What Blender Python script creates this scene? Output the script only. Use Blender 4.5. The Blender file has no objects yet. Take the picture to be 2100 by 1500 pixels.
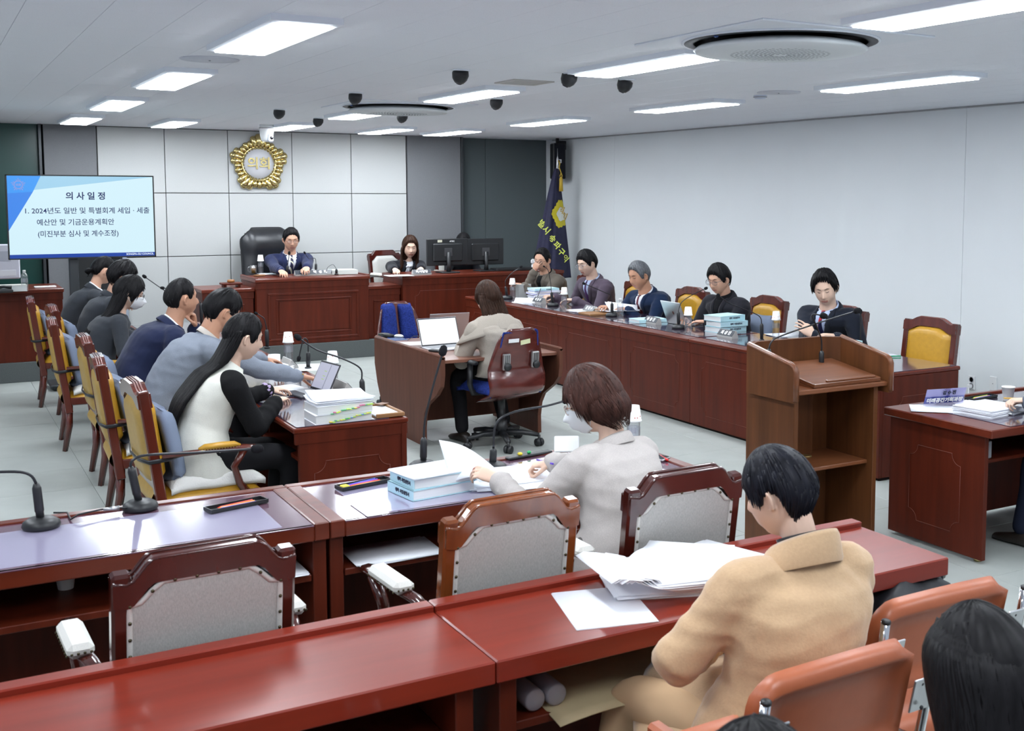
import bpy, bmesh, math, random
from mathutils import Vector, Matrix, noise
from mathutils.bvhtree import BVHTree
SC = bpy.context.scene
COL = SC.collection
V = Vector
PI = math.pi

# ---------------------------------------------------------------- camera, world, exposure
CAMH, FPX, CPX, CPY = 1.9, 2346.97, 1268.13, 606.28
_p, _y, _r = 8.83415458e-02, 5.48687599e-01, 3.47675252e-03
_F = V((math.sin(_y)*math.cos(_p), math.cos(_y)*math.cos(_p), -math.sin(_p)))
_R0 = V((math.cos(_y), -math.sin(_y), 0)); _U0 = _R0.cross(_F)
CR = math.cos(_r)*_R0 + math.sin(_r)*_U0
CU = -math.sin(_r)*_R0 + math.cos(_r)*_U0
cam = bpy.data.cameras.new('camera'); camo = bpy.data.objects.new('camera', cam); COL.objects.link(camo)
camo.matrix_world = Matrix(((CR.x, CU.x, -_F.x, 0), (CR.y, CU.y, -_F.y, 0), (CR.z, CU.z, -_F.z, CAMH), (0, 0, 0, 1)))
cam.sensor_width = 36; cam.lens = FPX/2100*36
cam.shift_x = (1050-CPX)/2100; cam.shift_y = (CPY-750)/2100
cam.clip_start = .05
cam.dof.use_dof = True; cam.dof.focus_distance = 9.0; cam.dof.aperture_fstop = 10
SC.camera = camo
SC.view_settings.view_transform = 'Standard'; SC.view_settings.look = 'None'
SC.view_settings.gamma = 1; SC.view_settings.use_curve_mapping = False
SC.view_settings.exposure = 0.0
LAMP = 34.0          # radiance of the LED panels
WORLD = .6
w = bpy.data.worlds.new('world'); SC.world = w; w.use_nodes = True
w.node_tree.nodes['Background'].inputs[0].default_value = (.74, .84, 1, 1)
w.node_tree.nodes['Background'].inputs[1].default_value = WORLD
cy = SC.cycles
cy.use_denoising = True
cy.max_bounces = 7; cy.diffuse_bounces = 6; cy.glossy_bounces = 3; cy.transmission_bounces = 4; cy.transparent_max_bounces = 10
cy.caustics_reflective = False; cy.caustics_refractive = False
cy.use_adaptive_sampling = True; cy.adaptive_threshold = .02
cy.sample_clamp_indirect = 6

def _dir(px, py):
    return CR*((px-CPX)/FPX) - CU*((py-CPY)/FPX) + _F
def at(px, py, z=.72):
    "point of the plane z=... that the photograph shows at px,py"
    d = _dir(px, py); t = (z-CAMH)/d.z
    return V((0, 0, CAMH)) + d*t
def atx(px, py, X):
    d = _dir(px, py); return V((0, 0, CAMH)) + d*(X/d.x)
def aty(px, py, Y):
    d = _dir(px, py); return V((0, 0, CAMH)) + d*(Y/d.y)

# ---------------------------------------------------------------- materials
MATS = {}
def mat(name, col, rough=.5, metal=0, coat=0, spec=.5, noise_=None, bump=None, emit=None, sheen=0, trans=0, bands=None):
    """noise_=(scale,amount,stretch) colour grain; bump=(scale,strength,stretch)"""
    if name in MATS: return MATS[name]
    m = bpy.data.materials.new(name); MATS[name] = m; m.use_nodes = True
    nt = m.node_tree; b = nt.nodes['Principled BSDF']; N = nt.nodes.new; L = nt.links.new
    c4 = (*col, 1)
    b.inputs['Base Color'].default_value = c4; b.inputs['Roughness'].default_value = rough
    b.inputs['Metallic'].default_value = metal; b.inputs['Coat Weight'].default_value = coat
    b.inputs['Coat Roughness'].default_value = .12
    b.inputs['Specular IOR Level'].default_value = spec if rough < .8 else min(spec, .15)
    if sheen: b.inputs['Sheen Weight'].default_value = sheen
    if trans: b.inputs['Transmission Weight'].default_value = trans
    tc = N('ShaderNodeTexCoord')
    def nz(scale, stretch, detail=4):
        mp = N('ShaderNodeMapping'); mp.inputs['Scale'].default_value = stretch
        n = N('ShaderNodeTexNoise'); n.inputs['Scale'].default_value = scale; n.inputs['Detail'].default_value = detail
        L(tc.outputs['Object'], mp.inputs[0]); L(mp.outputs[0], n.inputs['Vector']); return n
    if noise_:
        n = nz(noise_[0], noise_[2] if len(noise_) > 2 else (1, 1, 1))
        r = N('ShaderNodeMapRange'); r.inputs['From Min'].default_value = .25; r.inputs['From Max'].default_value = .75
        r.inputs['To Min'].default_value = 1-noise_[1]; r.inputs['To Max'].default_value = 1+noise_[1]
        L(n.outputs['Fac'], r.inputs['Value'])
        v = N('ShaderNodeVectorMath'); v.operation = 'SCALE'; v.inputs[0].default_value = col
        L(r.outputs[0], v.inputs['Scale']); L(v.outputs[0], b.inputs['Base Color'])
    if bump:
        n2 = nz(bump[0], bump[2] if len(bump) > 2 else (1, 1, 1), 3)
        bp = N('ShaderNodeBump'); bp.inputs['Strength'].default_value = bump[1]; bp.inputs['Distance'].default_value = .004
        L(n2.outputs['Fac'], bp.inputs['Height']); L(bp.outputs[0], b.inputs['Normal'])
    if bands:   # diagonal stripes (ties): (freq, colour)
        s = N('ShaderNodeTexWave'); s.wave_type = 'BANDS'; s.bands_direction = 'DIAGONAL'; s.inputs['Scale'].default_value = bands[0]
        g = N('ShaderNodeMath'); g.operation = 'GREATER_THAN'; g.inputs[1].default_value = bands[2]
        mx = N('ShaderNodeMix'); mx.data_type = 'RGBA'; mx.inputs[6].default_value = c4; mx.inputs[7].default_value = (*bands[1], 1)
        L(tc.outputs['Object'], s.inputs['Vector']); L(s.outputs['Fac'], g.inputs[0]); L(g.outputs[0], mx.inputs[0]); L(mx.outputs[2], b.inputs['Base Color'])
    if emit:
        b.inputs['Emission Color'].default_value = (*emit[0], 1); b.inputs['Emission Strength'].default_value = emit[1]
    return m

def glass(name, tint=(.95, .97, 1), alpha=.22, rough=.05):
    if name in MATS: return MATS[name]
    m = bpy.data.materials.new(name); MATS[name] = m; m.use_nodes = True
    nt = m.node_tree; N = nt.nodes.new; L = nt.links.new
    nt.nodes.remove(nt.nodes['Principled BSDF']); out = nt.nodes['Material Output']
    t = N('ShaderNodeBsdfTransparent'); t.inputs[0].default_value = (*tint, 1)
    g = N('ShaderNodeBsdfGlossy'); g.inputs['Roughness'].default_value = rough
    lw = N('ShaderNodeLayerWeight'); lw.inputs[0].default_value = .3; fr = N('ShaderNodeMath'); fr.operation = 'MULTIPLY'; fr.inputs[1].default_value = .35; L(lw.outputs['Facing'], fr.inputs[0])
    a = N('ShaderNodeMath'); a.operation = 'ADD'; a.inputs[1].default_value = alpha; a.use_clamp = True
    mx = N('ShaderNodeMixShader'); L(fr.outputs[0], a.inputs[0]); L(a.outputs[0], mx.inputs[0])
    L(t.outputs[0], mx.inputs[1]); L(g.outputs[0], mx.inputs[2]); L(mx.outputs[0], out.inputs['Surface'])
    return m

WZ = (30, 30, 1.2); WX = (1.2, 30, 30); WY = (30, 1.2, 30)
wood = mat('dark cherry wood', (.085, .0125, .0045), .42, noise_=(2.2, .25, (9, 9, .8)), spec=.22)
woodx = mat('cherry wood grain along desk', (.115, .017, .006), .32, noise_=(2.2, .25, (.8, 9, 9)), coat=.18, spec=.35)
woodfg = mat('bright cherry desktop', (.19, .019, .008), .30, noise_=(2.0, .18, (.7, 9, 9)), coat=.25, spec=.4)
woody = mat('cherry wood grain along bench', (.108, .016, .006), .32, noise_=(2.2, .25, (9, .8, 9)), coat=.15, spec=.3)
walnut = mat('walnut lectern wood', (.108, .038, .013), .42, noise_=(2.4, .32, (9, 9, .7)), spec=.25)
walnutx = mat('walnut board', (.16, .055, .022), .3, noise_=(2.4, .25, (.7, 9, 9)), coat=.25, spec=.35)
brown = mat('brown laminate', (.115, .042, .025), .5, spec=.25, noise_=(2.4, .2, (9, 9, .8)))
line_m = mat('inlay groove', (.17, .045, .028), .4)
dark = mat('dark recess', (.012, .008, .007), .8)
chairwood = mat('mahogany chair wood', (.09, .016, .009), .22, noise_=(6, .3, (3, 3, .6)), coat=.6)
chairwood2 = mat('dark mahogany chair frame', (.055, .009, .006), .16, noise_=(6, .3, (3, 3, .6)), coat=.8)
mustard = mat('mustard leather', (.50, .265, .022), .36, noise_=(30, .08), bump=(160, .15))
mustard_b = mat('mustard leather outer back', (.40, .25, .055), .45, noise_=(30, .08))
beige = mat('grey beige upholstery weave', (.47, .465, .44), .85, noise_=(420, .16, (1, 1, .25)), bump=(500, .2))
beige_arm = mat('off white upholstery', (.66, .65, .61), .85, noise_=(300, .06), bump=(500, .15))
nail_m = mat('aged brass nail', (.10, .085, .05), .35, 1)
nail_b = mat('brass nail', (.55, .42, .16), .3, 1)
black_l = mat('black leather', (.012, .013, .016), .36, bump=(90, .2))
black_p = mat('black plastic', (.012, .013, .015), .42)
black_s = mat('black satin metal', (.02, .021, .024), .35, .3)
foam_m = mat('black foam windscreen', (.012, .012, .014), .9, bump=(300, .5))
grey_p = mat('grey plastic', (.30, .31, .33), .45)
silver = mat('silver metal', (.55, .56, .57), .3, .9)
chrome = mat('chrome', (.72, .73, .75), .1, 1)
white_p = mat('white plastic', (.80, .81, .82), .4)
paper = mat('white paper', (.86, .88, .93), .75)
paper2 = mat('off white page block', (.78, .80, .80), .8, noise_=(3, .05, (1, 1, 260)))
cyanp = mat('pale cyan book cover', (.52, .79, .86), .5)
ink = mat('dark ink', (.02, .025, .05), .6)
white_e = mat('white lettering', (.85, .85, .85), .5)
orange_l = mat('tan orange leatherette', (.40, .11, .045), .38, noise_=(20, .06), bump=(40, .1))
bluef = mat('blue speckled fabric', (.018, .035, .19), .85, noise_=(90, .5))
shellw = mat('red brown bent plywood', (.10, .022, .018), .22, noise_=(2, .5, (2, 2, 6)), coat=.6)
cushion_m = mat('grey blue cushion fabric', (.20, .24, .33), .9, bump=(200, .2))
cushion_w = mat('white fleece cushion', (.72, .71, .68), .95, bump=(120, .5))
goldm = mat('polished gold', (.66, .54, .24), .2, 1)
carpet = mat('grey dais carpet', (.105, .115, .115), .9, noise_=(120, .15), bump=(300, .4))
glasst = mat('tinted desk glass', (.085, .05, .075), .06, coat=1)
deskglass = None
skin = mat('warm skin', (.60, .34, .235), .5, noise_=(14, .06), spec=.4)
skin2 = mat('light skin', (.70, .475, .36), .48, noise_=(14, .05), spec=.4)
skin3 = mat('tanned skin', (.52, .27, .17), .5, noise_=(14, .06), spec=.4)
lip = mat('lip', (.47, .20, .155), .45)
eyedark = mat('dark lash and iris', (.02, .013, .010), .5)
eyew = mat('eye white', (.7, .68, .66), .3)
hair_b = mat('black hair', (.0085, .008, .009), .5, noise_=(60, .5, (1, 1, .1)), spec=.12)
hair_br = mat('dark brown hair', (.034, .016, .010), .5, noise_=(60, .5, (1, 1, .1)), spec=.12)
hair_g = mat('grey hair', (.105, .11, .12), .5, noise_=(90, .6, (1, 1, .2)))

# ---------------------------------------------------------------- mesh builder
class MB:
    def __init__(s, M=None):
        s.v = []; s.f = []; s.mi = []; s.sm = []; s.M = M or Matrix(); s.mats = []
    def add(s, vs, fs, m=0, smooth=False):
        o = len(s.v)
        s.v.extend([s.M @ V(p) for p in vs])
        s.f.extend([[i+o for i in f] for f in fs]); s.mi.extend([m]*len(fs)); s.sm.extend([smooth]*len(fs))
    def box(s, x0, y0, z0, x1, y1, z1, b=0, m=0, T=None):
        if x1 < x0: x0, x1 = x1, x0
        if y1 < y0: y0, y1 = y1, y0
        if z1 < z0: z0, z1 = z1, z0
        if b <= 0:
            vs = [(x, y, z) for x in (x0, x1) for y in (y0, y1) for z in (z0, z1)]
            fs = [(0, 1, 3, 2), (4, 6, 7, 5), (0, 4, 5, 1), (2, 3, 7, 6), (0, 2, 6, 4), (1, 5, 7, 3)]
        else:
            b = min(b, (x1-x0)/2.01, (y1-y0)/2.01, (z1-z0)/2.01)
            vs = []; idx = {}
            for i, x in enumerate((x0, x1)):
                for j, y in enumerate((y0, y1)):
                    for k, z in enumerate((z0, z1)):
                        sx, sy, sz = (1-2*i)*b, (1-2*j)*b, (1-2*k)*b
                        idx[i, j, k, 0] = len(vs); vs.append((x, y+sy, z+sz))
                        idx[i, j, k, 1] = len(vs); vs.append((x+sx, y, z+sz))
                        idx[i, j, k, 2] = len(vs); vs.append((x+sx, y+sy, z))
            fs = []
            for i in (0, 1):
                q = [idx[i, 0, 0, 0], idx[i, 0, 1, 0], idx[i, 1, 1, 0], idx[i, 1, 0, 0]]; fs.append(q if i == 0 else q[::-1])
                q = [idx[0, i, 0, 1], idx[1, i, 0, 1], idx[1, i, 1, 1], idx[0, i, 1, 1]]; fs.append(q if i == 0 else q[::-1])
                q = [idx[0, 0, i, 2], idx[0, 1, i, 2], idx[1, 1, i, 2], idx[1, 0, i, 2]]; fs.append(q if i == 0 else q[::-1])
            for j in (0, 1):
                for k in (0, 1):
                    q = [idx[0, j, k, 1], idx[0, j, k, 2], idx[1, j, k, 2], idx[1, j, k, 1]]; fs.append(q if (j+k) % 2 else q[::-1])
                    q = [idx[j, 0, k, 0], idx[j, 0, k, 2], idx[j, 1, k, 2], idx[j, 1, k, 0]]; fs.append(q[::-1] if (j+k) % 2 else q)
                    q = [idx[j, k, 0, 0], idx[j, k, 0, 1], idx[j, k, 1, 1], idx[j, k, 1, 0]]; fs.append(q if (j+k) % 2 else q[::-1])
            for i in (0, 1):
                for j in (0, 1):
                    for k in (0, 1):
                        q = [idx[i, j, k, 0], idx[i, j, k, 1], idx[i, j, k, 2]]; fs.append(q if (i+j+k) % 2 == 0 else q[::-1])
        if T is not None: vs = [T @ V(p) for p in vs]
        s.add(vs, fs, m)
        return s
    def loft(s, rings, cap=True, m=0, smooth=True, closed=True):
        n = len(rings[0]); vs = [p for r in rings for p in r]; fs = []
        for i in range(len(rings)-1):
            for j in range(n if closed else n-1):
                k = (j+1) % n
                fs.append((i*n+j, i*n+k, (i+1)*n+k, (i+1)*n+j))
        if cap:
            fs.append(tuple(range(n))[::-1]); fs.append(tuple((len(rings)-1)*n+j for j in range(n)))
        s.add(vs, fs, m, smooth); return s
    def tube(s, pts, r, n=8, m=0, flat=1.0, up=None, cap=True):
        pts = [V(p) for p in pts]; k = len(pts)
        rs = r if isinstance(r, (list, tuple)) else [r]*k
        rings = []; prev = None
        for i, p in enumerate(pts):
            t = (pts[min(i+1, k-1)]-pts[max(i-1, 0)])
            if t.length < 1e-9: t = V((0, 0, 1))
            t.normalize()
            if prev is None:
                a = V(up) if up is not None else (V((0, 0, 1)) if abs(t.z) < .9 else V((1, 0, 0)))
            else: a = prev
            a = (a - t*a.dot(t))
            if a.length < 1e-6: a = t.orthogonal()
            a.normalize(); prev = a; b = t.cross(a)
            rings.append([p + (a*math.cos(q)*flat + b*math.sin(q))*rs[i] for q in [2*PI*j/n for j in range(n)]])
        s.loft(rings, cap, m); return s
    def lathe(s, prof, c=(0, 0, 0), n=16, m=0, cap=True):
        c = V(c)
        s.loft([[c+V((r*math.cos(2*PI*j/n), r*math.sin(2*PI*j/n), z)) for j in range(n)] for r, z in prof], cap, m); return s
    def ell(s, c, r, n=12, k=8, m=0, T=None):
        rings = []
        for i in range(k+1):
            a = -PI/2 + PI*i/k; a = max(-PI/2+.02, min(PI/2-.02, a))
            rings.append([V((r[0]*math.cos(a)*math.cos(2*PI*j/n), r[1]*math.cos(a)*math.sin(2*PI*j/n), r[2]*math.sin(a))) for j in range(n)])
        c = V(c)
        rings = [[(T @ p if T else p)+c for p in rr] for rr in rings]
        s.loft(rings, True, m); return s
    def prism(s, poly, z0, z1, m=0, T=None, smooth=False, side=None):
        "polygon in local xy extruded z0..z1, T maps to place"
        n = len(poly); vs = [V((p[0], p[1], z)) for z in (z0, z1) for p in poly]
        if T is not None: vs = [T @ p for p in vs]
        s.add(vs, [tuple(range(n))[::-1], tuple(range(n, 2*n))], m)
        s.add(vs, [(j, (j+1) % n, n+(j+1) % n, n+j) for j in range(n)], m if side is None else side, smooth); return s
    def sheet(s, fn, nu, nv, th=0, m=0, smooth=True):
        "surface fn(u,v)->point, given thickness by its normal direction"
        P = [[V(fn(i/nu, j/nv)) for j in range(nv+1)] for i in range(nu+1)]
        W = nv+1; vs = [p for r in P for p in r]; fs = []
        for i in range(nu):
            for j in range(nv): fs.append((i*W+j, (i+1)*W+j, (i+1)*W+j+1, i*W+j+1))
        if th:
            o = len(vs); q = []
            for i in range(nu+1):
                for j in range(nv+1):
                    a = P[min(i+1, nu)][j]-P[max(i-1, 0)][j]; b = P[i][min(j+1, nv)]-P[i][max(j-1, 0)]
                    nn = a.cross(b); nn = nn.normalized() if nn.length > 1e-12 else V((0, 0, 1))
                    q.append(P[i][j]-nn*th)
            vs += q
            fs += [tuple(o+x for x in f[::-1]) for f in fs]
            bd = [(i, 0) for i in range(nu+1)]+[(nu, j) for j in range(1, nv+1)]+[(i, nv) for i in range(nu-1, -1, -1)]+[(0, j) for j in range(nv-1, 0, -1)]
            ids = [i*W+j for i, j in bd]
            for a, b in zip(ids, ids[1:]+ids[:1]): fs.append((b, a, a+o, b+o))
        s.add(vs, fs, m, smooth); return s
    def mesh(s, name, origin=(0, 0, 0)):
        me = bpy.data.meshes.new(name); o = V(origin)
        me.from_pydata([p-o for p in s.v], [], s.f)
        me.polygons.foreach_set('material_index', s.mi); me.polygons.foreach_set('use_smooth', s.sm)
        me.update(); return me

def rot(ax, a): return Matrix.Rotation(a, 4, ax)
def tr(*p): return Matrix.Translation(V(p))

def tag(o, label=None, cat=None, group=None, kind=None):
    if label: o['label'] = label
    if cat: o['category'] = cat
    if group: o['group'] = group
    if kind: o['kind'] = kind
    return o
def thing(name, label, cat, loc=(0, 0, 0), rz=0, group=None):
    o = bpy.data.objects.new(name, None); COL.objects.link(o); o.location = loc; o.rotation_euler = (0, 0, rz)
    o.empty_display_size = .05
    return tag(o, label, cat, group)
def obj(name, mb, m, parent=None, origin=None, label=None, loc=None):
    """link one mesh object; origin: subtracted from the verts (child of a thing standing there, or own location)"""
    me = mb if isinstance(mb, bpy.types.Mesh) else mb.mesh(name, origin or (0, 0, 0))
    for x in (m if isinstance(m, (list, tuple)) else [m]): me.materials.append(x)
    o = bpy.data.objects.new(name, me); COL.objects.link(o)
    if parent is not None: o.parent = parent
    elif origin is not None: o.location = origin
    if loc is not None: o.location = loc
    if label: o['label'] = label
    return o
def solo(name, label, cat, mb, m, origin, group=None):
    "a thing that is a single mesh"
    return tag(obj(name, mb, m, None, origin), label, cat, group)
def dup(root, loc, rz, label=None, group=None):
    def cp(o, par):
        c = o.copy(); COL.objects.link(c); c.parent = par
        for ch in list(o.children): cp(ch, c)
        return c
    r = cp(root, None); r.location = loc; r.rotation_euler = (0, 0, rz)
    if label: r['label'] = label
    if group: r['group'] = group
    return r
def struct(name, mb, m, label=None, parent=None, origin=None):
    o = obj(name, mb, m, parent, origin)
    if parent is None: o['kind'] = 'structure'
    if label: o['label'] = label
    return o
_dg = None
def evalmesh(o):
    dg = bpy.context.evaluated_depsgraph_get(); dg.update()
    return bpy.data.meshes.new_from_object(o.evaluated_get(dg))
TXT = {}
def text_mesh(s, size, depth=.0006, align='CENTER', bold=0):
    "lettering as flat mesh in local xy, centred"
    cu = bpy.data.curves.new('lettering', 'FONT'); cu.body = s; cu.size = size; cu.extrude = depth
    cu.align_x = align; cu.align_y = 'CENTER'; cu.offset = bold; cu.resolution_u = 3
    o = bpy.data.objects.new('lettering', cu); COL.objects.link(o)
    me = evalmesh(o); bpy.data.objects.remove(o); bpy.data.curves.remove(cu)
    me.materials.clear(); return me
def lettering(s, size, M, m, parent=None, align='CENTER', name='lettering', bold=0, width=None, depth=.0006):
    me = text_mesh(s, size, depth, align, bold)
    if width and len(me.vertices):
        xs = [v.co.x for v in me.vertices]; k = width/(max(xs)-min(xs)); me.transform(Matrix.Diagonal((k, 1, 1, 1)))
    me.transform(M)
    return obj(name, me, m, parent)
def basis(o, ex, ey, ez):
    ex, ey, ez = V(ex), V(ey), V(ez)
    return Matrix(((ex.x, ey.x, ez.x, o[0]), (ex.y, ey.y, ez.y, o[1]), (ex.z, ey.z, ez.z, o[2]), (0, 0, 0, 1)))
# ================================================================ the room
CZ = 2.65; RX = 7.6; BY = 14.2
floor_m = mat('pale grey vinyl tile', (.37, .395, .375), .42, noise_=(5, .07), bump=(40, .03))
joint_m = mat('dark tile joint', (.20, .21, .20), .8)
ceil_m = mat('white mineral fibre ceiling', (.84, .86, .91), .9, noise_=(160, .04), bump=(120, .12))
cjoint = mat('grey ceiling joint', (.36, .37, .40), .9)
wallr_m = mat('white wall board', (.76, .79, .81), .75, noise_=(2, .015), bump=(30, .03))
panel_m = mat('pale grey textile wall panel', (.46, .47, .465), .85, noise_=(160, .05), bump=(260, .12))
gpanel_m = mat('grey pilaster panel', (.155, .16, .17), .7, noise_=(120, .06))
teal_m = mat('dark teal grey wall', (.10, .135, .135), .75)
dteal_m = mat('deep green glass wall', (.010, .05, .042), .3)

t = tag(obj('floor', MB().box(-3, .2, -.06, 7.75, 14.5, -.004), joint_m), kind='structure')
tile = MB().box(0, 0, 0, .597, .597, .004, b=.0012).mesh('floor_tile')
tile.materials.append(floor_m)
for i in range(15):
    for j in range(20):
        o = bpy.data.objects.new('floor_tile', tile); COL.objects.link(o); o.parent = t
        o.location = (-1.5+.6*i+.0, 1.38+.6*j, -.004)
t = tag(obj('ceiling', MB().box(-3, .2, CZ+.004, 7.75, 14.5, CZ+.05), cjoint), kind='structure')
ct = MB().box(0, 0, 0, .2985, .5985, .004, b=.001).mesh('ceiling_tile'); ct.materials.append(ceil_m)
fm = MB()
for i in range(-7, 26):
    for j in range(-4, 20):
        x, y = .1+.3*i, 2.77+.6*j
        if 0 <= i <= 24 and 0 <= j <= 10 and (i*11+j) < 290:
            o = bpy.data.objects.new('ceiling_tile', ct); COL.objects.link(o); o.parent = t; o.location = (x, y, CZ)
        elif x+.29 < RX:
            fm.box(x, y, CZ, x+.2985, y+.5985, CZ+.004)
o = obj('ceiling_tile_field', fm, ceil_m, t); o['kind'] = 'stuff'
# right wall
t = tag(obj('wall_right', MB().box(RX+.012, .2, 0, RX+.12, 14.5, CZ), joint_m), kind='structure')
for y0, y1 in ((.2, 6.8), (6.803, 12.54), (12.543, 14.4)):
    obj('wall_panel', MB().box(RX, y0, .0, RX+.012, y1, CZ, b=.002), wallr_m, t)
struct('trim_1', MB().box(RX-.012, .2, CZ-.015, RX, 14.2, CZ, b=.003), mat('ceiling edge trim', (.35, .36, .37), .5))
struct('baseboard_right', MB().box(RX-.014, .2, 0, RX, 12.8, .09, b=.003), mat('grey skirting', (.2, .2, .2), .5))
# back wall: base sheet with separate panels
t = tag(obj('wall_back', MB().box(-3, BY+.35, 0, RX+.12, BY+.45, CZ), teal_m), kind='structure')
# pale grey cladding standing proud, x 1.78..5.46, seams
gap = mat('dark panel seam', (.06, .06, .062), .6)
obj('cladding_frame', MB().box(1.76, BY+.03, .2, 5.47, BY+.35, CZ), gap, t)
xs = [1.765, 2.485, 3.20, 3.965, 4.71, 5.445]
zs = [.2, 1.15, 1.895, 2.645]
for a, b in zip(xs, xs[1:]):
    for c, d in zip(zs, zs[1:]):
        obj('wall_panel', MB().box(a+.004, BY, c+.004, b-.004, BY+.032, d-.004, b=.003), panel_m, t)
obj('pilaster', MB().box(5.455, BY-.02, .2, 6.20, BY+.35, CZ, b=.004), gpanel_m, t, label='grey pilaster right of the pale panels')
obj('pilaster', MB().box(1.22, BY-.02, .2, 1.755, BY+.35, CZ, b=.004), gpanel_m, t, label='grey pilaster left of the pale panels')
obj('edge_strip', MB().box(6.205, BY-.03, .2, 6.235, BY+.3, CZ, b=.003), mat('dark grey metal strip', (.06, .065, .07), .4, .6), t)
obj('edge_strip', MB().box(1.17, BY-.03, .2, 1.20, BY+.3, CZ, b=.003), MATS['dark grey metal strip'], t)
for a, b in ((6.24, 6.66), (6.664, RX)):
    obj('wall_panel', MB().box(a, BY+.2, .2, b, BY+.23, CZ-.0, b=.003), mat('grey green fabric wall', (.105, .125, .13), .85, noise_=(120, .06)), t)
obj('wall_panel', MB().box(-3, BY+.05, .0, 1.168, BY+.1, CZ, b=.003), dteal_m, t)
# doorway seen under the screen: pale jamb and black opening beside it
d = tag(obj('door_1', MB().box(1.52, BY-.05, .2, 1.98, BY-.022, 2.05, b=.003), mat('black doorway panel', (.006, .007, .008), .5)), kind='structure')
obj('door_frame', MB().box(1.455, BY-.07, .2, 1.52, BY-.02, 2.08, b=.004).box(1.98, BY-.07, .2, 2.03, BY-.02, 2.08, b=.004), mat('pale aluminium jamb', (.38, .42, .50), .4, .4), d)
# dais
t = tag(obj('platform_1', MB().box(-3, 12.8, 0, RX, 14.5, .2, b=.004), carpet), kind='structure'); t.name = 'trim_2'

# ================================================================ ceiling lights
led = mat('lit LED diffuser', (1, 1, 1), .6, emit=((.88, .94, 1), LAMP))
frame_m = mat('white lamp frame', (.78, .82, .88), .5)
def ring_poly(mb, x0, y0, x1, y1, wd, z0, z1):
    mb.box(x0, y0, z0, x1, y0+wd, z1); mb.box(x0, y1-wd, z0, x1, y1, z1)
    mb.box(x0, y0+wd, z0, x0+wd, y1-wd, z1); mb.box(x1-wd, y0+wd, z0, x1, y1-wd, z1)
def rounded(x0, y0, x1, y1, r, n=4):
    pts = []
    for cx, cy_, a0 in ((x1-r, y0+r, -90), (x1-r, y1-r, 0), (x0+r, y1-r, 90), (x0+r, y0+r, 180)):
        for i in range(n+1):
            a = math.radians(a0+90*i/n); pts.append((cx+r*math.cos(a), cy_+r*math.sin(a)))
    return pts
fr = MB(); ring_poly(fr, -.155, -.625, .155, .625, .03, -.028, 0)
fr.loft([[V((x, y, -.028)) for x, y in rounded(-.155, -.625, .155, .625, .02)], [V((x, y, -.034)) for x, y in rounded(-.128, -.598, .128, .598, .02)]], cap=False)
fmesh = fr.mesh('lamp_frame'); fmesh.materials.append(frame_m)
dm = MB().prism(rounded(-.126, -.596, .126, .596, .02), -.038, -.012).mesh('diffuser'); dm.materials.append(led)
RN = {0: 'farthest', 1: 'second farthest', 2: 'middle', 3: 'second nearest', 4: 'nearest visible'}
cols = [(1.45, 'left'), (3.55, 'centre'), (5.50, 'right')]
k = 0
def lamp(x, y, label, grp='recessed LED panels in the ceiling'):
    t = thing('ceiling_light', label, 'ceiling light', (x, y, CZ), 0, grp)
    for n, me in (('lamp_frame', fmesh), ('diffuser', dm)):
        o = bpy.data.objects.new(n, me); COL.objects.link(o); o.parent = t
for x, cn in cols:
    for j, y in enumerate((12.85, 10.4, 7.95, 5.53)):
        lamp(x, y, f'{RN[j]} lit rectangular LED panel of the {cn} row of ceiling lamps')
lamp(3.55, 3.12, 'long lit LED panel cut by the top right corner of the photo')
lamp(1.45, 3.12, 'lit LED panel in the left row, nearest the camera, above the frame')
lamp(5.50, 3.12, 'lit LED panel in the right row, nearest the camera, right of the frame')
lamp(2.36, 12.93, 'small looking lit LED panel between the left and centre rows at the back wall')
lamp(4.70, 12.93, 'lit LED panel between the centre and right rows at the back wall')
for x in (-.7, 1.45, 3.55, 5.5):
    lamp(x, .75, 'LED panel behind the camera, %s column of the ceiling' % {-.7: 'outer left', 1.45: 'left', 3.55: 'centre', 5.5: 'right'}[x])
for y in (3.12, 5.53, 7.95, 10.4):
    lamp(-.75, y, 'LED panel outside the left of the frame, %s of four' % {3.12: 'nearest', 5.53: 'second', 7.95: 'third', 10.4: 'farthest'}[y])

# ================================================================ ceiling fittings
def air_con(x, y, r, label, small=False):
    t = thing('ceiling_air_conditioner', label, 'air conditioner', (x, y, CZ), 0, 'round cassette air conditioners')
    obj('surround', MB().box(-r*1.1, -r*1.1, -.010, r*1.1, r*1.1, 0, b=.004).lathe([(r*1.02, -.010), (r*1.02, -.018), (r*.99, -.018), (r*.99, -.010)], n=48), frame_m, t)
    obj('air_slot', MB().lathe([(r, -.0175), (r*.99, -.019), (r*.9, -.019), (r*.9, -.0175)], n=48), mat('dark air outlet', (.02, .025, .035), .5), t)
    obj('disc_cover', MB().lathe([(r*.70, -.019), (r*.86, -.035), (r*.9, -.050), (r*.87, -.062), (r*.6, -.070), (.001, -.073)], n=48), mat('white disc cover', (.70, .74, .76), .45), t)
    dots = MB()
    for a in range(9):
        for q in range(10+4*a):
            th = 2*PI*q/(10+4*a); rr = r*(.10+.05*a); z = -.0725+.003*(a/8)
            dots.box(rr*math.cos(th)-.006, rr*math.sin(th)-.006, z-.0015, rr*math.cos(th)+.006, rr*math.sin(th)+.006, z+.001)
    g = obj('intake_grille', dots, mat('grey grille hole', (.33, .36, .38), .6), t); g['kind'] = 'stuff'
    obj('sensor', MB().ell((-r*.93, -r*.15, -.022), (.012, .012, .006)), mat('blue sensor', (.03, .08, .25), .2), t)
air_con(3.62, 4.42, .47, 'large round white ceiling air conditioner at the top right')
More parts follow.
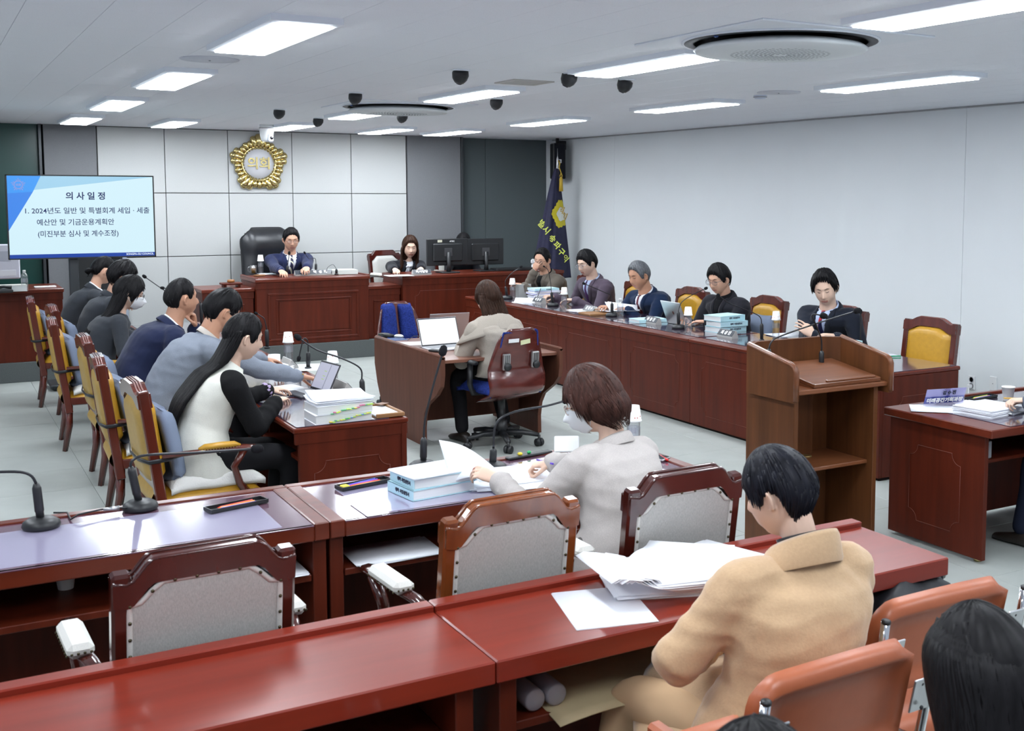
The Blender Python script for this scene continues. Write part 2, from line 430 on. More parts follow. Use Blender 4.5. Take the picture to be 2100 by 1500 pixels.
air_con(3.56, 9.45, .47, 'distant round white ceiling air conditioner above the chairman')
SP = [((946, 148), 'nearest black ceiling speaker, left of the round vent'), ((1172, 155), 'black ceiling speaker touching the end of the centre LED panel'),
      ((1286, 168), 'black ceiling speaker right of the centre LED panel'), ((1020, 207), 'black ceiling speaker below the square vent'),
      ((827, 238), 'black ceiling speaker under the distant air conditioner'), ((731, 195), 'black ceiling speaker above the distant air conditioner'),
      ((575, 229), 'leftmost black ceiling speaker, above the chairman'), ((655, 247), 'small black ceiling speaker near the back, right of the white camera')]
for (px, py), lb in SP:
    p = at(px, py-5, CZ)
    t = thing('ceiling_speaker', lb, 'speaker', p, 0, 'black ceiling spotlights or speakers')
    obj('mount_plate', MB().lathe([(.055, 0), (.055, -.008)], n=20), white_p if False else frame_m, t)
    T = rot('Z', random.uniform(-.5, .5)+.3) @ rot('X', .5)
    mb = MB(T); mb.lathe([(.045, -.005), (.052, -.03), (.046, -.06), (.030, -.083), (.012, -.09)], n=16)
    obj('housing', mb, black_p, t)
    mb = MB(T); mb.lathe([(.022, -.086), (.018, -.092), (.001, -.092)], n=12)
    obj('lens', mb, mat('dark lens', (.02, .02, .03), .1), t)
p = at(1075, 168, CZ)
t = thing('ceiling_vent', 'flat square white ceiling vent with thin grey slots', 'vent', p)
mb = MB(); ring_poly(mb, -.15, -.15, .15, .15, .03, -.008, 0); obj('vent_frame', mb, mat('vent metal', (.50, .49, .46), .5), t)
for i in range(7): obj('slat', MB().box(-.12, -.11+.032*i, -.007, .12, -.10+.032*i, -.001, T=None), MATS['vent metal'], t)
for (px, py), lb in (((430, 121), 'round white ceiling hatch between the two nearest left lamps'), ((1597, 189), 'round white ceiling cover beside a small detector')):
    p = at(px, py, CZ)
    t = thing('round_cover', lb, 'ceiling cover', p, 0)
    obj('disc', MB().lathe([(.16, 0), (.158, -.006), (.001, -.008)], n=32), mat('cover white', (.62, .64, .70), .7), t)
    obj('screw', MB().lathe([(.006, -.007), (.006, -.012)], n=8), grey_p, t)
p = at(1559, 196, CZ)
t = thing('smoke_detector', 'small pale round smoke detector on the ceiling', 'smoke detector', p)
obj('body', MB().lathe([(.05, 0), (.05, -.012), (.04, -.025), (.001, -.028)], n=20), mat('bluish white plastic', (.62, .68, .80), .5), t)
obj('ring', MB().lathe([(.052, -.010), (.054, -.014), (.05, -.016)], n=20), grey_p, t)
# PTZ camera hanging before the emblem
p = V((3.40, 13.2, CZ)); q = aty(547, 285, 12.9)
t = thing('security_camera', 'white dome conference camera hanging in front of the gold emblem', 'camera', (q.x, 12.9, CZ))
obj('bracket', MB().lathe([(.075, 0), (.075, -.012), (.06, -.02)], n=20).box(-.05, -.02, -.03, .05, .02, -.01), white_p, t)
obj('body', MB().lathe([(.072, -.02), (.078, -.03), (.078, -.05), (.07, -.12), (.058, -.17), (.05, -.185), (.001, -.19)], n=28), white_p, t)
T = rot('Z', .45)
mb = MB(T); mb.box(-.034, -.078, -.185, .034, -.03, -.10, b=.01); obj('camera_head', mb, mat('light grey plastic', (.62, .66, .74), .4), t)
obj('lens', MB(T).tube([(0, -.07, -.145), (0, -.086, -.145)], .019, 16), mat('glossy black lens', (.004, .004, .006), .05), t)
obj('seam_ring', MB().lathe([(.079, -.035), (.080, -.038), (.079, -.041)], n=28), black_p, t)

# ================================================================ emblem
ec = aty(530, 336, BY)
t = thing('emblem', 'gold flower shaped council emblem with two Korean letters on the panel wall', 'emblem', (ec.x, BY, ec.z))
R1 = .20
for i in range(30):
    a = 2*PI*i/30+PI/2
    q = (i % 6)/6.0; edge = abs((i % 6)/3.0-1)       # 1 at the five tips
    out = .275+.062*max(0, edge*1.5-.5)+(.012 if i % 2 else 0)
    mb = MB(basis((0, 0, 0), (math.cos(a), 0, math.sin(a)), (-math.sin(a), 0, math.cos(a)), (0, -1, 0)))
    ww = .036+.014*edge
    mb.tube([(R1*.9, 0, .012), (R1*1.15, 0, .024), (out*.93, 0, .030), (out, 0, .018)], [ww*.45, ww*.62, ww*1.0, ww*.55], 10)
    mb.ell((out*.96, 0, .030), (ww*.75, ww*.9, ww*.55), 10, 6)
    obj('petal', mb, goldm, t)
mb = MB(basis((0, 0, 0), (1, 0, 0), (0, 0, 1), (0, -1, 0)))
mb.lathe([(.205, .01), (.214, .03), (.205, .038), (.193, .038), (.190, .02)], n=56); obj('rim', mb, goldm, t)
mb = MB(basis((0, 0, 0), (1, 0, 0), (0, 0, 1), (0, -1, 0)))
mb.lathe([(.2, .0), (.2, .022), (.001, .022)], n=48); obj('disc', mb, mat('emblem disc white', (.55, .55, .57), .5), t)
lettering('의회', .155, basis((0, -.028, -.005), (1, 0, 0), (0, 0, 1), (0, -1, 0)), goldm, t, bold=.003, depth=.010)

# ================================================================ wall speaker, outlets
p = aty(1159, 330, 13.75)
t = thing('wall_speaker', 'tall black loudspeaker hung in the far right corner', 'loudspeaker', (7.42, 13.72, 2.10))
T = rot('Z', -.25)
obj('cabinet', MB(T).box(-.085, -.10, 0, .085, .10, .48, b=.012), black_p, t)
obj('grille', MB(T).box(-.075, -.107, .012, .075, -.10, .468, b=.003), mat('speaker cloth', (.012, .013, .018), .9), t)
obj('badge', MB(T).box(-.024, -.110, .215, .024, -.107, .263, b=.002), white_p, t)
obj('badge_mark', MB(T).box(-.016, -.112, .224, .004, -.1095, .254).box(-.004, -.112, .238, .016, -.1095, .244).box(.0, -.112, .224, .016, -.1095, .230), black_p, t)
obj('bracket', MB().box(.02, .05, .40, .16, .09, .52, b=.005).box(.0, .02, .47, .03, .06, .55), black_p, t)
def wallplate(px, py, lb, socket):
    p = atx(px, py, RX)
    t = thing('wall_socket' if socket else 'blank_wall_plate', lb, 'socket' if socket else 'wall plate', (RX, p.y, p.z))
    obj('plate', MB().box(-.012, -.036, -.06, 0, .036, .06, b=.004), white_p, t)
    if socket:
        for dz in (.026, -.026):
            T = basis((-.012, 0, dz), (0, 1, 0), (0, 0, 1), (-1, 0, 0))
            obj('socket', MB(T).lathe([(.024, 0), (.024, .004), (.021, .004), (.019, -.004), (.001, -.004)], n=20), grey_p, t)
        obj('plug', MB().box(-.05, -.016, -.045, -.012, .016, -.012, b=.006).tube([(-.045, 0, -.03), (-.05, -.005, -.09), (-.03, -.02, -.2), (-.02, -.06, -.3)], .005, 6), white_p, t)
    else: obj('screw', MB().box(-.014, -.004, -.004, -.012, .004, .004), grey_p, t)
wallplate(1994, 785, 'white double wall socket with a white plug and cable in it', True)
wallplate(2038, 787, 'blank white wall plate beside the socket', False)

# ================================================================ flag
fp = V((7.27, 13.45, .2))
t = thing('council_flag', 'dark navy council flag with gold emblem hanging on a pole in the corner', 'flag', fp, -.48)
obj('base', MB().lathe([(.16, 0), (.16, .03), (.05, .07), (.03, .12)], n=24), goldm, t)
obj('pole', MB().tube([(0, 0, .05), (0, 0, 2.08)], .014, 10), silver, t)
obj('finial', MB().lathe([(.028, 2.03), (.022, 2.05), (.014, 2.12), (.016, 2.16), (.004, 2.20), (.002, 2.30)], n=12), silver, t)
obj('cord', MB().tube([(.01, -.03, 2.14), (.03, -.04, 2.10), (.02, -.045, 2.05), (.045, -.05, 1.98), (.03, -.05, 1.93)], .008, 6).tube([(.045, -.05, 1.98), (.06, -.05, 1.94), (.05, -.05, 1.91)], .007, 6), mat('gold cord', (.55, .36, .03), .6), t)
obj('tassel', MB().lathe([(.012, 0), (.024, -.03), (.022, -.07), (.028, -.19), (.002, -.19)], (.045, -.05, 1.925), n=12), MATS['gold cord'], t)
navy_f = mat('navy flag cloth', (.012, .012, .045), .7, noise_=(20, .2))
def flagpt(u, v):      # v 0 top .. 1 bottom ; u 0..1 around the front from left to right
    wl = .02+.36*v**.85; wr = .03+.20*v**.9
    x = -wl+(wl+wr)*u
    fold = .045*v*math.sin(u*13+2.2*v)+.02*v*math.sin(u*29)
    if v > .75: x -= .02*(v-.75)
    return V((x*.9-.02, -.10*math.sin(PI*min(1, max(0, u)))*(.4+v)-.01+fold*.5+x*.35, 2.03-1.45*v))
obj('cloth', MB().sheet(flagpt, 40, 40, .004), navy_f, t)
# gold emblem and letters draped on the cloth
def onflag(cu, cv, ang, size):
    p = flagpt(cu, cv); a = flagpt(cu+.03, cv)-flagpt(cu-.03, cv); b = flagpt(cu, cv-.03)-flagpt(cu, cv+.03)
    n = a.cross(b).normalized()
    if n.y > 0: n = -n
    ex = V((1, 0, 0)); ex = (ex-n*ex.dot(n)).normalized(); ez = n.cross(ex)
    if ez.z < 0: ez = -ez
    return basis(p+n*.012, ex*math.cos(ang)+ez*math.sin(ang), -ex*math.sin(ang)+ez*math.cos(ang), n)
yel = mat('yellow flag print', (.62, .52, .02), .6); yel2 = mat('yellow green lettering', (.66, .72, .12), .6)
def flagproj(pts, th=.0):  # drape xz polygon points on cloth (local x,z) by inverse lookup
    out = []
    for x, z in pts:
        v = max(.01, min(.99, (2.03-z)/1.45)); wl = .02+.36*v**.85; wr = .03+.20*v**.9
        u = max(0, min(1, ((x+.02)/.9+wl)/(wl+wr))); out.append(flagpt(u, v)*1.0+V((0, -.020-th, 0)))
    return out
fx, fz = .055, 1.435
em = []
for i in range(40):
    a = 2*PI*i/40; r = 1+.09*math.cos(5*(a-PI/2-.25))+.04*math.cos(20*a)
    em.append((.125*r*math.cos(a), .175*r*math.sin(a)))
mb = MB(); c = flagproj([(fx, fz)], .004)[0]
ringp = flagproj([(min(fx+x, .155), fz+z) for x, z in em]); mid = flagproj([(min(fx+x*.5, .155), fz+z*.5) for x, z in em], .003)
mb.loft([ringp, mid, [c]*40], cap=False); obj('flag_emblem', mb, yel, t)
ring2 = flagproj([(min(fx+x*.52, .153), fz+z*.52) for x, z in em], .016)
mb = MB(); mb.loft([ring2, [c+V((0, -.014, 0))]*40], cap=False); obj('emblem_disc', mb, mat('flag white', (.75, .78, .72), .6), t)
for s, x, z, sz, a in (('의', .045, 1.485, .10, -.35), ('회', .085, 1.40, .10, -.35), ('별', -.215, 1.30, .11, -.8), ('시', -.155, 1.22, .11, -.8), ('송', -.075, 1.11, .10, -.8), ('파', -.015, 1.02, .10, -.8), ('구', .045, .93, .10, -.8), ('의', .10, .84, .10, -.8)):
    p = flagproj([(x, z)], .030 if z > 1.38 else .012)[0]
    ex = V((math.cos(a), 0, math.sin(a))); ey = V((-math.sin(a), 0, math.cos(a)))
    lettering(s, sz, basis(p, ex, ey, (0, -1, 0)), mat('gold ochre letter', (.42, .27, .03), .6) if z > 1.3 else yel2, t, bold=.002)

# ================================================================ television on its stand
tp = aty(168, 445, 12.15)
t = thing('television', 'large flat screen showing a pale blue Korean agenda slide', 'television', (1.36, 12.15, 0))
TW, TH, TZ = 1.30, .80, 1.665
EX = V((1, 0, 0)); T = basis((0, -.03, TZ), (1, 0, 0), (0, 0, 1), (0, -1, 0))
obj('housing', MB(T).box(-TW/2, -TH/2, -.05, TW/2, TH/2, 0, b=.006), black_p, t)
obj('bezel', MB(T).box(-TW/2, -TH/2, 0, TW/2, -TH/2+.012, .004).box(-TW/2, TH/2-.012, 0, TW/2, TH/2, .004).box(-TW/2, -TH/2, 0, -TW/2+.012, TH/2, .004).box(TW/2-.012, -TH/2, 0, TW/2, TH/2, .004), black_p, t)
def scr(name, col, e): return mat(name, (0, 0, 0), .3, emit=(col, e))
s_bg = scr('screen pale blue', (.68, .91, 1), .95); s_top = scr('screen upper blue', (.42, .75, .98), .85)
s_b1 = scr('screen azure', (.05, .34, .95), .95); s_b2 = scr('screen deep azure', (.045, .25, .86), .95); s_bar = scr('screen dark blue bar', (.01, .07, .48), .75)
s_tx = scr('screen text navy', (.02, .035, .16), .8); s_em = scr('screen emblem pink', (.35, .36, .75), .9); s_wh = scr('screen white', (.8, .9, 1), 1)
hw, hh = TW/2-.012, TH/2-.012
sc_ = obj('screen', MB(T).box(-hw, -hh, 0, hw, hh, .002), s_bg, t)
def flat(name, pts, m, z): obj(name, MB(T).prism(pts, .002, .002+z), m, sc_)
flat('slide_shape', [(-hw+.14, hh), (hw, hh), (-.42*hw*2+.02, hh-.145), (-hw+.08, hh-.15)], s_top, .0006)
flat('slide_shape', [(-hw, hh), (-hw+.285, hh), (-hw+.215, hh-.15), (-hw, hh-.165)], s_b1, .0010)
flat('slide_shape', [(-hw, hh-.165), (-hw+.215, hh-.15), (-hw, -hh+.26)], s_b2, .0010)
flat('slide_bar', [(-hw, -hh), (hw, -hh), (hw, -hh+.035), (-hw, -hh+.035)], s_bar, .0008)
def tl(s, x, y, sz, wd, al='LEFT', b=.0006):
    me = text_mesh(s, sz, .0004, 'LEFT', b)
    x0 = min(v.co.x for v in me.vertices); x1 = max(v.co.x for v in me.vertices); kx = wd/(x1-x0)
    me.transform(T @ tr(x, y, .0040) @ Matrix.Diagonal((kx, 1, 1, 1)) @ tr(-x0, 0, 0)); obj('lettering', me, s_tx, sc_)
tl('의 사 일 정', -.145, .195, .078, .345, b=.002)
tl('1. 2024년도 일반 및 특별회계 세입 · 세출', -.495, .055, .066, 1.095)
tl('예산안 및 기금운용계획안', -.40, -.055, .066, .675)
tl('(미진부분 심사 및 계수조정)', -.395, -.165, .066, .705)
me = text_mesh('SONGPA-GU COUNCIL', .024, .0004, 'RIGHT', .0008); me.transform(T @ tr(hw-.01, -hh+.018, .004)); obj('lettering', me, s_wh, sc_)
mb = MB(T)
for i in range(20):
    a = 2*PI*i/20+PI/2; r = .052+.010*math.cos(5*(a-PI/2)); mb.tube([(-hw+.095+.034*math.cos(a), hh-.085+.034*math.sin(a), .004), (-hw+.095+r*math.cos(a), hh-.085+r*math.sin(a), .004)], .0028, 4)
    b2 = a+2*PI/20; mb.tube([(-hw+.095+.034*math.cos(a), hh-.085+.034*math.sin(a), .004), (-hw+.095+.034*math.cos(b2), hh-.085+.034*math.sin(b2), .004)], .0022, 4)
obj('slide_emblem', mb, s_em, sc_)
me = text_mesh('의회', .026, .0004, 'CENTER', .0006); me.transform(T @ tr(-hw+.095, hh-.088, .004)); obj('lettering', me, s_em, sc_)
obj('stand_post', MB().box(-.13, .03, .05, -.05, .09, 1.9, b=.006).box(-.30, .04, 1.3, .30, .07, 1.36).box(-.30, .04, 1.7, .30, .07, 1.76), mat('dark stand metal', (.05, .055, .06), .4, .5), t)
obj('stand_post', MB().box(.25, .03, .05, .33, .09, 1.9, b=.006), MATS['dark stand metal'], t)
obj('stand_base', MB().box(-.35, -.12, .03, .52, .30, .06, b=.01), MATS['dark stand metal'], t)
for x in (-.3, .45):
    for y in (-.08, .26): obj('castor', MB().tube([(x-.015, y, .03), (x+.015, y, .03)], .03, 12), black_p, t)
# ================================================================ desks
def inlay_pts(w, h, r):
    "closed outline with concave corner arcs, centred"
    pts = []
    for sx, sy, a0 in ((1, 1, 180), (-1, 1, 270), (-1, -1, 0), (1, -1, 90)):
        arc = [(sx*w/2+r*math.cos(math.radians(a)), sy*h/2+r*math.sin(math.radians(a))) for a in [a0+90*i/6 for i in range(7)]]
        # order each arc so that the outline runs counter-clockwise
        if sx*sy > 0: arc = arc[::-1]
        else: arc = arc[::-1]
        pts += arc
    return pts
def inlay(parent, M, w, h, r=.06, m=None):
    mb = MB(M); p = [(x, y, .0) for x, y in inlay_pts(w, h, r)]
    mb.tube(p+[p[0]], .0015, 4); return obj('inlay_line', mb, m or line_m, parent)
def face(o, side):    # plane on a vertical face, looking at it: x right, y up
    return basis(o, *{'-x': ((0, -1, 0), (0, 0, 1), (-1, 0, 0)), '-y': ((1, 0, 0), (0, 0, 1), (0, -1, 0)), '+x': ((0, 1, 0), (0, 0, 1), (1, 0, 0))}[side])

# ---- right members' bench (faces -x)
XF, XB, ZT = 5.37, 6.10, .72
ys = [5.47, 6.55, 7.65, 8.74, 9.93, 11.1, 12.15]
nm = ['nearest unit of the long members bench, behind the lectern', 'second unit of the members bench, under stacked pale blue books',
      'third unit of the members bench, below the open silver laptop', 'fourth unit of the members bench, below the grey haired man',
      'fifth unit of the members bench, behind the blue swivel chair', 'farthest unit of the members bench, hidden behind the note taker']
for i in range(6):
    y0, y1 = ys[i], ys[i+1]-.003; xb = 6.13 if i == 0 else XB
    o = V(((XF+xb)/2, (y0+y1)/2, 0))
    t = thing('bench_unit', 'dark cherry ' + nm[i], 'desk', o, 0, 'units of the right hand members bench')
    k = lambda b: b
    obj('top', MB().box(XF-.02, y0, ZT-.028, xb, y1, ZT, b=.006), woody, t, o)
    obj('front_panel', MB().box(XF, y0, .02, XF+.03, y1, ZT-.028, b=.002), wood, t, o)
    obj('apron', MB().box(XF-.006, y0, ZT-.115, XF, y1, ZT-.028, b=.002), wood, t, o)
    obj('side_panel', MB().box(XF+.03, y0, .02, xb-.02, y0+.03, ZT-.028, b=.002), wood, t, o)
    obj('side_panel', MB().box(XF+.03, y1-.03, .02, xb-.02, y1, ZT-.028), wood, t, o)
    obj('shelf', MB().box(XF+.03, y0+.03, .50, xb-.15, y1-.03, .52), wood, t, o)
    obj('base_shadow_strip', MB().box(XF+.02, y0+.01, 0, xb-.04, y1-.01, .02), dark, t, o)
    inlay(t, face((XF-.0015-o.x, 0, .335), '-x'), y1-y0-.32, .44)
    if i == 0: inlay(t, face((0, y0-o.y-.0015, .335), '-y'), .46, .44)
    gl = obj('glass_pad', MB().box(XF+.10, y0+.02, ZT, xb-.02, y1-.02, ZT+.004, b=.002), mat('dark violet desk glass', (.05, .03, .055), .08, coat=1), t, o)

# ---- left members' bench (faces +x), end panel towards the camera
LX0, LX1 = 1.56, 2.17
lys = [5.67, 6.55, 7.6, 8.7, 9.8, 10.9]
ln = ['nearest unit of the left members bench with the long haired woman', 'second unit of the left members bench', 'third unit of the left members bench, beside the man in navy', 'fourth unit of the left bench, beside the masked woman', 'farthest unit of the left members bench']
for i in range(5):
    y0, y1 = lys[i], lys[i+1]-.003; o = V(((LX0+LX1)/2, (y0+y1)/2, 0))
    t = thing('bench_unit', 'cherry ' + ln[i], 'desk', o, 0, 'units of the left hand members bench')
    obj('top', MB().box(LX0, y0, ZT-.028, LX1, y1, ZT, b=.006), woody, t, o)
    obj('apron', MB().box(LX0+.01, y0+.004, ZT-.085, LX1-.006, y0+.03, ZT-.028, b=.002).box(LX1-.03, y0+.03, ZT-.085, LX1-.006, y1, ZT-.028), wood, t, o)
    obj('front_panel', MB().box(LX1-.04, y0, .02, LX1-.012, y1, ZT-.03, b=.002), wood, t, o)
    obj('side_panel', MB().box(LX0+.03, y0+.008, .0, LX1-.02, y0+.04, ZT-.028, b=.002), wood, t, o)
    obj('side_panel', MB().box(LX0+.1, y1-.03, .0, LX1-.04, y1, ZT-.028), wood, t, o)
    obj('shelf', MB().box(LX0+.06, y0+.04, .52, LX1-.04, y1-.03, .54), wood, t, o)
    if i == 0: inlay(t, face((0, y0+.006-o.y, .33), '-y'), .40, .42)
    inlay(t, face((LX1-.0105-o.x, 0, .335), '+x'), y1-y0-.32, .44)
    obj('glass_pad', MB().box(LX0+.02, y0+.02, ZT, LX1-.10, y1-.02, ZT+.004, b=.002), MATS['dark violet desk glass'], t, o)

# ---- raised back desks on the dais
def molding(parent, M, w, h, r, m=wood):
    mb = MB(M)
    for a, b, c, d in ((-w/2, -h/2, w/2, -h/2+r), (-w/2, h/2-r, w/2, h/2), (-w/2, -h/2+r, -w/2+r, h/2-r), (w/2-r, -h/2+r, w/2, h/2-r)):
        mb.box(a, b, -.002, c, d, .010, b=.005)
    return obj('moulding', mb, m, parent)
def dais_desk(name, label, x0, x1, y0, y1, top, mould=None, inl=False):
    o = V(((x0+x1)/2, (y0+y1)/2, .2))
    t = thing(name, label, 'desk', o)
    obj('top', MB().box(x0-.015, y0-.012, top-.04, x1+.015, y1, top, b=.006), woodx, t, o)
    obj('body', MB().box(x0, y0+.01, .2, x1, y0+.05, top-.04, b=.003).box(x0, y0+.05, .2, x0+.04, y1-.02, top-.04, b=.003).box(x1-.04, y0+.05, .2, x1, y1-.02, top-.04, b=.003), wood, t, o)
    obj('frieze', MB().box(x0-.006, y0+.003, top-.115, x1+.006, y0+.012, top-.04, b=.003).box(x0-.006, y0+.012, top-.115, x0, y1-.03, top-.04), wood, t, o)
    if mould:
        for w_, h_, r_ in mould: molding(t, face((0, y0+.009-o.y, (top-.115-.2)/2-.0), '-y'), w_, h_, r_)
    if inl: inlay(t, face((0, y0+.008-o.y, (top-.10-.2)/2), '-y'), (x1-x0)-.3, .46)
    obj('shelf', MB().box(x0+.04, y0+.05, top-.25, x1-.04, y1-.2, top-.23), wood, t, o)
    return t
t = dais_desk('chairman_desk', 'tall cherry chairman desk with framed front panels below the emblem', 3.155, 4.435, 12.81, 13.50, .95, mould=[(1.04, .54, .028), (.86, .40, .018)])
obj('raised_field', MB(face((0, 12.819-13.155, .3175), '-y')).box(-.40, -.17, -.002, .40, .17, .008, b=.006), wood, t)
obj('desk_rim', MB().box(-.655, -.345, .75, -.625, .34, .765, b=.003).box(.625, -.345, .75, .655, .34, .765, b=.003).box(-.625, -.345, .75, .625, -.32, .758, b=.003), woodx, t)
dais_desk('side_counter', 'low cherry counter left of the chairman desk holding the gavel block', 2.60, 3.138, 12.88, 13.50, .85, mould=[(.34, .42, .02)])
dais_desk('side_counter', 'low cherry counter between the chairman desk and the secretary desk', 4.452, 4.84, 12.88, 13.40, .82, mould=[(.26, .40, .02)])
dais_desk('secretary_desk', 'long cherry secretary desk with monitors on the right of the chairman', 4.856, 7.0, 12.81, 13.50, .93, inl=True)
dais_desk('operator_desk', 'cherry control desk at the far left with white monitor', -.8, 1.22, 12.81, 13.55, .93)

# ---- note taker's desk
o = V((3.68, 8.35, 0)); t = thing('note_taker_desk', 'brown two person desk with curved side panels in the middle of the floor', 'desk', o)
prof = [(-.70, .715), (.74, .715), (.74, .50), (.70, .36), (.56, .20), (.50, 0), (-.30, 0), (-.32, .12), (-.38, .24), (-.52, .36), (-.66, .46), (-.70, .56)]
prof = [(-.70, .715), (.72, .715), (.72, .50), (.66, .34), (.56, .18), (.50, .0), (-.34, .0), (-.335, .14), (-.36, .25), (-.42, .33), (-.60, .43), (-.68, .50), (-.70, .58)]
for sx, x in ((-1, -.50), (1, .47)):
    obj('side_panel', MB().prism(prof, x, x+.03, T=basis((0, 0, 0), (0, 1, 0), (0, 0, 1), (1, 0, 0))), brown, t)
    pts = [(x+.015, p[0], p[1]) for p in prof]
    obj('edge_band', MB().tube([(x+.015, -.70, .715), (x+.015, .72, .715)], .0165, 4), brown, t)
obj('top', MB().box(-.47, -.66, .665, .47, .68, .69, b=.003), mat('desk laminate top', (.20, .085, .055), .28, noise_=(2.2, .2, (.8, 9, 9))), t)
obj('modesty_panel', MB().box(-.47, .0, .12, .47, .03, .66, b=.003), brown, t)
obj('grommet', MB().lathe([(.03, .689), (.03, .694), (.024, .694), (.022, .690)], (.36, -.2, 0), n=16), black_p, t)

# ---- lectern
x0, x1, yf, yb = 3.76, 4.45, 4.44, 4.92
o = V((4.10, 4.70, 0)); t = thing('lectern', 'walnut speaker lectern with open back, tilted board and two microphones', 'lectern', o)
bx0, bx1 = 3.80, 4.385
obj('side_panel', MB().box(bx0, yf+.04, 0, bx0+.03, yb-.04, .88, b=.003), walnut, t, o)
obj('side_panel', MB().box(bx1-.03, yf+.04, 0, bx1, yb-.04, .88, b=.003), walnut, t, o)
obj('back_panel', MB().box(bx0+.03, yb-.07, 0, bx1-.03, yb-.04, .88, b=.002), walnut, t, o)
obj('back_post', MB().box(4.05, yb-.13, 0, 4.20, yb-.07, .88, b=.004), walnut, t, o)
obj('shelf', MB().box(bx0+.03, yf+.08, .445, bx1-.03, yb-.07, .465, b=.003), walnutx, t, o)
obj('deck', MB().box(x0+.025, yf+.01, .875, x1-.025, yb-.085, .90, b=.004).box(x0+.12, yb-.09, .875, x1-.12, yb-.02, .90), walnutx, t, o)
sp = [(yf, .84), (yf, 1.0), (yf+.01, 1.02), (yf+.035, 1.032), (yb-.09, 1.10), (yb-.09, .84)]
for nme, x in (('wing', x0), ('wing', x1-.03)):
    obj(nme, MB().prism(sp, x, x+.03, T=basis((0, 0, 0), (0, 1, 0), (0, 0, 1), (1, 0, 0))), walnut, t, o)
obj('wing_edge', MB().tube([(x0+.015, yf, .85), (x0+.015, yf, 1.0), (x0+.015, yf+.012, 1.022), (x0+.015, yf+.04, 1.034), (x0+.015, yb-.09, 1.10)], .016, 8), walnutx, t, o)
obj('wing_edge', MB().tube([(x1-.015, yf, .85), (x1-.015, yf, 1.0), (x1-.015, yf+.012, 1.022), (x1-.015, yf+.04, 1.034), (x1-.015, yb-.09, 1.10)], .016, 8), walnutx, t, o)
pl = [(x0, yb-.09), (x0+.11, yb), (x1-.11, yb), (x1, yb-.09), (x1-.03, yb-.10), (x1-.12, yb-.03), (x0+.12, yb-.03), (x0+.03, yb-.10)]
obj('front_wall', MB().prism(pl, .84, 1.10), walnut, t, o)
T = tr(4.15, 4.66, .940) @ rot('X', .14)
obj('reading_board', MB(T).box(-.235, -.20, -.01, .235, .20, .012, b=.003).box(-.235, -.20, -.032, -.215, .0, -.01).box(.215, -.2, -.032, .235, .0, -.01).box(-.235, -.2, -.028, .235, -.185, -.01), walnutx, t, o)
obj('board_lip', MB(T).box(-.14, -.195, .012, .20, -.175, .024, b=.003), walnutx, t, o)
obj('cable_hole', MB().lathe([(.03, .465), (.03, .47), (.02, .47)], (4.12, 4.75, 0), n=16), mat('brass ring', (.35, .25, .1), .4, .8), t, o)
solo('blue_book', 'slim blue book standing inside the lectern against its left side', 'book', MB().box(3.835, 4.52, .467, 3.86, 4.56, .667, b=.003), mat('muted blue cover', (.10, .12, .36), .5), (3.847, 4.54, .467))

# ---- right side desk
o = V((5.37, 4.24, 0)); t = thing('witness_desk', 'cherry side desk at the right edge with a white name sign', 'desk', o)
obj('top', MB().box(4.565, 3.86, .675, 6.2, 4.62, .72, b=.005), woodx, t, o)
obj('side_panel', MB().box(4.60, 3.93, .02, 4.63, 4.60, .675, b=.003), wood, t, o)
obj('side_panel', MB().box(6.13, 3.93, .02, 6.16, 4.60, .675, b=.003), wood, t, o)
obj('front_panel', MB().box(4.63, 4.565, .02, 6.13, 4.595, .675, b=.003), wood, t, o)
obj('shelf', MB().box(4.63, 4.02, .50, 6.13, 4.565, .52, b=.003), wood, t, o)
obj('desk_rail', MB().box(4.9, 4.59, .72, 6.2, 4.62, .735, b=.003), woodx, t, o)
inlay(t, face((4.598-o.x, 4.265-o.y, .335), '-x'), .36, .42)
obj('glass_pad', MB().box(4.72, 3.875, .72, 6.18, 4.57, .724, b=.002), MATS['dark violet desk glass'], t, o)
obj('foot', MB().lathe([(.02, 0), (.02, .02)], (4.64, 3.99, 0), n=10), goldm, t, o)

# ---- second row desks with glass tops
pad_m = mat('lavender blotter under glass', (.36, .33, .46), .10, coat=1)
glassd = mat('violet brown desk glass', (.15, .075, .11), .09, coat=1)
def glass_desk(x0, x1, label):
    y0, y1, zt = 3.985, 4.60, .72
    o = V(((x0+x1)/2, 4.3, 0)); t = thing('glass_top_desk', label, 'desk', o, 0, 'second row desks with glass tops')
    obj('frame', MB().box(x0, y1-.05, .655, x1, y1, zt, b=.004).box(x0, y0, .655, x0+.055, y1-.05, zt, b=.004).box(x1-.055, y0, .655, x1, y1-.05, zt, b=.004).box(x0+.055, y0, .655, x1-.055, y0+.02, zt-.006, b=.004), woodx, t, o)
    obj('recessed_top', MB().box(x0+.05, y0+.01, .68, x1-.05, y1-.04, zt-.012), mat('shaded cherry under glass', (.16, .05, .06), .2, coat=1), t, o)
    obj('glass_plate', MB().box(x0+.056, y0+.0, zt-.012, x1-.056, y1-.052, zt-.006, b=.001), glassd, t, o)
    obj('blotter', MB().box(x0+.16, y0+.035, zt-.006, x1-.16, y1-.15, zt-.0052), pad_m, t, o)
    for a in (x0, x1-.06): obj('leg_panel', MB().box(a+.005, y0+.03, 0, a+.055, y1-.02, .655, b=.003), wood, t, o)
    obj('shelf', MB().box(x0+.06, y0+.03, .50, x1-.06, y1-.05, .525, b=.003), wood, t, o)
    obj('front_panel', MB().box(x0+.06, y1-.04, .04, x1-.06, y1-.015, .655, b=.003), wood, t, o)
    return t
glass_desk(1.223, 2.855, 'glass topped cherry desk in front of the woman in the grey blazer')
glass_desk(-.42, 1.220, 'glass topped cherry desk at the left holding two round based microphones')

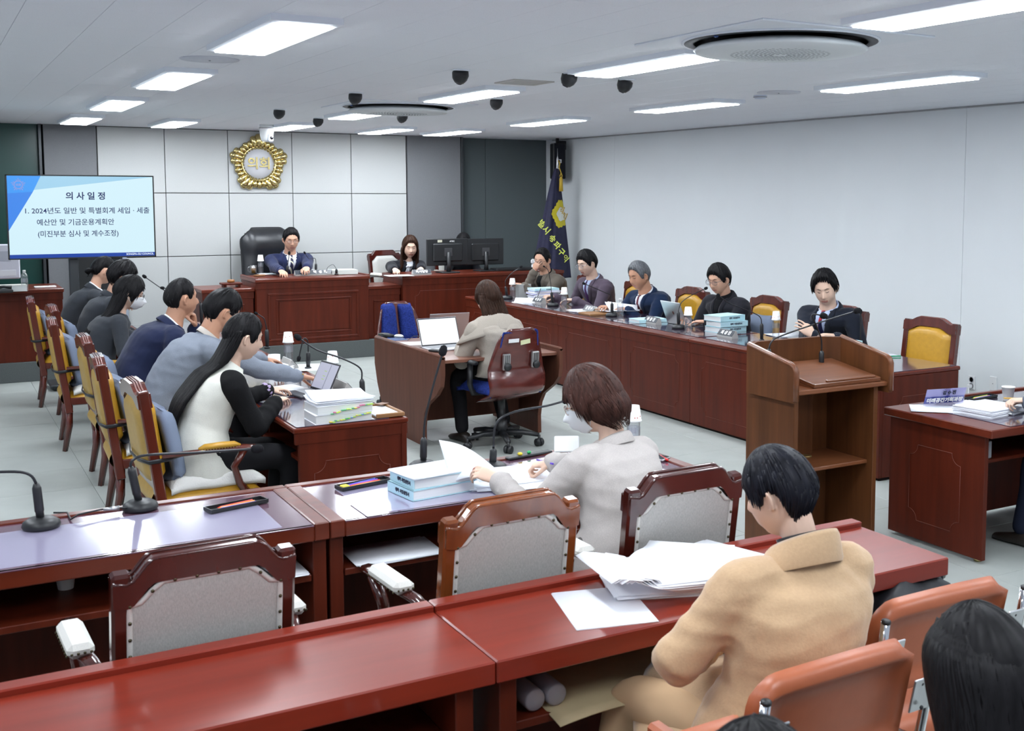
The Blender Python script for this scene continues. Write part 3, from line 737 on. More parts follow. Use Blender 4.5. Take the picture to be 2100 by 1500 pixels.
# ---- foreground bench
def fore_bench(x0, x1, label, m):
    y0, y1, zt = 2.55, 3.01, .72
    o = V(((x0+x1)/2, 2.8, 0)); t = thing('audience_bench_desk', label, 'desk', o, 0, 'foreground bench desks')
    obj('top', MB().box(x0, y0, zt-.06, x1, y1-.05, zt, b=.004), m, t, o)
    obj('raised_rail', MB().box(x0, y1-.055, zt-.06, x1-.0, y1, zt+.018, b=.004), m, t, o)
    for a in (x0+.03, x1-.09): obj('leg_panel', MB().box(a, y0+.05, 0, a+.05, y1-.02, zt-.06, b=.003), wood, t, o)
    obj('shelf', MB().box(x0+.08, y0+.08, .48, x1-.09, y1-.04, .505, b=.003), wood, t, o)
    obj('front_panel', MB().box(x0+.03, y1-.05, .04, x1-.04, y1-.02, zt-.06, b=.003), wood, t, o)
fore_bench(1.203, 2.83, 'glossy red brown foreground bench under the loose papers', woodfg)
fore_bench(-.45, 1.20, 'glossy red brown foreground bench at the lower left, empty', woodfg)

# ================================================================ chairs
def T_tilt(a, y, z): return tr(0, y, z) @ rot('X', a) @ tr(0, -y, -z)
def crest(w, z0, h, n=20, kind=0):
    "top outline from left to right (x,z)"
    out = []
    for i in range(n+1):
        u = -1+2*i/n; a = abs(u)
        if kind == 0:   z = z0 + h*(1 if a < .35 else .5+.5*math.cos((a-.35)/.5*PI) if a < .85 else 0) - (.0 if a < .85 else -.05*h)
        else:           z = z0 + (h if a < .55 else h*(.5+.5*math.cos((a-.55)/.30*PI)) if a < .85 else h*.06*(a-.85)/.15*2)
        out.append((u*w/2, z))
    return out
def leather_chair(name, label, grp):
    "mustard leather armchair facing +y, seat centre at origin"
    t = thing(name, label, 'armchair', (0, 0, 0), 0, grp)
    BT = T_tilt(.12, -.24, .46)     # backrest tilted back
    W = .50
    for sx in (-1, 1):
        x = sx*(W/2-.02)
        obj('back_post', MB(BT).box(x-.024, -.275, .30, x+.024, -.225, 1.0, b=.006), chairwood, t)
        # turned front leg, square tapered back leg
        obj('leg', MB().lathe([(.026, .38), (.026, .30), (.018, .285), (.032, .27), (.034, .245), (.020, .225), (.026, .20), (.022, .12), (.016, .02), (.018, 0)], (sx*.22, .20, 0), n=12), chairwood, t)
        obj('leg', MB().tube([(sx*.22, -.23, .40), (sx*.22, -.235, .2), (sx*.225, -.27, 0)], [.026, .024, .018], 4), chairwood, t)
        obj('armrest', MB().tube([(sx*.262, -.24, .655), (sx*.272, -.05, .66), (sx*.275, .14, .66), (sx*.272, .20, .65), (sx*.265, .225, .625)], [.022, .024, .028, .030, .012], 8, flat=.62).tube([(sx*.27, .15, .645), (sx*.268, .10, .56), (sx*.25, .13, .46), (sx*.245, .17, .40)], [.020, .018, .020, .022], 8), chairwood, t)
        p = obj('arm_pad', MB().tube([(sx*.270, -.07, .672), (sx*.273, -.04, .682), (sx*.276, .04, .684), (sx*.275, .10, .682), (sx*.273, .13, .672)], [.012, .024, .026, .024, .012], 10, flat=.7), mustard, t)
        nb = MB()
        for k in range(14):
            for s2 in (-1, 1): nb.ell((sx*.274+s2*.024, -.06+k*.0138, .671), (.003, .003, .003), 5, 3)
        obj('nails', nb, nail_b, p)
    # crest rail
    top = crest(W, .985, .045); low = [(x, z-.075) for x, z in top][::-1]
    for k, (d, y0, y1) in enumerate(((0, -.282, -.218),)):
        obj('crest_rail', MB(BT).prism(top+low, y0, y1, T=basis((0, 0, 0), (1, 0, 0), (0, 0, 1), (0, 1, 0))), chairwood, t)
    for yy in (-.262, -.25, -.238): obj('rail_ridge', MB(BT).tube([(x*.985, yy, z+.002) for x, z in top], .0045, 5), mat('pale ridge wood', (.20, .07, .06), .25, coat=.6), t)  # ridges along the crest, paler in tone than the rail
    obj('lower_rail', MB(BT).box(-.21, -.27, .47, .21, -.23, .52, b=.005), chairwood, t)
    # upholstery: front cushion bulges forward, back panel bulges backward
    def pad(sgn, z0, z1, bul):
        def fn(u, v):
            x = -.208+.416*u; zt = z1+.0
            # follow crest
            a = abs(2*u-1); zt += .035*(1 if a < .35 else .5+.5*math.cos(min(1, (a-.35)/.5)*PI))
            z = z0+(zt-z0)*v
            e = min(1, min(u, 1-u)*7)*min(1, min(v, 1-v)*9); e = math.sin(e*PI/2)
            return (x, -.25+sgn*(.012+bul*e), z)
        return fn
    b1 = obj('back_cushion', MB(BT).sheet(pad(1, .50, .925, .045), 20, 20), mustard, t)
    obj('outer_back', MB(BT).sheet(pad(-1, .50, .925, .030), 14, 14), mustard_b, t, label='paler leather on the back side of the backrest')
    obj('lower_outer_back', MB(BT).sheet(lambda u, v: (-.208+.416*u, -.262-.03*math.sin(PI*v), .36+.11*v), 6, 6), mustard_b, t)
    nb = MB(BT)
    P_ = [(pad(1, .50, .925, 0)(0, i/24.)) for i in range(25)]+[(pad(1, .50, .925, 0)(i/20., 1)) for i in range(21)]+[(pad(1, .50, .925, 0)(1, 1-i/24.)) for i in range(25)]
    for x, y, z in P_:
        for dy in (.002,): nb.ell((x, -.234, z), (.0042, .0035, .0042), 5, 3)
        nb.ell((x, -.266, z), (.0035, .003, .0035), 5, 3)
    nb.ell((0, -.266, .5), (.004, .003, .004), 5, 3)
    o = obj('nails', nb, nail_b, b1); o['kind'] = 'stuff'
    # seat
    obj('seat_rail', MB().box(-.25, -.26, .36, .25, .235, .42, b=.008), chairwood, t)
    def seat(u, v):
        x = -.245+.49*u; y = -.24+.475*v; e = math.sin(min(1, min(u, 1-u)*6)*PI/2)*math.sin(min(1, min(v, 1-v)*6)*PI/2)
        return (x, y, .415+.07*e)
    obj('seat', MB().sheet(seat, 16, 16), mustard, t)
    return t
gl, gr = 'mustard leather chairs of the left members row', 'mustard leather chairs of the right members row'
base = leather_chair('leather_armchair', 'mustard leather armchair of the long haired woman, nearest in the left row', gl)
base.scale = (1, 1, .945); base.location = (1.20, 6.10, 0); base.rotation_euler = (0, 0, -PI/2+.02)
def strap(t, rz=0):
    pass
LCH = [(1.16, 7.11, -.05, 'mustard leather armchair of the man in the grey sweater, left row'), (1.21, 8.20, 0, 'mustard leather armchair of the man in the navy suit, left row'),
       (1.13, 9.40, -.04, 'mustard leather armchair of the masked woman, left row'), (1.23, 10.52, .02, 'mustard leather armchair of the curly haired person, left row'),
       (1.14, 11.40, -.06, 'farthest mustard leather armchair of the left row, beside the wooden control desk')]
for x, y, r, lb in LCH: dup(base, (x, y, 0), -PI/2+r, lb)
RCH = [(6.27, 6.15, .06, 'empty mustard leather armchair at the near end of the right bench'), (6.33, 7.18, .05, 'mustard leather armchair behind the young man in the black suit'),
       (6.36, 8.24, .0, 'mustard leather armchair between the man in black and the young man'), (6.32, 9.40, .03, 'mustard leather armchair right of the open silver laptop'),
       (6.36, 10.50, -.02, 'mustard leather armchair behind the grey haired man'), (6.36, 11.55, 0, 'mustard leather armchair behind the man in the purple grey suit')]
for x, y, r, lb in RCH: dup(base, (x, y, 0), PI/2+r, lb, gr)

def beige_chair(name, label, grp, z=0):
    t = thing(name, label, 'armchair', (0, 0, z), 0, grp)
    BT = tr(0,0,.03) @ T_tilt(.14, -.22, .44); W = .465
    for sx in (-1, 1):
        x = sx*(W/2-.022)
        obj('back_post', MB(BT).box(x-.024, -.25, .26, x+.024, -.205, .915, b=.008), chairwood2, t)
        obj('leg', MB().tube([(sx*.21, .21, .40), (sx*.21, .215, .25), (sx*.215, .22, 0)], [.034, .030, .022], 4), chairwood2, t)
        obj('leg', MB().tube([(sx*.21, -.20, .42), (sx*.21, -.215, .2), (sx*.22, -.25, 0)], [.034, .028, .022], 4), chairwood2, t)
        obj('armrest', MB().tube([(sx*.245, -.235, .635), (sx*.265, -.16, .665), (sx*.285, -.02, .675), (sx*.285, .12, .675), (sx*.27, .20, .66), (sx*.262, .215, .645)], [.018, .024, .026, .028, .032, .015], 8, flat=.55)
            .tube([(sx*.275, .14, .655), (sx*.265, .09, .57), (sx*.245, .13, .47), (sx*.235, .18, .40)], [.024, .020, .022, .026], 8), chairwood2, t)
        p = obj('arm_pad', MB().box(sx*.285-.034, -.135, .672, sx*.285+.034, .095, .712, b=.014), beige_arm, t)
        nb = MB()
        for k in range(4): nb.ell((sx*.285-.024+.016*k, -.137, .690), (.004, .003, .004), 6, 4)
        for k in range(9): nb.ell((sx*.285+sx*.035, -.12+.025*k, .682), (.003, .004, .004), 6, 4)
        obj('nails', nb, nail_m, p)
    top = crest(W, .885, .062, 28, 1); low = [(x*.995, z-.062) for x, z in top][::-1]
    obj('crest_rail', MB(BT).prism(top+low, -.256, -.196, T=basis((0, 0, 0), (1, 0, 0), (0, 0, 1), (0, 1, 0))), chairwood2, t)
    mb = MB(BT); mb.tube([(x, -.206, z+.001) for x, z in top], .0065, 6).tube([(x, -.248, z+.001) for x, z in top], .0065, 6); obj('rail_edge', mb, chairwood2, t)
    obj('lower_rail', MB(BT).box(-.21, -.245, .42, .21, -.205, .47, b=.005), chairwood2, t)
    def zt(u):
        a = abs(2*u-1); return .832+(.055 if a < .55 else .055*(.5+.5*math.cos(min(1, (a-.55)/.38)*PI)))
    def pad(sgn, bul, g=0):
        def fn(u, v):
            x = -.195+.39*u; z = .46+(zt(u)-.46)*v
            e = min(1, min(u, 1-u)*8)*min(1, min(v, 1-v)*9)
            return (x, -.226+sgn*(.020+bul*math.sin(e*PI/2)), z)
        return fn
    b1 = obj('back_cushion', MB(BT).sheet(pad(1, .03), 18, 18), beige, t)
    b2 = obj('outer_back', MB(BT).sheet(pad(-1, .006), 18, 18), beige, t)
    pr = [pad(-1, 0)(0, i/16.) for i in range(17)]+[pad(-1, 0)(i/14., 1) for i in range(1, 14)]+[pad(-1, 0)(1, 1-i/16.) for i in range(17)]
    obj('piping', MB(BT).tube([(p[0]*.985, -.2485, p[2]-.004) for p in pr], .0085, 6, flat=.5, up=(0, 1, 0)), beige_arm, b2)
    for i, p in enumerate(pr[::2]): obj('nail', MB(BT).ell((p[0]*.985, -.254, p[2]-.004), (.0052, .004, .0052), 7, 4), nail_m, b2)
    obj('seat_rail', MB().box(-.24, -.22, .345, .24, .235, .405, b=.008), chairwood2, t)
    def seat(u, v):
        e = math.sin(min(1, min(u, 1-u)*6)*PI/2)*math.sin(min(1, min(v, 1-v)*6)*PI/2); return (-.245+.49*u, -.215+.455*v, .40+.075*e)
    obj('seat', MB().sheet(seat, 14, 14), beige, t)
    nb = MB()
    for k in range(16):
        nb.ell((-.225+.03*k, .241, .41), (.004, .004, .004), 6, 4)
        for sx in (-1, 1): nb.ell((sx*.246, -.2+.028*k, .41), (.004, .004, .004), 6, 4)
    obj('nails', nb, nail_m, t)['kind'] = 'stuff'
    return t
gb = 'beige upholstered armchairs with studded backs'
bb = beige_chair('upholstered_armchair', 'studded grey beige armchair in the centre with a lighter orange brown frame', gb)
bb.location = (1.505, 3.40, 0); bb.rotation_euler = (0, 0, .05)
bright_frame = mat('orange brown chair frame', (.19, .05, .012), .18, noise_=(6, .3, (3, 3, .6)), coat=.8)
dup(bb, (.60, 3.37, 0), .03, 'studded grey beige armchair at the left behind the two microphones')
dup(bb, (2.165, 3.41, 0), .02, 'studded grey beige armchair right of the woman in the grey blazer')
dup(bb, (-.26, 3.36, 0), -.03, 'beige armchair at the left edge, only its white arm pad in frame')
dup(bb, (5.35, 3.62, 0), .25, 'beige studded armchair under the right side desk at the right edge')
dup(bb, (5.12, 13.72, .2), PI+.25, 'beige studded armchair of the young secretary woman on the dais')
dup(bb, (6.0, 13.78, .2), PI, 'beige armchair of the person hidden behind the monitors')

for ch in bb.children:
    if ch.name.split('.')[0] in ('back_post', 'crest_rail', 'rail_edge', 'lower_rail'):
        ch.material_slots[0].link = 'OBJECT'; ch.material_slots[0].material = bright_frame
# ---- blue swivel chairs
def swivel(label):
    t = thing('swivel_chair', label, 'office chair', (0, 0, 0), 0, 'blue office chairs with plywood backs')
    for k in range(5):
        a = 2*PI*k/5+.55; c, s = math.cos(a), math.sin(a)
        obj('leg', MB().tube([(.03*c, .03*s, .10), (.16*c, .16*s, .105), (.285*c, .285*s, .085)], [.034, .026, .020], 6, flat=.8), black_p, t)
        M_ = tr(.285*c, .285*s, 0) @ rot('Z', a+.8)
        obj('castor', MB(M_).tube([(-.026, 0, .030), (-.008, 0, .030)], .030, 14).tube([(.008, 0, .030), (.026, 0, .030)], .030, 14).tube([(0, 0, .03), (0, 0, .085)], .010, 8), black_p, t)
    obj('gas_column', MB().lathe([(.045, .09), (.045, .2), (.028, .2), (.028, .38), (.06, .38), (.06, .41)], n=16), black_p, t)
    obj('mechanism', MB().box(-.10, -.10, .39, .10, .12, .43, b=.01), black_p, t)
    obj('seat', MB().sheet(lambda u, v: ((u-.5)*.47*(1-.15*max(0, .3-v)), -.20+.46*v, .44+.07*math.sin(min(1, min(u, 1-u)*6)*PI/2)*math.sin(min(1, min(v, 1-v)*6)*PI/2)), 14, 14, .03), bluef, t)
    # bent plywood shell: seat pan curving up to the back
    def sh(off):
        def fn(u, v):
            hw = .245-.02*math.cos(v*PI*2)*.5-.075*max(0, v-.35)/.65
            cut = .055*max(0, v-.86)/.14
            x = (2*u-1)*hw
            ax = abs(2*u-1)
            z = .36+.56*v; 
            if v > .85: z -= .08*max(0, ax-.62)/.38*(v-.85)/.15*.7
            y = -.232-.045*math.sin(min(1, v/.46)*PI)-.10*max(0, v-.3)+.050*ax*ax
            y += .16*(max(0, .14-v)/.14)**1.5
            return (x, y-off, z)
        return fn
    s_ = obj('back_shell', MB().sheet(sh(0), 20, 26, .014), shellw, t)
    for sx in (-1, 1):
        def pad(u, v, sx=sx):
            x = sx*(.020+.165*u*(1-.30*max(0, v-.3))); z = .50+.40*v
            e = (1-(2*u-1)**4)*(1-(2*v-1)**6)
            return (x, sh(0)((x/.49)+.5, (z-.36)/.56)[1]+.012+.055*max(0, e)**.5, z)
        obj('back_pad', MB().sheet(pad, 12, 18, .01), bluef, t)
        obj('armrest', MB().tube([(sx*.27, -.08, .66), (sx*.275, .02, .668), (sx*.272, .13, .665)], [.026, .032, .026], 10, flat=.55).tube([(sx*.27, .0, .65), (sx*.28, -.01, .50), (sx*.25, 0, .43), (sx*.12, 0, .42)], [.026, .024, .024, .018], 6), black_p, t)
        p = obj('adjuster_plate', MB(tr(sx*.125, -.275, .68) @ rot('X', .08)).box(-.032, -.006, -.06, .032, .02, .06, b=.006), silver, s_)
        for k in (-1, 0, 1): obj('slot', MB(tr(sx*.125, -.281, .70) @ rot('X', .08)).box(k*.014-.003, -.002, -.03, k*.014+.003, .002, .03), black_p, s_)
        obj('knob', MB(tr(sx*.125, -.29, .645) @ rot('X', PI/2)).lathe([(.028, -.012), (.03, .0), (.024, .012)], n=16), black_p, s_)
    return t, s_
sw, sh_ = swivel('blue swivel chair with red brown plywood back under the note taker')
sw.location = (3.70, 7.74, 0); sw.rotation_euler = (0, 0, .12)
d2 = dup(sw, (3.72, 9.62, 0), PI+.18, 'empty blue swivel chair facing the camera behind the centre desk')
obj('sticker', MB(tr(-.075, -.292, .835) @ rot('X', .1)).box(-.045, -.001, -.014, .045, .001, .014), white_p, sh_, label='white label sticker')
obj('sticker', MB(tr(.025, -.292, .82) @ rot('X', .1) @ rot('Y', -.12)).box(-.042, -.001, -.017, .042, .001, .017), mat('pale yellow note', (.68, .70, .42), .7), sh_, label='pale yellow note')

# ---- chairman's executive chair
t = thing('executive_chair', 'big black leather executive chair behind the chairman', 'office chair', (3.60, 13.80, .2), PI+.12)
def eb(u, v):
    x = (u-.5)*.56*(1-.10*v*v); z = .42+.80*v
    e = math.sin(min(1, min(u, 1-u)*7)*PI/2)*math.sin(min(1, min(v, 1-v)*8)*PI/2)
    wing = .05*abs(2*u-1)**2
    roll = .035*math.exp(-((v-.84)/.13)**2)
    return (x, -.20-.12*v+wing+.03+.06*e+roll*e, z)
obj('backrest', MB().sheet(eb, 26, 30, .09), black_l, t)
for sx in (-1, 1):
    obj('back_bolster', MB().tube([(sx*.245, -.16, .46), (sx*.26, -.18, .75), (sx*.255, -.22, 1.0), (sx*.22, -.25, 1.15)], [.045, .055, .055, .03], 10), black_l, t)
    obj('armrest', MB().tube([(sx*.31, -.15, .66), (sx*.33, .0, .68), (sx*.31, .16, .66)], [.03, .036, .03], 10, flat=.6).tube([(sx*.31, .12, .66), (sx*.31, .1, .50), (sx*.2, 0, .42)], .022, 8), black_l, t)
obj('headrest', MB().tube([(-.19, -.165, 1.12), (0, -.165, 1.125), (.19, -.165, 1.12)], [.05, .062, .05], 12, flat=.9), black_l, t)
obj('seat', MB().sheet(lambda u, v: ((u-.5)*.54, -.22+.50*v, .40+.10*math.sin(min(1, min(u, 1-u)*6)*PI/2)*math.sin(min(1, min(v, 1-v)*6)*PI/2)), 14, 14, .05), black_l, t)
obj('gas_column', MB().lathe([(.03, .08), (.03, .38), (.1, .38)], n=14), black_p, t)
for k in range(5):
    a = 2*PI*k/5; c, s = math.cos(a), math.sin(a)
    obj('leg', MB().tube([(0, 0, .09), (.28*c, .28*s, .075)], [.03, .02], 6).ell((.28*c, .28*s, .03), (.028, .028, .03), 8, 6), black_p, t)

# ---- orange chrome chairs
def orange_chair(label):
    t = thing('chrome_armchair', label, 'chair', (0, 0, 0), 0, 'tan leatherette chairs with chrome tube frames')
    def bk(u, v):
        x = (u-.5)*.455; e = math.sin(min(1, min(u, 1-u)*9)*PI/2)*math.sin(min(1, min(v, 1-v)*5)*PI/2)
        sag = .018*math.sin(u*PI)
        return (x, -.205-.05*v-sag+.008+.028*e, .555+.235*v+.012*math.sin(u*PI))
    obj('backrest', MB().sheet(bk, 22, 12, .05), orange_l, t)
    obj('seat', MB().sheet(lambda u, v: ((u-.5)*.46, -.20+.44*v, .40+.06*math.sin(min(1, min(u, 1-u)*7)*PI/2)*math.sin(min(1, min(v, 1-v)*7)*PI/2)), 14, 14, .03), orange_l, t)
    for sx in (-1, 1):
        x = sx*.262
        obj('frame_tube', MB().tube([(x, -.275, .80), (x, -.262, .70), (x, -.235, .56), (x, -.21, .46), (x, -.16, .385), (x, .0, .375), (x, .20, .375), (x, .235, .35), (x, .24, .30), (x, .235, .05), (x, .20, .015), (x, 0, .012), (x, -.28, .012)], .0125, 10), chrome, t)
        obj('end_cap', MB(tr(x, -.276, .80) @ rot('X', .14)).lathe([(.0128, -.004), (.0128, .003), (.008, .006)], n=12), black_p, t)
        p = obj('bracket', MB(tr(sx*.228, -.272, .70) @ rot('X', .22)).box(-.034, -.003, -.045, .030, .003, .045, b=.002), silver, t)
        for dz in (-.03, .03): obj('screw', MB(tr(sx*.222, -.279+.03*0, .70+dz)).ell((0, -.0, 0), (.006, .004, .006), 8, 5), black_p, p)
        obj('armrest', MB().box(sx*.262-.022, -.13, .555, sx*.262+.022, .16, .585, b=.01), orange_l, t)
        obj('arm_tube', MB().tube([(x, -.245, .60), (x, -.22, .56), (x, -.10, .55), (x, .15, .55), (x, .20, .52), (x, .205, .38)], .009, 8), chrome, t)
    obj('cross_tube', MB().tube([(-.262, -.12, .375), (.262, -.12, .375)], .01, 8), chrome, t)
    obj('cross_tube', MB().tube([(-.262, .15, .375), (.262, .15, .375)], .01, 8), chrome, t)
    return t
oc = orange_chair('tan orange chrome chair behind the person in the camel coat')
oc.location = (1.785, 2.16, 0); oc.rotation_euler = (0, 0, .02)
dup(oc, (2.36, 2.36, 0), -.02, 'tan orange chrome chair right of the camel coat, mostly behind dark hair')
dup(oc, (1.20, 2.03, 0), .03, 'tan orange chrome chair whose top edge shows at the bottom of the picture')
dup(oc, (.74, 2.05, 0), .05, 'tan orange chrome chair showing only a small corner at the bottom edge')
# ================================================================ people
def smooth01(x): x = max(0, min(1, x)); return x*x*(3-2*x)
def gz(x, s): return math.exp(-(x/s)**2)
def head_pt(lon, lat, fat=1.0):
    """point of the head, local frame x right, y forward, z up, origin mid head; lon 0 = front, + to the right; lat -pi/2..pi/2"""
    cx, cy_, cz = math.sin(lon)*math.cos(lat), math.cos(lon)*math.cos(lat), math.sin(lat)
    x = .0745*math.copysign(abs(cx)**.92, cx); y = (.088 if cy_ > 0 else .102)*cy_; z = .118*cz
    if z < 0:
        k = -z/.118
        x *= 1-.30*k**1.6*(1 if cy_ > -.2 else 1)
        x *= (1+.07*fat*gz(k-.45, .25))
        if cy_ < 0: y *= 1-.42*smooth01(k*1.3)
        if cy_ > 0: y += .012*smooth01(k*1.2)*cy_
    if z > .04: y *= 1-.10*smooth01((z-.04)/.08)*(1 if cy_ > 0 else 0)
    f = max(0, cy_)
    if cy_ > .15:
        # nose
        if -.048 < z < .035:
            t = (.030-z)/.066; prof = .026*smooth01(t*1.15) if t < .87 else .026*max(0, 1-(t-.87)/.22)
            wdt = .008+.007*max(0, min(1, t))
            y += prof*gz(x, wdt)
        ax = abs(x)
        y -= .0085*gz(ax-.031, .017)*gz(z-.016, .013)
        y += .0045*gz(ax-.031, .011)*gz(z-.014, .008)
        y += .0045*gz(z-.036, .009)*smooth01((.058-ax)/.03)
        y += .005*gz(ax-.042, .018)*gz(z+.022, .022)
        y += .0060*gz(x, .026)*gz(z+.060, .015)
        y -= .0040*gz(x, .024)*gz(z+.0605, .0035)
        y -= .004*gz(x, .02)*gz(z+.080, .006)
        y += .009*gz(x, .022)*gz(z+.098, .014)
    return V((x, y, z))
def lat_of_z(z): return math.asin(max(-.99, min(.99, z/.118)))

def capsule(mb, a, b, ra, rb, n=10):
    a = V(a); b = V(b); d = b-a
    if d.length < 1e-6: d = V((0, 0, .001))
    d.normalize(); pts = []; rs = []
    for k in (-.95, -.75, -.4, 0): pts.append(a+d*ra*k); rs.append(ra*math.sqrt(1-k*k))
    for k in (0, .4, .75, .95): pts.append(b+d*rb*k); rs.append(rb*math.sqrt(1-k*k))
    mb.tube(pts, rs, n)
def chain(mb, pts, rs, n=12, flat=1.0, up=None):
    "smooth tapered tube with rounded ends"
    P = [V(p) for p in pts]
    # catmull-rom resample
    Q = []; R = []
    for i in range(len(P)-1):
        p0, p1, p2, p3 = P[max(0, i-1)], P[i], P[i+1], P[min(len(P)-1, i+2)]
        for k in range(4):
            t = k/4; Q.append(.5*((2*p1)+(p2-p0)*t+(2*p0-5*p1+4*p2-p3)*t*t+(3*p1-p0-3*p2+p3)*t**3)); R.append(rs[i]+(rs[i+1]-rs[i])*t)
    Q.append(P[-1]); R.append(rs[-1])
    d0 = (Q[0]-Q[1]).normalized(); d1 = (Q[-1]-Q[-2]).normalized()
    Q = [Q[0]+d0*R[0]*.8, Q[0]+d0*R[0]*.5]+Q+[Q[-1]+d1*R[-1]*.5, Q[-1]+d1*R[-1]*.8]
    R = [R[0]*.4, R[0]*.8]+R+[R[-1]*.8, R[-1]*.4]
    mb.tube(Q, R, n, flat=flat, up=up)

def remesh(mb, voxel, smooth=3, post=None, ratio=None):
    me = mb.mesh('tmp'); o = bpy.data.objects.new('tmp', me); COL.objects.link(o)
    m = o.modifiers.new('r', 'REMESH'); m.mode = 'VOXEL'; m.voxel_size = voxel; m.use_smooth_shade = True
    if smooth:
        s = o.modifiers.new('s', 'SMOOTH'); s.factor = .5; s.iterations = smooth
    if ratio:
        d = o.modifiers.new('d', 'DECIMATE'); d.ratio = ratio
    r = evalmesh(o); bpy.data.objects.remove(o); bpy.data.meshes.remove(me)
    return r
def shift(me, origin):
    me.transform(tr(*(-V(origin)))); return me

def hand(mb, wrist, d, nrm, side, curl=.5, spread=1, s=1.0, pinch=False):
    """wrist point, d: direction wrist->fingers, nrm: back-of-hand normal, side=+1 if the thumb lies at +x' (x' = d x nrm)"""
    d = V(d).normalized(); nrm = V(nrm); nrm = (nrm-d*nrm.dot(d)).normalized(); xx = d.cross(nrm)*side
    w = V(wrist)
    M_ = lambda a, b, c: w+xx*a*s+d*b*s+nrm*c*s
    # palm
    rings = []
    for b, hw, ht in ((-.03, .024, .018), (.0, .026, .018), (.03, .034, .017), (.06, .040, .015), (.085, .039, .012), (.092, .034, .008)):
        rings.append([M_(hw*math.cos(q), b, ht*math.sin(q)) for q in [2*PI*j/12 for j in range(12)]])
    mb.loft(rings)
    L = [(.030, .072, .0082), (.010, .080, .0086), (-.010, .074, .0082), (-.029, .058, .0072)]   # offset, length, radius
    for i, (ox, ln, r) in enumerate(L):
        a = (1.5-i)*.09*spread; c = curl*(1+.12*i)
        base = M_(ox, .082, 0); dr = (d*math.cos(a)+xx*math.sin(a)).normalized(); p = base; ang = 0
        if pinch and i == 0: c = curl*1.15
        for seg, k in ((.44, .75), (.31, 1.15), (.25, .8)):
            ang += c*k; q = p+(dr*math.cos(ang)-nrm*math.sin(ang))*ln*seg*s
            capsule(mb, p, q, r*s*(1-.06*seg), r*s*.9, 8); p = q; r *= .93
    # thumb from the side of the palm near its base
    p0 = M_(.024, .018, -.004); p1 = M_(.050, .046, -.014-.01*curl); p2 = M_(.054-.012*curl, .074, -.022-.022*curl); p3 = M_(.050-.026*curl, .096, -.028-.03*curl)
    capsule(mb, p0, p1, .0135*s, .0105*s, 8); capsule(mb, p1, p2, .010*s, .009*s, 8); capsule(mb, p2, p3, .009*s, .0075*s, 8)
    return M_

def ik(S, W, l1, l2, pole):
    d = W-S; D = d.length
    if D > (l1+l2)*.995: W = S+d*((l1+l2)*.995/D); d = W-S; D = d.length
    a = (l1*l1-l2*l2+D*D)/(2*D); h = math.sqrt(max(0, l1*l1-a*a)); dn = d.normalized()
    p = V(pole); p = (p-dn*p.dot(dn)); p = p.normalized() if p.length > 1e-5 else V((0, 0, -1))
    return S+dn*a+p*h, W

def facing_basis(o, yaw, pitch=0, roll=0):
    "local y = looking direction; yaw measured from +y towards +x; pitch down positive"
    return tr(*o) @ rot('Z', -yaw) @ rot('X', -pitch) @ rot('Y', roll)

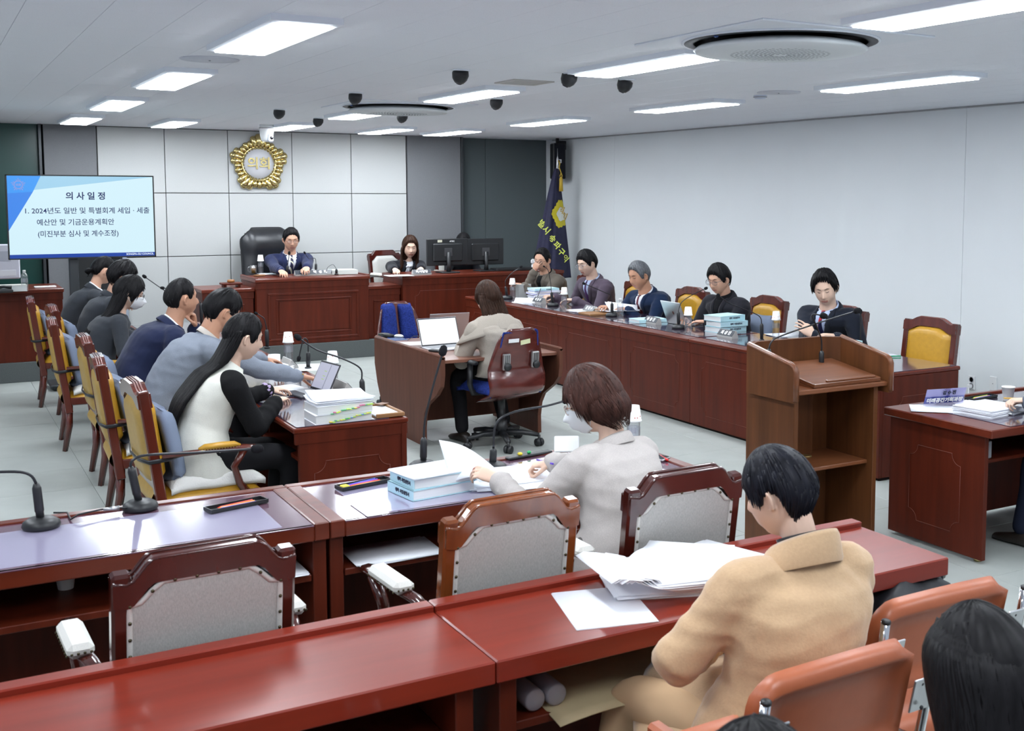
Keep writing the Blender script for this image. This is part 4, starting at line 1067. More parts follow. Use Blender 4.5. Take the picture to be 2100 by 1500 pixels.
def person(label, hip, head, yaw, hyaw, hpitch, hroll=0, hands=None, poles=None, outfit=None, hair=None, skinm=skin, sex='m',
           vox=.006, glasses=None, mask=False, detail=1, s=1.0, wear=None, seed=0, lean=.0, shoulder=None, legs=True, feet=None, eyes=True, armw=1.0, hand_opts=None, neckless=False, fat=1.0, torso_w=1.0):
    rnd = random.Random(seed*77+5)
    hip = V(hip); head = V(head)
    base = V((hip.x, hip.y, 0)) if hip.z < .72 else V((hip.x, hip.y, .2))
    F = V((math.sin(yaw), math.cos(yaw), 0)); R = V((math.cos(yaw), -math.sin(yaw), 0)); U = V((0, 0, 1))
    t = thing('person', label, 'person', base)
    HM = facing_basis(head, hyaw, hpitch, hroll) @ Matrix.Scale(s, 4)
    skull = HM @ V((0, -.035, -.075)); nb = skull + (V((0, 0, -1))*.070 + (hip-head).normalized()*.028 - F*.012)*s
    if shoulder: nb = V(shoulder)
    hips = hip
    sw_ = (.190 if sex == 'm' else .165)*s*torso_w
    ax = (nb-hips); up = ax.normalized()
    # spine points with a slight hunch
    bk = up.cross(R).normalized()
    if bk.dot(F) > 0: bk = -bk
    def spine(k): return hips+ax*k+bk*(.045*math.sin(PI*min(1, k*1.05)))*s
    shc = nb-up*.050*s+bk*.006
    Sh = [shc-R*sw_-up*.018, shc+R*sw_-up*.018]
    hands = hands or [None, None]
    L1, L2 = (.285*s, .255*s) if sex == 'm' else (.262*s, .235*s)
    arms = []
    for i, sg in ((0, -1), (1, 1)):
        h = hands[i]
        if h is None: h = hips+F*.36+R*sg*.12+U*.12
        Wp = V(h); pole = V(poles[i]) if poles and poles[i] is not None else (-U*1.0+R*sg*.55-F*.25)
        E, Wp = ik(Sh[i], Wp, L1, L2, pole); arms.append((Sh[i], E, Wp))
    # ---------------- body: one surface of head, neck, trunk core, arms, hands
    mb = MB()
    n, k = 56, 44
    rings = []
    for i in range(k+1):
        lat = -PI/2+PI*i/k; lat = max(-PI/2+.03, min(PI/2-.03, lat))
        rr = []
        for j in range(n):
            a = 2*PI*j/n; a = a-.55*math.sin(a)  # denser at the front
            rr.append(HM @ head_pt(a, lat, fat))
        rings.append(rr)
    mb.loft(rings)
    for sg in (-1, 1):     # ears
        T = HM @ tr(sg*.074, -.010, -.004) @ rot('Z', sg*.35) @ rot('X', -.12)
        mb.M = T
        mb.tube([(sg*.004, .010, -.026), (sg*.006, -.004, -.026), (sg*.010, -.013, -.008), (sg*.011, -.012, .012), (sg*.008, .002, .024), (sg*.004, .011, .016)], .0056, 6)
        mb.ell((sg*.003, -.001, .0), (.005, .014, .026), 8, 6); mb.M = Matrix()
    nr = (.058 if sex == 'm' else .048)*s
    chain(mb, [HM @ V((0, -.022, -.055)), skull+(nb-skull)*.5, nb, nb-up*.06], [nr*1.02, nr, nr*1.1, nr*1.35], 14)
    chain(mb, [nb-up*.05, spine(.7), spine(.4), hips+up*.05], [.07, .075, .07, .08], 10)
    chain(mb, [Sh[0]-up*.01, shc, Sh[1]-up*.01], [.04, .05, .04], 10)
    for i, (S, E, Wp) in enumerate(arms):
        chain(mb, [S, (S+E)/2, E, E+(Wp-E)*.4, Wp], [.040*s, .034*s, .031*s, .031*s, .024*s], 10)
    hs = (.98 if sex == 'm' else .88)*s
    for i, (S, E, Wp) in enumerate(arms):
        ho = (hand_opts or [None, None])[i] or {}
        fd = (Wp-E).normalized(); d = V(ho['d']) if 'd' in ho else V((fd.x, fd.y, fd.z*.4-.12))
        nrm = V(ho.get('n', (0, 0, 1)))
        thumb = V(ho['thumb']) if 'thumb' in ho else (R if i == 0 else -R)
        dd = d.normalized(); n_ = (nrm-dd*nrm.dot(dd)).normalized(); side = 1 if dd.cross(n_).dot(thumb) > 0 else -1
        hand(mb, Wp, d, nrm, side, ho.get('curl', .45), ho.get('spread', 1), hs, ho.get('pinch', False))
    me = remesh(mb, vox, 2)
    # lips colour
    HI = HM.inverted(); mi = []
    for p in me.polygons:
        c = HI @ p.center
        mi.append(1 if (abs(c.x) < .0235-.25*abs(c.z+.060) and -.0715 < c.z < -.0515 and c.y > .07) else 0)
    me.materials.clear(); me.polygons.foreach_set('material_index', mi)
    body = obj('body', shift(me, base), [skinm, lip], t)
    # ---------------- face details
    def onface(lon, z, off): return HM @ (head_pt(lon, lat_of_z(z), fat)+V((math.sin(lon), math.cos(lon), 0))*off)
    if eyes:
        for sg in (-1, 1):
            mb = MB(); c = sg*.36
            pts = [onface(c+sg*dx*.17, .012-.0035*(1-dx*dx)+(.001*dx), .0028) for dx in (-1, -.6, -.2, .2, .6, 1)]
            mb.tube(pts, [.0008, .0019, .0024, .0024, .0021, .0009], 5)
            if eyes == 'open':
                mb.tube([onface(c+dx*.05, .014, .002) for dx in (-1, 0, 1)], [.002, .004, .002], 6)
            obj('eye', mb, eyedark, t, base)
            mb = MB(); mb.tube([onface(c+sg*dx*.22, .034+.004*(1-abs(dx)) if dx > -.5 else .034, .003) for dx in (-1, -.5, 0, .5, 1)], [.0014, .0024, .0024, .002, .0008], 5)
            obj('eyebrow', mb, hair['m'] if hair and hair.get('m') is not hair_g else hair_b, t, base)
    # ---------------- hair
    if hair: make_hair(t, base, HM, hair, rnd, fat, s, (nb, R, F, bk, spine))
    if glasses:
        gm = glasses
        fr_ = MB()
        for sg in (-1, 1):
            cx = sg*.033; rr = [HM @ V((cx+.0255*math.copysign(abs(math.cos(q))**.8, math.cos(q)), .1035-.06*abs(cx+.02*math.cos(q))**1.2*2, .010+.0185*math.copysign(abs(math.sin(q))**.8, math.sin(q)))) for q in [2*PI*j/18 for j in range(19)]]
            fr_.tube(rr, .0013, 5)
            fr_.tube([HM @ V((sg*.058, .096, .018)), HM @ V((sg*.074, .07, .018)), HM @ V((sg*.081, .0, .012)), HM @ V((sg*.079, -.018, .002))], .0018, 5)
        fr_.tube([HM @ V((-.009, .105, .014)), HM @ V((0, .109, .016)), HM @ V((.009, .105, .014))], .0016, 5)
        g_ = obj('glasses', fr_, gm, t, base)
        for sg in (-1, 1):
            lm = MB(); cx = sg*.033
            lm.loft([[HM @ V((cx+.0245*math.cos(q), .1030-.12*abs(cx+.02*math.cos(q))**1.2, .010+.0178*math.sin(q))) for q in [2*PI*j/14 for j in range(14)]], [HM @ V((cx+.0240*math.cos(q), .1020-.12*abs(cx+.02*math.cos(q))**1.2, .010+.0174*math.sin(q))) for q in [2*PI*j/14 for j in range(14)]]])
            obj('lens', lm, glass('spectacle lens', (.97, .98, 1), .02), g_, base)
    if mask:
        mm = mat('white face mask', (.82, .84, .86), .8)
        def mk(u, v):
            lon = (u-.5)*2*1.15; z = -.108+.112*v*(1-.30*abs(2*u-1)**2)+.018*abs(2*u-1)
            p = head_pt(lon, lat_of_z(z), fat); ridge = .026*gz(lon, .45)*math.sin(PI*min(1, max(0, v*.95+.05)))
            return HM @ (p*1.0+V((math.sin(lon)*.006, .006+ridge, 0)))
        o = obj('face_mask', MB().sheet(mk, 24, 14, .002), mm, t, base)
        ls = MB()
        for sg in (-1, 1):
            for z0, z1 in ((-.005, .016), (-.075, -.024)):
                ls.tube([onface(sg*1.12, z0, .004), onface(sg*1.35, (z0+z1)/2, .006), HM @ V((sg*.086, -.016, z1))], .0016, 5)
        obj('ear_loop', ls, mm, t, base)
    # ---------------- clothes
    o_ = outfit
    cm = o_['m']; ease = o_.get('ease', .012); cv = o_.get('vox', max(vox*1.7, .010))
    tb = MB()
    secs = [(0.0, .175, .135), (.12, .170, .130), (.30, .155, .118), (.50, .165, .122), (.68, .185, .128), (.82, .200, .118), (.91, .180, .100), (.965, .115, .082), (1.0, .080, .072), (1.03, .064, .064)]
    if sex == 'f': secs = [(0.0, .172, .135), (.12, .165, .128), (.30, .140, .108), (.50, .150, .118), (.68, .168, .122), (.82, .176, .108), (.91, .155, .090), (.965, .095, .072), (1.0, .066, .062), (1.03, .054, .054)]
    rings = []
    for kk, a, b in secs:
        c = spine(kk) if kk < .9 else nb-up*(1-kk)*ax.length
        a = a*s*torso_w+ease*(1 if kk < .9 else .5); b = b*s*(1+.04*(torso_w-1))+ease*(1 if kk < .9 else .5)
        if kk < .1: c = c-up*.02
        rings.append([c+R*a*math.copysign(abs(math.cos(q))**.85, math.cos(q))-bk*b*math.copysign(abs(math.sin(q))**.9, math.sin(q)) for q in [2*PI*j/24 for j in range(24)]])
    hem = o_.get('hem', .06)
    if hem:   # jacket skirt below the hips, spreading on the seat
        c = hips-U*hem+F*.02; rings.insert(0, [c+R*(.19*s+ease)*math.cos(q)+F*(.15*s+ease)*math.sin(q) for q in [2*PI*j/24 for j in range(24)]])
    tb.loft(rings)
    bvh = BVHTree.FromPolygons([v.copy() for v in tb.v], [tuple(f) for f in tb.f])
    ab = MB() if o_.get('sleeve_m') else tb
    sl = o_.get('sleeve', 1.0)*armw
    for i, (S, E, Wp) in enumerate(arms):
        e2 = (E-S).normalized(); f2 = (Wp-E).normalized()
        pts = [shc+(S-shc)*.55, S+e2*.0, S+e2*.07*s, S+(E-S)*.5, E-e2*.05*s, E, E+f2*.06*s]
        rs = [.060, .064, .060, .052, .050, .050, .047]
        nf = 6
        for q in range(nf):
            pts.append(E+(Wp-E)*(.34+.62*(q+.5)/nf)); rs.append(.0455-.0065*(q/nf)+(.0022 if q % 2 else -.0018)*(1+rnd.random()))
        cuff = o_.get('cuff', .96); pts.append(E+(Wp-E)*cuff); rs.append(.037 if not o_.get('loose') else .046)
        sc2 = s*sl*(1.0 if sex == 'm' else .9)
        chain(ab, pts, [r*sc2+ease*.45 for r in rs], 14)
    me = remesh(tb, cv, 3)
    # folds: ridged noise in the cloth
    amp = o_.get('fold', .0045); so = V((seed*3.1, seed*1.7, 0))
    nv = [v.normal.copy() for v in me.vertices]
    for v, nn in zip(me.vertices, nv):
        p = v.co; f1 = noise.noise(p*7+so); f2 = abs(noise.noise(V((p.x*5, p.y*5, p.z*15))+so*2))
        f3 = noise.noise(p*26+so)
        v.co = p+nn*(amp*(f1*1.3+(.28-f2)*1.6+f3*.35))
    me.materials.clear()
    if o_.get('sleeve_m'):
        m2 = remesh(ab, cv, 3)
        for v in m2.vertices: v.co += v.normal*(.005*noise.noise(v.co*9)+.004*(.28-abs(noise.noise(V((v.co.x*6, v.co.y*6, v.co.z*18))))))
        m2.materials.clear(); obj('sleeves', shift(m2, base), o_['sleeve_m'], t, label='black sweater sleeves')
    mats_ = [cm]
    bvh2 = BVHTree.FromPolygons([v.co.copy() for v in me.vertices], [tuple(p.vertices) for p in me.polygons])
    jk = obj(o_.get('name', 'jacket'), shift(me, base), mats_, t)
    # front patches cast on the jacket
    Fd = -bk
    def patch(name, xl, xr, v0, v1, m, off, nu=6, nv_=16, back=False, parent=t, label=None):
        dirn = -Fd if not back else Fd
        def fn(u, v):
            vv = v0+(v1-v0)*v; x = xl(vv)+(xr(vv)-xl(vv))*u
            ph = 0 if back else math.radians(8+52*(1-smooth01((vv+.04)/.17)))
            dirn = (-Fd*math.cos(ph)-up*math.sin(ph)) if not back else Fd
            o0 = nb-up*vv+R*x-dirn*.6
            hit = bvh.ray_cast(o0, dirn, 1.2); h2 = bvh2.ray_cast(o0, dirn, 1.2)
            p = hit[0] if hit[0] is not None else nb-up*vv+R*x-dirn*.07
            if h2[0] is not None:
                dd_ = (p-h2[0]).dot(dirn)
                if -.04 < dd_ < .075: p = h2[0]
            e = .0 if 0 < u < 1 and 0 < v < 1 else -.006
            return p-dirn*(off+e)
        return obj(name, MB().sheet(fn, nu, nv_, .004), m, parent, base, label)
    if o_.get('shirt'):
        vd = o_.get('vdepth', .27); vw = o_.get('vwidth', .060)*1.15
        wv = lambda v: max(.002, vw*(1-(max(0, v))/vd)) if v > 0 else vw
        patch('shirt', lambda v: -wv(v), lambda v: wv(v), -.040, vd, o_['shirt'], .007)
        if o_.get('tie'):
            patch('tie', lambda v: -(.016+.018*smooth01((v-.04)/.2)) if v > .045 else -.017, lambda v: (.016+.018*smooth01((v-.04)/.2)) if v > .045 else .017, -.030, vd-.004, o_['tie'], .012, 4, 14)
        for sg in (-1, 1):     # lapels
            lo = lambda v: (vw+.004)*(1-max(0, v)/vd)
            if sg > 0: patch('lapel', lambda v: lo(v)-.004, lambda v: lo(v)+.040*smooth01(v/.07)*(1-smooth01((v-.16)/(vd-.13)))+.010, -.02, vd+.01, cm, .0095, 4, 16)
            else: patch('lapel', lambda v: -(lo(v)+.040*smooth01(v/.07)*(1-smooth01((v-.16)/(vd-.13)))+.010), lambda v: -(lo(v)-.004), -.02, vd+.01, cm, .0095, 4, 16)
        mb = MB(); c = nb+up*.012
        def colring(r, h, open_=.6, tilt=.022):
            return [c+up*h+R*r*math.cos(q)-bk*r*math.sin(q)*1.05-up*tilt*math.sin(q) for q in [PI/2+open_/2+(2*PI-open_)*j/24 for j in range(25)]]
        rr = nr*1.16
        mb.loft([colring(rr, -.02), colring(rr*1.0, .012), colring(rr*1.05, .013), colring(rr*1.16, -.018)], cap=False, closed=False)
        obj('collar', mb, o_['shirt'], t, base)
    if o_.get('jcollar', True):
        mb = MB(); c = nb; rr = nr*1.30
        def cr(r, h, op=.9): return [c+up*(h+.004*math.cos(q*2))+R*r*math.cos(q)-bk*r*math.sin(q)-up*.03*math.sin(q) for q in [PI/2+op/2+(2*PI-op)*j/28 for j in range(29)]]
        h1 = o_.get('jch', .0)
        mb.loft([cr(rr*1.0, -.03), cr(rr*1.0, h1+.004), cr(rr*1.07, h1+.010), cr(rr*1.20, h1+.002), cr(rr*1.42, -.030), cr(rr*1.42, -.036)], cap=False, closed=False)
        obj('jacket_collar', mb, cm, t, base)
    if o_.get('turtle'):
        mb = MB(); c = nb
        mb.loft([[c+up*h+R*r*math.cos(q)-bk*r*math.sin(q) for q in [2*PI*j/20 for j in range(20)]] for r, h in ((nr*1.35, -.03), (nr*1.16, .0), (nr*1.14, .045), (nr*1.08, .05), (nr*.98, .04))], cap=False)
        obj('turtleneck', mb, o_['turtle'], t, base)
    if o_.get('cuffs'):
        for S, E, Wp in arms:
            f2 = (Wp-E).normalized(); mb = MB(); mb.tube([E+(Wp-E)*.93, Wp+f2*.008], [.033*s, .031*s], 12); obj('shirt_cuff', mb, o_['cuffs'], t, base)
    # trousers and shoes
    if legs:
        lm = o_.get('trousers', mat('dark trousers', (.015, .015, .02), .85)); mb = MB()
        ft = feet or [hips+F*.42-R*.11, hips+F*.42+R*.11]
        floor = base.z
        for sg, f in ((-1, ft[0]), (1, ft[1])):
            f = V((f[0], f[1], floor)); hj = hips+R*sg*.085-U*.02
            kn, an = ik(hj, f+U*.09, .42, .41, F*.8+U*.8)
            chain(mb, [hj, (hj+kn)/2, kn, (kn+an)/2, an+U*.01], [.088, .078, .064, .056, .052], 12)
        chain(mb, [hips-R*.09, hips+R*.09], [.11, .11], 12)
        me = remesh(mb, .018, 3); me.materials.clear(); obj('trousers', shift(me, base), lm, t)
        for f in ft:
            f = V((f[0], f[1], floor)); mb = MB()
            rg = []
            for y_, w_, h_ in ((-.09, .024, .05), (-.07, .034, .085), (-.01, .037, .085), (.06, .043, .06), (.12, .044, .045), (.165, .032, .035), (.18, .012, .02)):
                rg.append([f+F*y_+R*w_*math.cos(q)+U*(h_/2+h_/2*math.sin(q)) for q in [2*PI*j/10 for j in range(10)]])
            mb.loft(rg); obj('shoe', mb, o_.get('shoe', mat('dark shoe', (.02, .015, .012), .4)), t, base)
    return dict(t=t, nb=nb, up=up, bk=bk, R=R, F=F, HM=HM, base=base, arms=arms, spine=spine, patch=patch, Sh=Sh, hips=hips, nr=nr, bvh=bvh)

def make_hair(t, base, HM, h, rnd, fat, s, ctx):
    m = h['m']; th = h.get('th', .016); st = h.get('style', 'short')
    fz = h.get('front', .062)+.014; sz = h.get('side', .0); bz = h.get('back', -.075); tz = h.get('temple', .035)
    part = h.get('part', None)
    def line(a):     # hairline height by angle from the front
        a = abs(math.atan2(math.sin(a), math.cos(a)))
        K = [(0, fz), (.45, fz-.004), (.85, tz), (1.20, sz-.012 if st != 'bald' else sz), (1.38, sz-.012), (1.52, sz+.018), (1.85, sz+.012), (2.1, bz*.5), (2.5, bz), (PI, bz-.004)]
        for (a0, z0), (a1, z1) in zip(K, K[1:]):
            if a <= a1: return z0+(z1-z0)*(a-a0)/(a1-a0)+.006*math.sin(a*23+fz*900)*h.get('messy', .25)*2*max(0, math.cos(a))
        return bz
    def hp(lon, w, off):    # w 0 crown .. 1 hairline
        l1 = lat_of_z(line(lon)); lat = PI/2-.02+(l1-PI/2+.02)*w
        p = head_pt(lon, lat, fat); nrm = V((math.sin(lon)*math.cos(lat), math.cos(lon)*math.cos(lat), math.sin(lat)+.15)).normalized()
        return p+nrm*off
    n = 72; rings = []; sd = rnd.random()*20; vol = h.get('vol', (1, 1, 1))
    for i in range(19):
        w = i/18; rr = []
        for j in range(n):
            a = 2*PI*j/n; ed = 1 if w < .80 else max(.12, 1-(w-.80)/.20*.85)
            g = noise.noise(V((math.sin(a)*7, math.cos(a)*7, w*1.6+sd)))*.35+noise.noise(V((math.sin(a)*22, math.cos(a)*22, w*1.2+sd)))*.35
            fr = max(0, math.cos(a))
            tk = th*(1+h.get('top', .35)*(1-w)+h.get('frontlift', 0)*fr*w)*(1+.45*g)*ed
            rr.append(HM @ hp(a, w, tk+.001))
        rings.append(rr)
    # close inwards under the head surface
    rings.append([HM @ hp(2*PI*j/n, 1.0, -.004) for j in range(n)])
    mb = MB(); mb.loft(rings, cap=True)
    # locks
    nl = h.get('locks', 170); jit = h.get('messy', .25)
    for q in range(nl):
        a = rnd.uniform(-PI, PI); w0 = rnd.uniform(.02, .75); w1 = min(1.10, w0+rnd.uniform(.25, .5)); da = rnd.uniform(-.35, .35)*jit+h.get('sweep', 0)*math.cos(a/2)*.5
        o0 = th*rnd.uniform(.75, 1.05)*(1+h.get('top', .35)*(1-w0)); o1 = th*rnd.uniform(.35, 1.0)+rnd.random()*jit*.012
        pts = []; rs = []
        for k in range(5):
            f = k/4; ww = w0+(w1-w0)*f
            pts.append(HM @ (hp(a+da*f*f, min(1.0, ww), (o0+(o1-o0)*f))+V((0, 0, -.02*max(0, ww-1)*5)))); rs.append((h.get('lr', .0062)*(1-f)**.6+.0008)*s)
        mb.tube(pts, rs, 4, flat=.45)
    if st in ('bob', 'long'):
        # curtain from the ear level down along a path (world offsets)
        path = h['path'](HM, *ctx)   # list of (centre, half width along side vec, half depth, side vec)
        fine = []
        for i in range(len(path)-1):
            q4 = [path[max(0, i-1)], path[i], path[i+1], path[min(len(path)-1, i+2)]]
            for k in range(3):
                f = k/3; cr = lambda a, b, c, d: .5*((2*b)+(c-a)*f+(2*a-5*b+4*c-d)*f*f+(3*b-a-3*c+d)*f**3)
                lerp = lambda j: (V(q4[1][j])*(1-f)+V(q4[2][j])*f)
                fine.append((cr(*[V(x[0]) for x in q4]), cr(*[x[1] for x in q4]), max(.006, cr(*[x[2] for x in q4])), lerp(3), lerp(4)))
        path = fine+[path[-1]]
        nn = 56; rg = []
        for ci, (c, a_, b_, sx, dx) in enumerate(path):
            c = V(c); sx = V(sx).normalized(); dx = V(dx).normalized(); row = []
            for j in range(nn):
                q = 2*PI*j/nn
                g = 1+.10*noise.noise(V((math.cos(q)*9, math.sin(q)*9, ci*.06+sd)))+.03*math.sin(q*17+ci*.1)
                row.append(c+sx*a_*math.cos(q)*g+dx*b_*math.sin(q)*g)
            rg.append(row)
        mb.loft(rg, cap=True)
        for q in range(h.get('slocks', 160)):
            ang = rnd.uniform(0, 2*PI); i0 = rnd.randint(0, max(0, len(path)//6)); pts = []; rs = []
            L_ = len(path)-i0; ext = rnd.uniform(0, .05)
            for i, (c, a_, b_, sx, dx) in enumerate(path[i0:]):
                sx_ = V(sx).normalized(); dx_ = V(dx).normalized(); f = i/max(1, L_-1)
                an = ang+.12*math.sin(i*.3+q)
                pts.append(V(c)+sx_*a_*math.cos(an)*1.03+dx_*b_*math.sin(an)*1.03); rs.append(h.get('lr', .0062)*(1-.75*f))
            d = (pts[-1]-pts[-2]).normalized(); pts.append(pts[-1]+d*ext); rs.append(.0010)
            mb.tube(pts, rs, 4, flat=.5)
    if h.get('sides'):
        nb, R, F, bk, spine = ctx; ln = h['sides']; up = -(spine(.3)-nb).normalized()
        for q in range(h.get('nside', 70)):
            sg = -1 if q % 2 else 1; j1, j2 = rnd.uniform(-1, 1), rnd.uniform(-1, 1); L_ = ln*rnd.uniform(.75, 1.08)
            a = HM @ V((sg*(.070+.006*j1), -.02+.035*j2, .045)); b = HM @ V((sg*(.090+.006*j1), -.005+.035*j2, -.035)); c = HM @ V((sg*(.088+.01*j1), .0+.03*j2, -.11))
            d = nb+R*sg*(.095+.02*j1)-bk*(.085+.03*j2)-up*.03; e = nb+R*sg*(.10+.028*j1)-bk*(.125+.015*j2)-up*(.03+L_*.5); f_ = nb+R*sg*(.085+.03*j1)-bk*(.14+.012*j2)-up*(.03+L_)
            if h.get('sideback'): d = nb+R*sg*(.10+.02*j1)+bk*.03*j2-up*.02; e = d-up*L_*.5+R*sg*.02+bk*.03; f_ = d-up*L_+bk*.05
            mb.tube([a, b, c, d, e, f_], [.006, .011, .011, .010, .008, .002], 5, flat=.6)
    o = obj('hair', mb, m, t, base)
    return o
def D(a): return math.radians(a)
def suit(name, c, **k): return dict(m=mat(name, c, .9, noise_=(300, .10), bump=(350, .12), sheen=.1), **k)
shirt_w = mat('white shirt', (.74, .76, .82), .8); shirt_b = mat('pale blue shirt', (.48, .56, .76), .8)
def shorth(m=None, **k):
    d = dict(m=m or hair_b, th=.013, style='short'); d.update(k); return d
def fall(side=.088, depth=.07, z1=-.25, n=9, back=-.03, spread=1.15, lean=0, taper=1.0, tip=.4):
    "hair falling from the ears; centre line runs from the back of the head straight down"
    def f(HM, nb, R, F, bk, spine):
        Rr = (HM.to_3x3() @ V((1, 0, 0))).normalized(); Ff = (HM.to_3x3() @ V((0, 1, 0))); Ff.z = 0; Ff.normalize()
        a = HM @ V((0, -.022, .045)); out = []
        for i in range(n):
            k = i/(n-1); w = side*(1+(spread-1)*math.sin(k*PI*.6))*(1 if k < .6 else 1-(1-taper)*(k-.6)/.4); d_ = depth+.02*math.sin(k*PI)-(depth*(1-tip))*max(0, k-.35)/.65
            out.append((a+Ff*back*smooth01(k*1.5)+V((0, 0, z1*k))+F*lean*k, w, d_, Rr, Ff))
        return out
    return f

# chairman
person('man in a navy suit and striped tie seated behind the chairman desk, wearing glasses', (3.74, 13.80, .76), aty(597, 492, 13.58), D(181), D(186), .30,
       hands=[at(628, 562, 1.0), at(580, 560, 1.0)], skinm=skin, vox=.0065, seed=1, s=1.12,
       hair=shorth(th=.014, front=.064, temple=.052, side=.0, part=1), glasses=mat('dark glasses frame', (.05, .02, .018), .3),
       outfit=suit('navy suit cloth', (.016, .022, .065), shirt=shirt_w, vdepth=.30, vwidth=.066, tie=mat('navy tie with cream stripes', (.02, .02, .06), .6, bands=(9, (.7, .68, .55), .80)), cuffs=shirt_w))
# secretary
R2 = person('young woman in a black jacket with white bow blouse, long dark hair, beside the monitors', (5.17, 13.80, .76), aty(841, 507, 13.6), D(185), D(193), .28,
       hands=[at(865, 563, .99), at(822, 563, .99)], skinm=skin2, sex='f', vox=.0065, seed=2, s=1.13,
       hair=dict(m=hair_br, th=.016, style='long', front=.058, temple=.03, side=-.04, path=fall(.080, .050, -.22, 6, -.05, 1.1), locks=150, sides=.24),
       outfit=suit('black jacket cloth', (.012, .013, .018), shirt=shirt_w, vdepth=.30, vwidth=.045))
mb = MB(); c_ = R2['nb']+R2['F']*.125-R2['up']*.075
for sg in (-1, 1):
    mb.tube([c_, c_+R2['R']*sg*.022+R2['up']*.010, c_+R2['R']*sg*.036-R2['up']*.006], [.008, .016, .006], 8)
    mb.tube([c_, c_+R2['R']*sg*.012-R2['up']*.06, c_+R2['R']*sg*.016-R2['up']*.13], [.008, .013, .010], 8, flat=.4)
obj('bow', mb, shirt_w, R2['t'], R2['base'])
# hidden operator
person('person hidden behind the two black monitors, only dark hair showing', (6.03, 13.82, .76), aty(950, 499, 13.6), D(180), D(180), .35,
       skinm=skin2, sex='f', vox=.009, seed=3, eyes=False, hair=shorth(th=.018), outfit=suit('charcoal jacket', (.02, .02, .025)))
taupe = suit('taupe tweed jacket', (.135, .115, .095))
p = atx(1112, 533, 6.12)
person('man in a taupe tweed jacket and glasses covering his mouth with one hand', (6.33, p.y+.12, .56), p, D(-95), D(-122), .30, hroll=-.1,
       hands=[(5.86, p.y-.02, .86), p+V((-.105, -.005, -.125))], poles=[None, (-.1, .6, -1)], hand_opts=[None, dict(d=(.10, -.42, .75), n=(-.95, -.3, -.1), thumb=(0, .2, 1), curl=.28)], skinm=skin, vox=.0055, seed=4, s=1.1, fat=1.5,
       hair=shorth(th=.010, front=.072, temple=.056), glasses=mat('dark metal glasses', (.04, .03, .03), .3, .5), torso_w=1.06,
       outfit=dict(taupe, shirt=mat('black knit shirt', (.012, .012, .013), .9), vdepth=.24, vwidth=.06))
p = atx(1203, 541, 6.13)
person('man in a purple grey suit with polka dot tie and thin glasses, writing', (6.36, p.y+.10, .56), p, D(-96), D(-103), .32,
       hands=[(5.92, p.y-.10, .775), at(1135, 608, .775)], hand_opts=[dict(d=(-.6, .8, 0), curl=.3), dict(curl=.8, pinch=True)], skinm=skin2, vox=.0055, seed=5, s=1.12,
       hair=shorth(th=.018, front=.054, temple=.040, top=.5), glasses=mat('silver glasses', (.45, .45, .5), .25, 1),
       outfit=suit('purple grey suit cloth', (.088, .066, .092), shirt=shirt_b, vdepth=.27, vwidth=.06, tie=mat('purple dotted tie', (.05, .015, .085), .7, noise_=(200, .6)), cuffs=shirt_b))
p = atx(1310, 566, 6.10)
person('grey haired man in a dark navy suit with a maroon tie', (6.36, p.y+.10, .56), p, D(-93), D(-101), .34,
       hands=[(5.90, p.y-.10, .775), at(1244, 630, .785)], hand_opts=[dict(d=(-.6, .8, 0), curl=.3), dict(curl=.25, n=(-.1, -.25, 1))], skinm=skin3, vox=.0055, seed=6, s=1.15, fat=1.3,
       hair=shorth(hair_g, th=.014, front=.068, temple=.055, messy=.2), torso_w=1.05,
       outfit=suit('dark blue suit cloth', (.010, .022, .058), shirt=shirt_w, vdepth=.25, vwidth=.062, tie=mat('maroon tie', (.10, .006, .018), .6), cuffs=shirt_w))
p = atx(1474, 574, 6.10)
person('man in a black coat and turtleneck with round glasses behind the stacked blue books', (6.33, p.y+.12, .56), p, D(-97), D(-106), .32,
       hands=[(5.92, p.y-.06, .775), (5.88, p.y+.20, .775)], hand_opts=[dict(d=(-.7, .7, 0), curl=.3), None], skinm=skin, vox=.0055, seed=7, s=1.09,
       hair=shorth(th=.018, front=.056, temple=.042, top=.55), glasses=mat('grey metal glasses', (.12, .12, .13), .3, 1),
       outfit=suit('black wool coat', (.014, .014, .019), ease=.018, turtle=mat('black rib knit', (.010, .010, .012), .95), shirt=mat('black rib knit', (.01, .01, .01), .9), vdepth=.2, vwidth=.055, jch=.01))
p = atx(1692, 592, 6.12)
person('young man in a black suit and striped tie looking down at his phone', (6.36, p.y+.20, .56), p, D(-104), D(-130), .40, hroll=.10,
       hands=[at(1712, 690, .80), at(1668, 688, .82)], hand_opts=[None, dict(curl=.35, d=(-.5, .35, .45), n=(-.3, -.9, .3), thumb=(0, 0, 1))], skinm=skin2, vox=.0050, seed=8, s=1.13, fat=.7,
       hair=shorth(th=.020, front=.072, temple=.058, messy=.8, locks=340, top=.7, frontlift=.6),
       outfit=suit('black suit cloth', (.013, .016, .026), shirt=shirt_b, vdepth=.30, vwidth=.064, tie=mat('navy red striped tie', (.012, .014, .06), .6, bands=(7, (.45, .02, .03), .62)), cuffs=shirt_w))

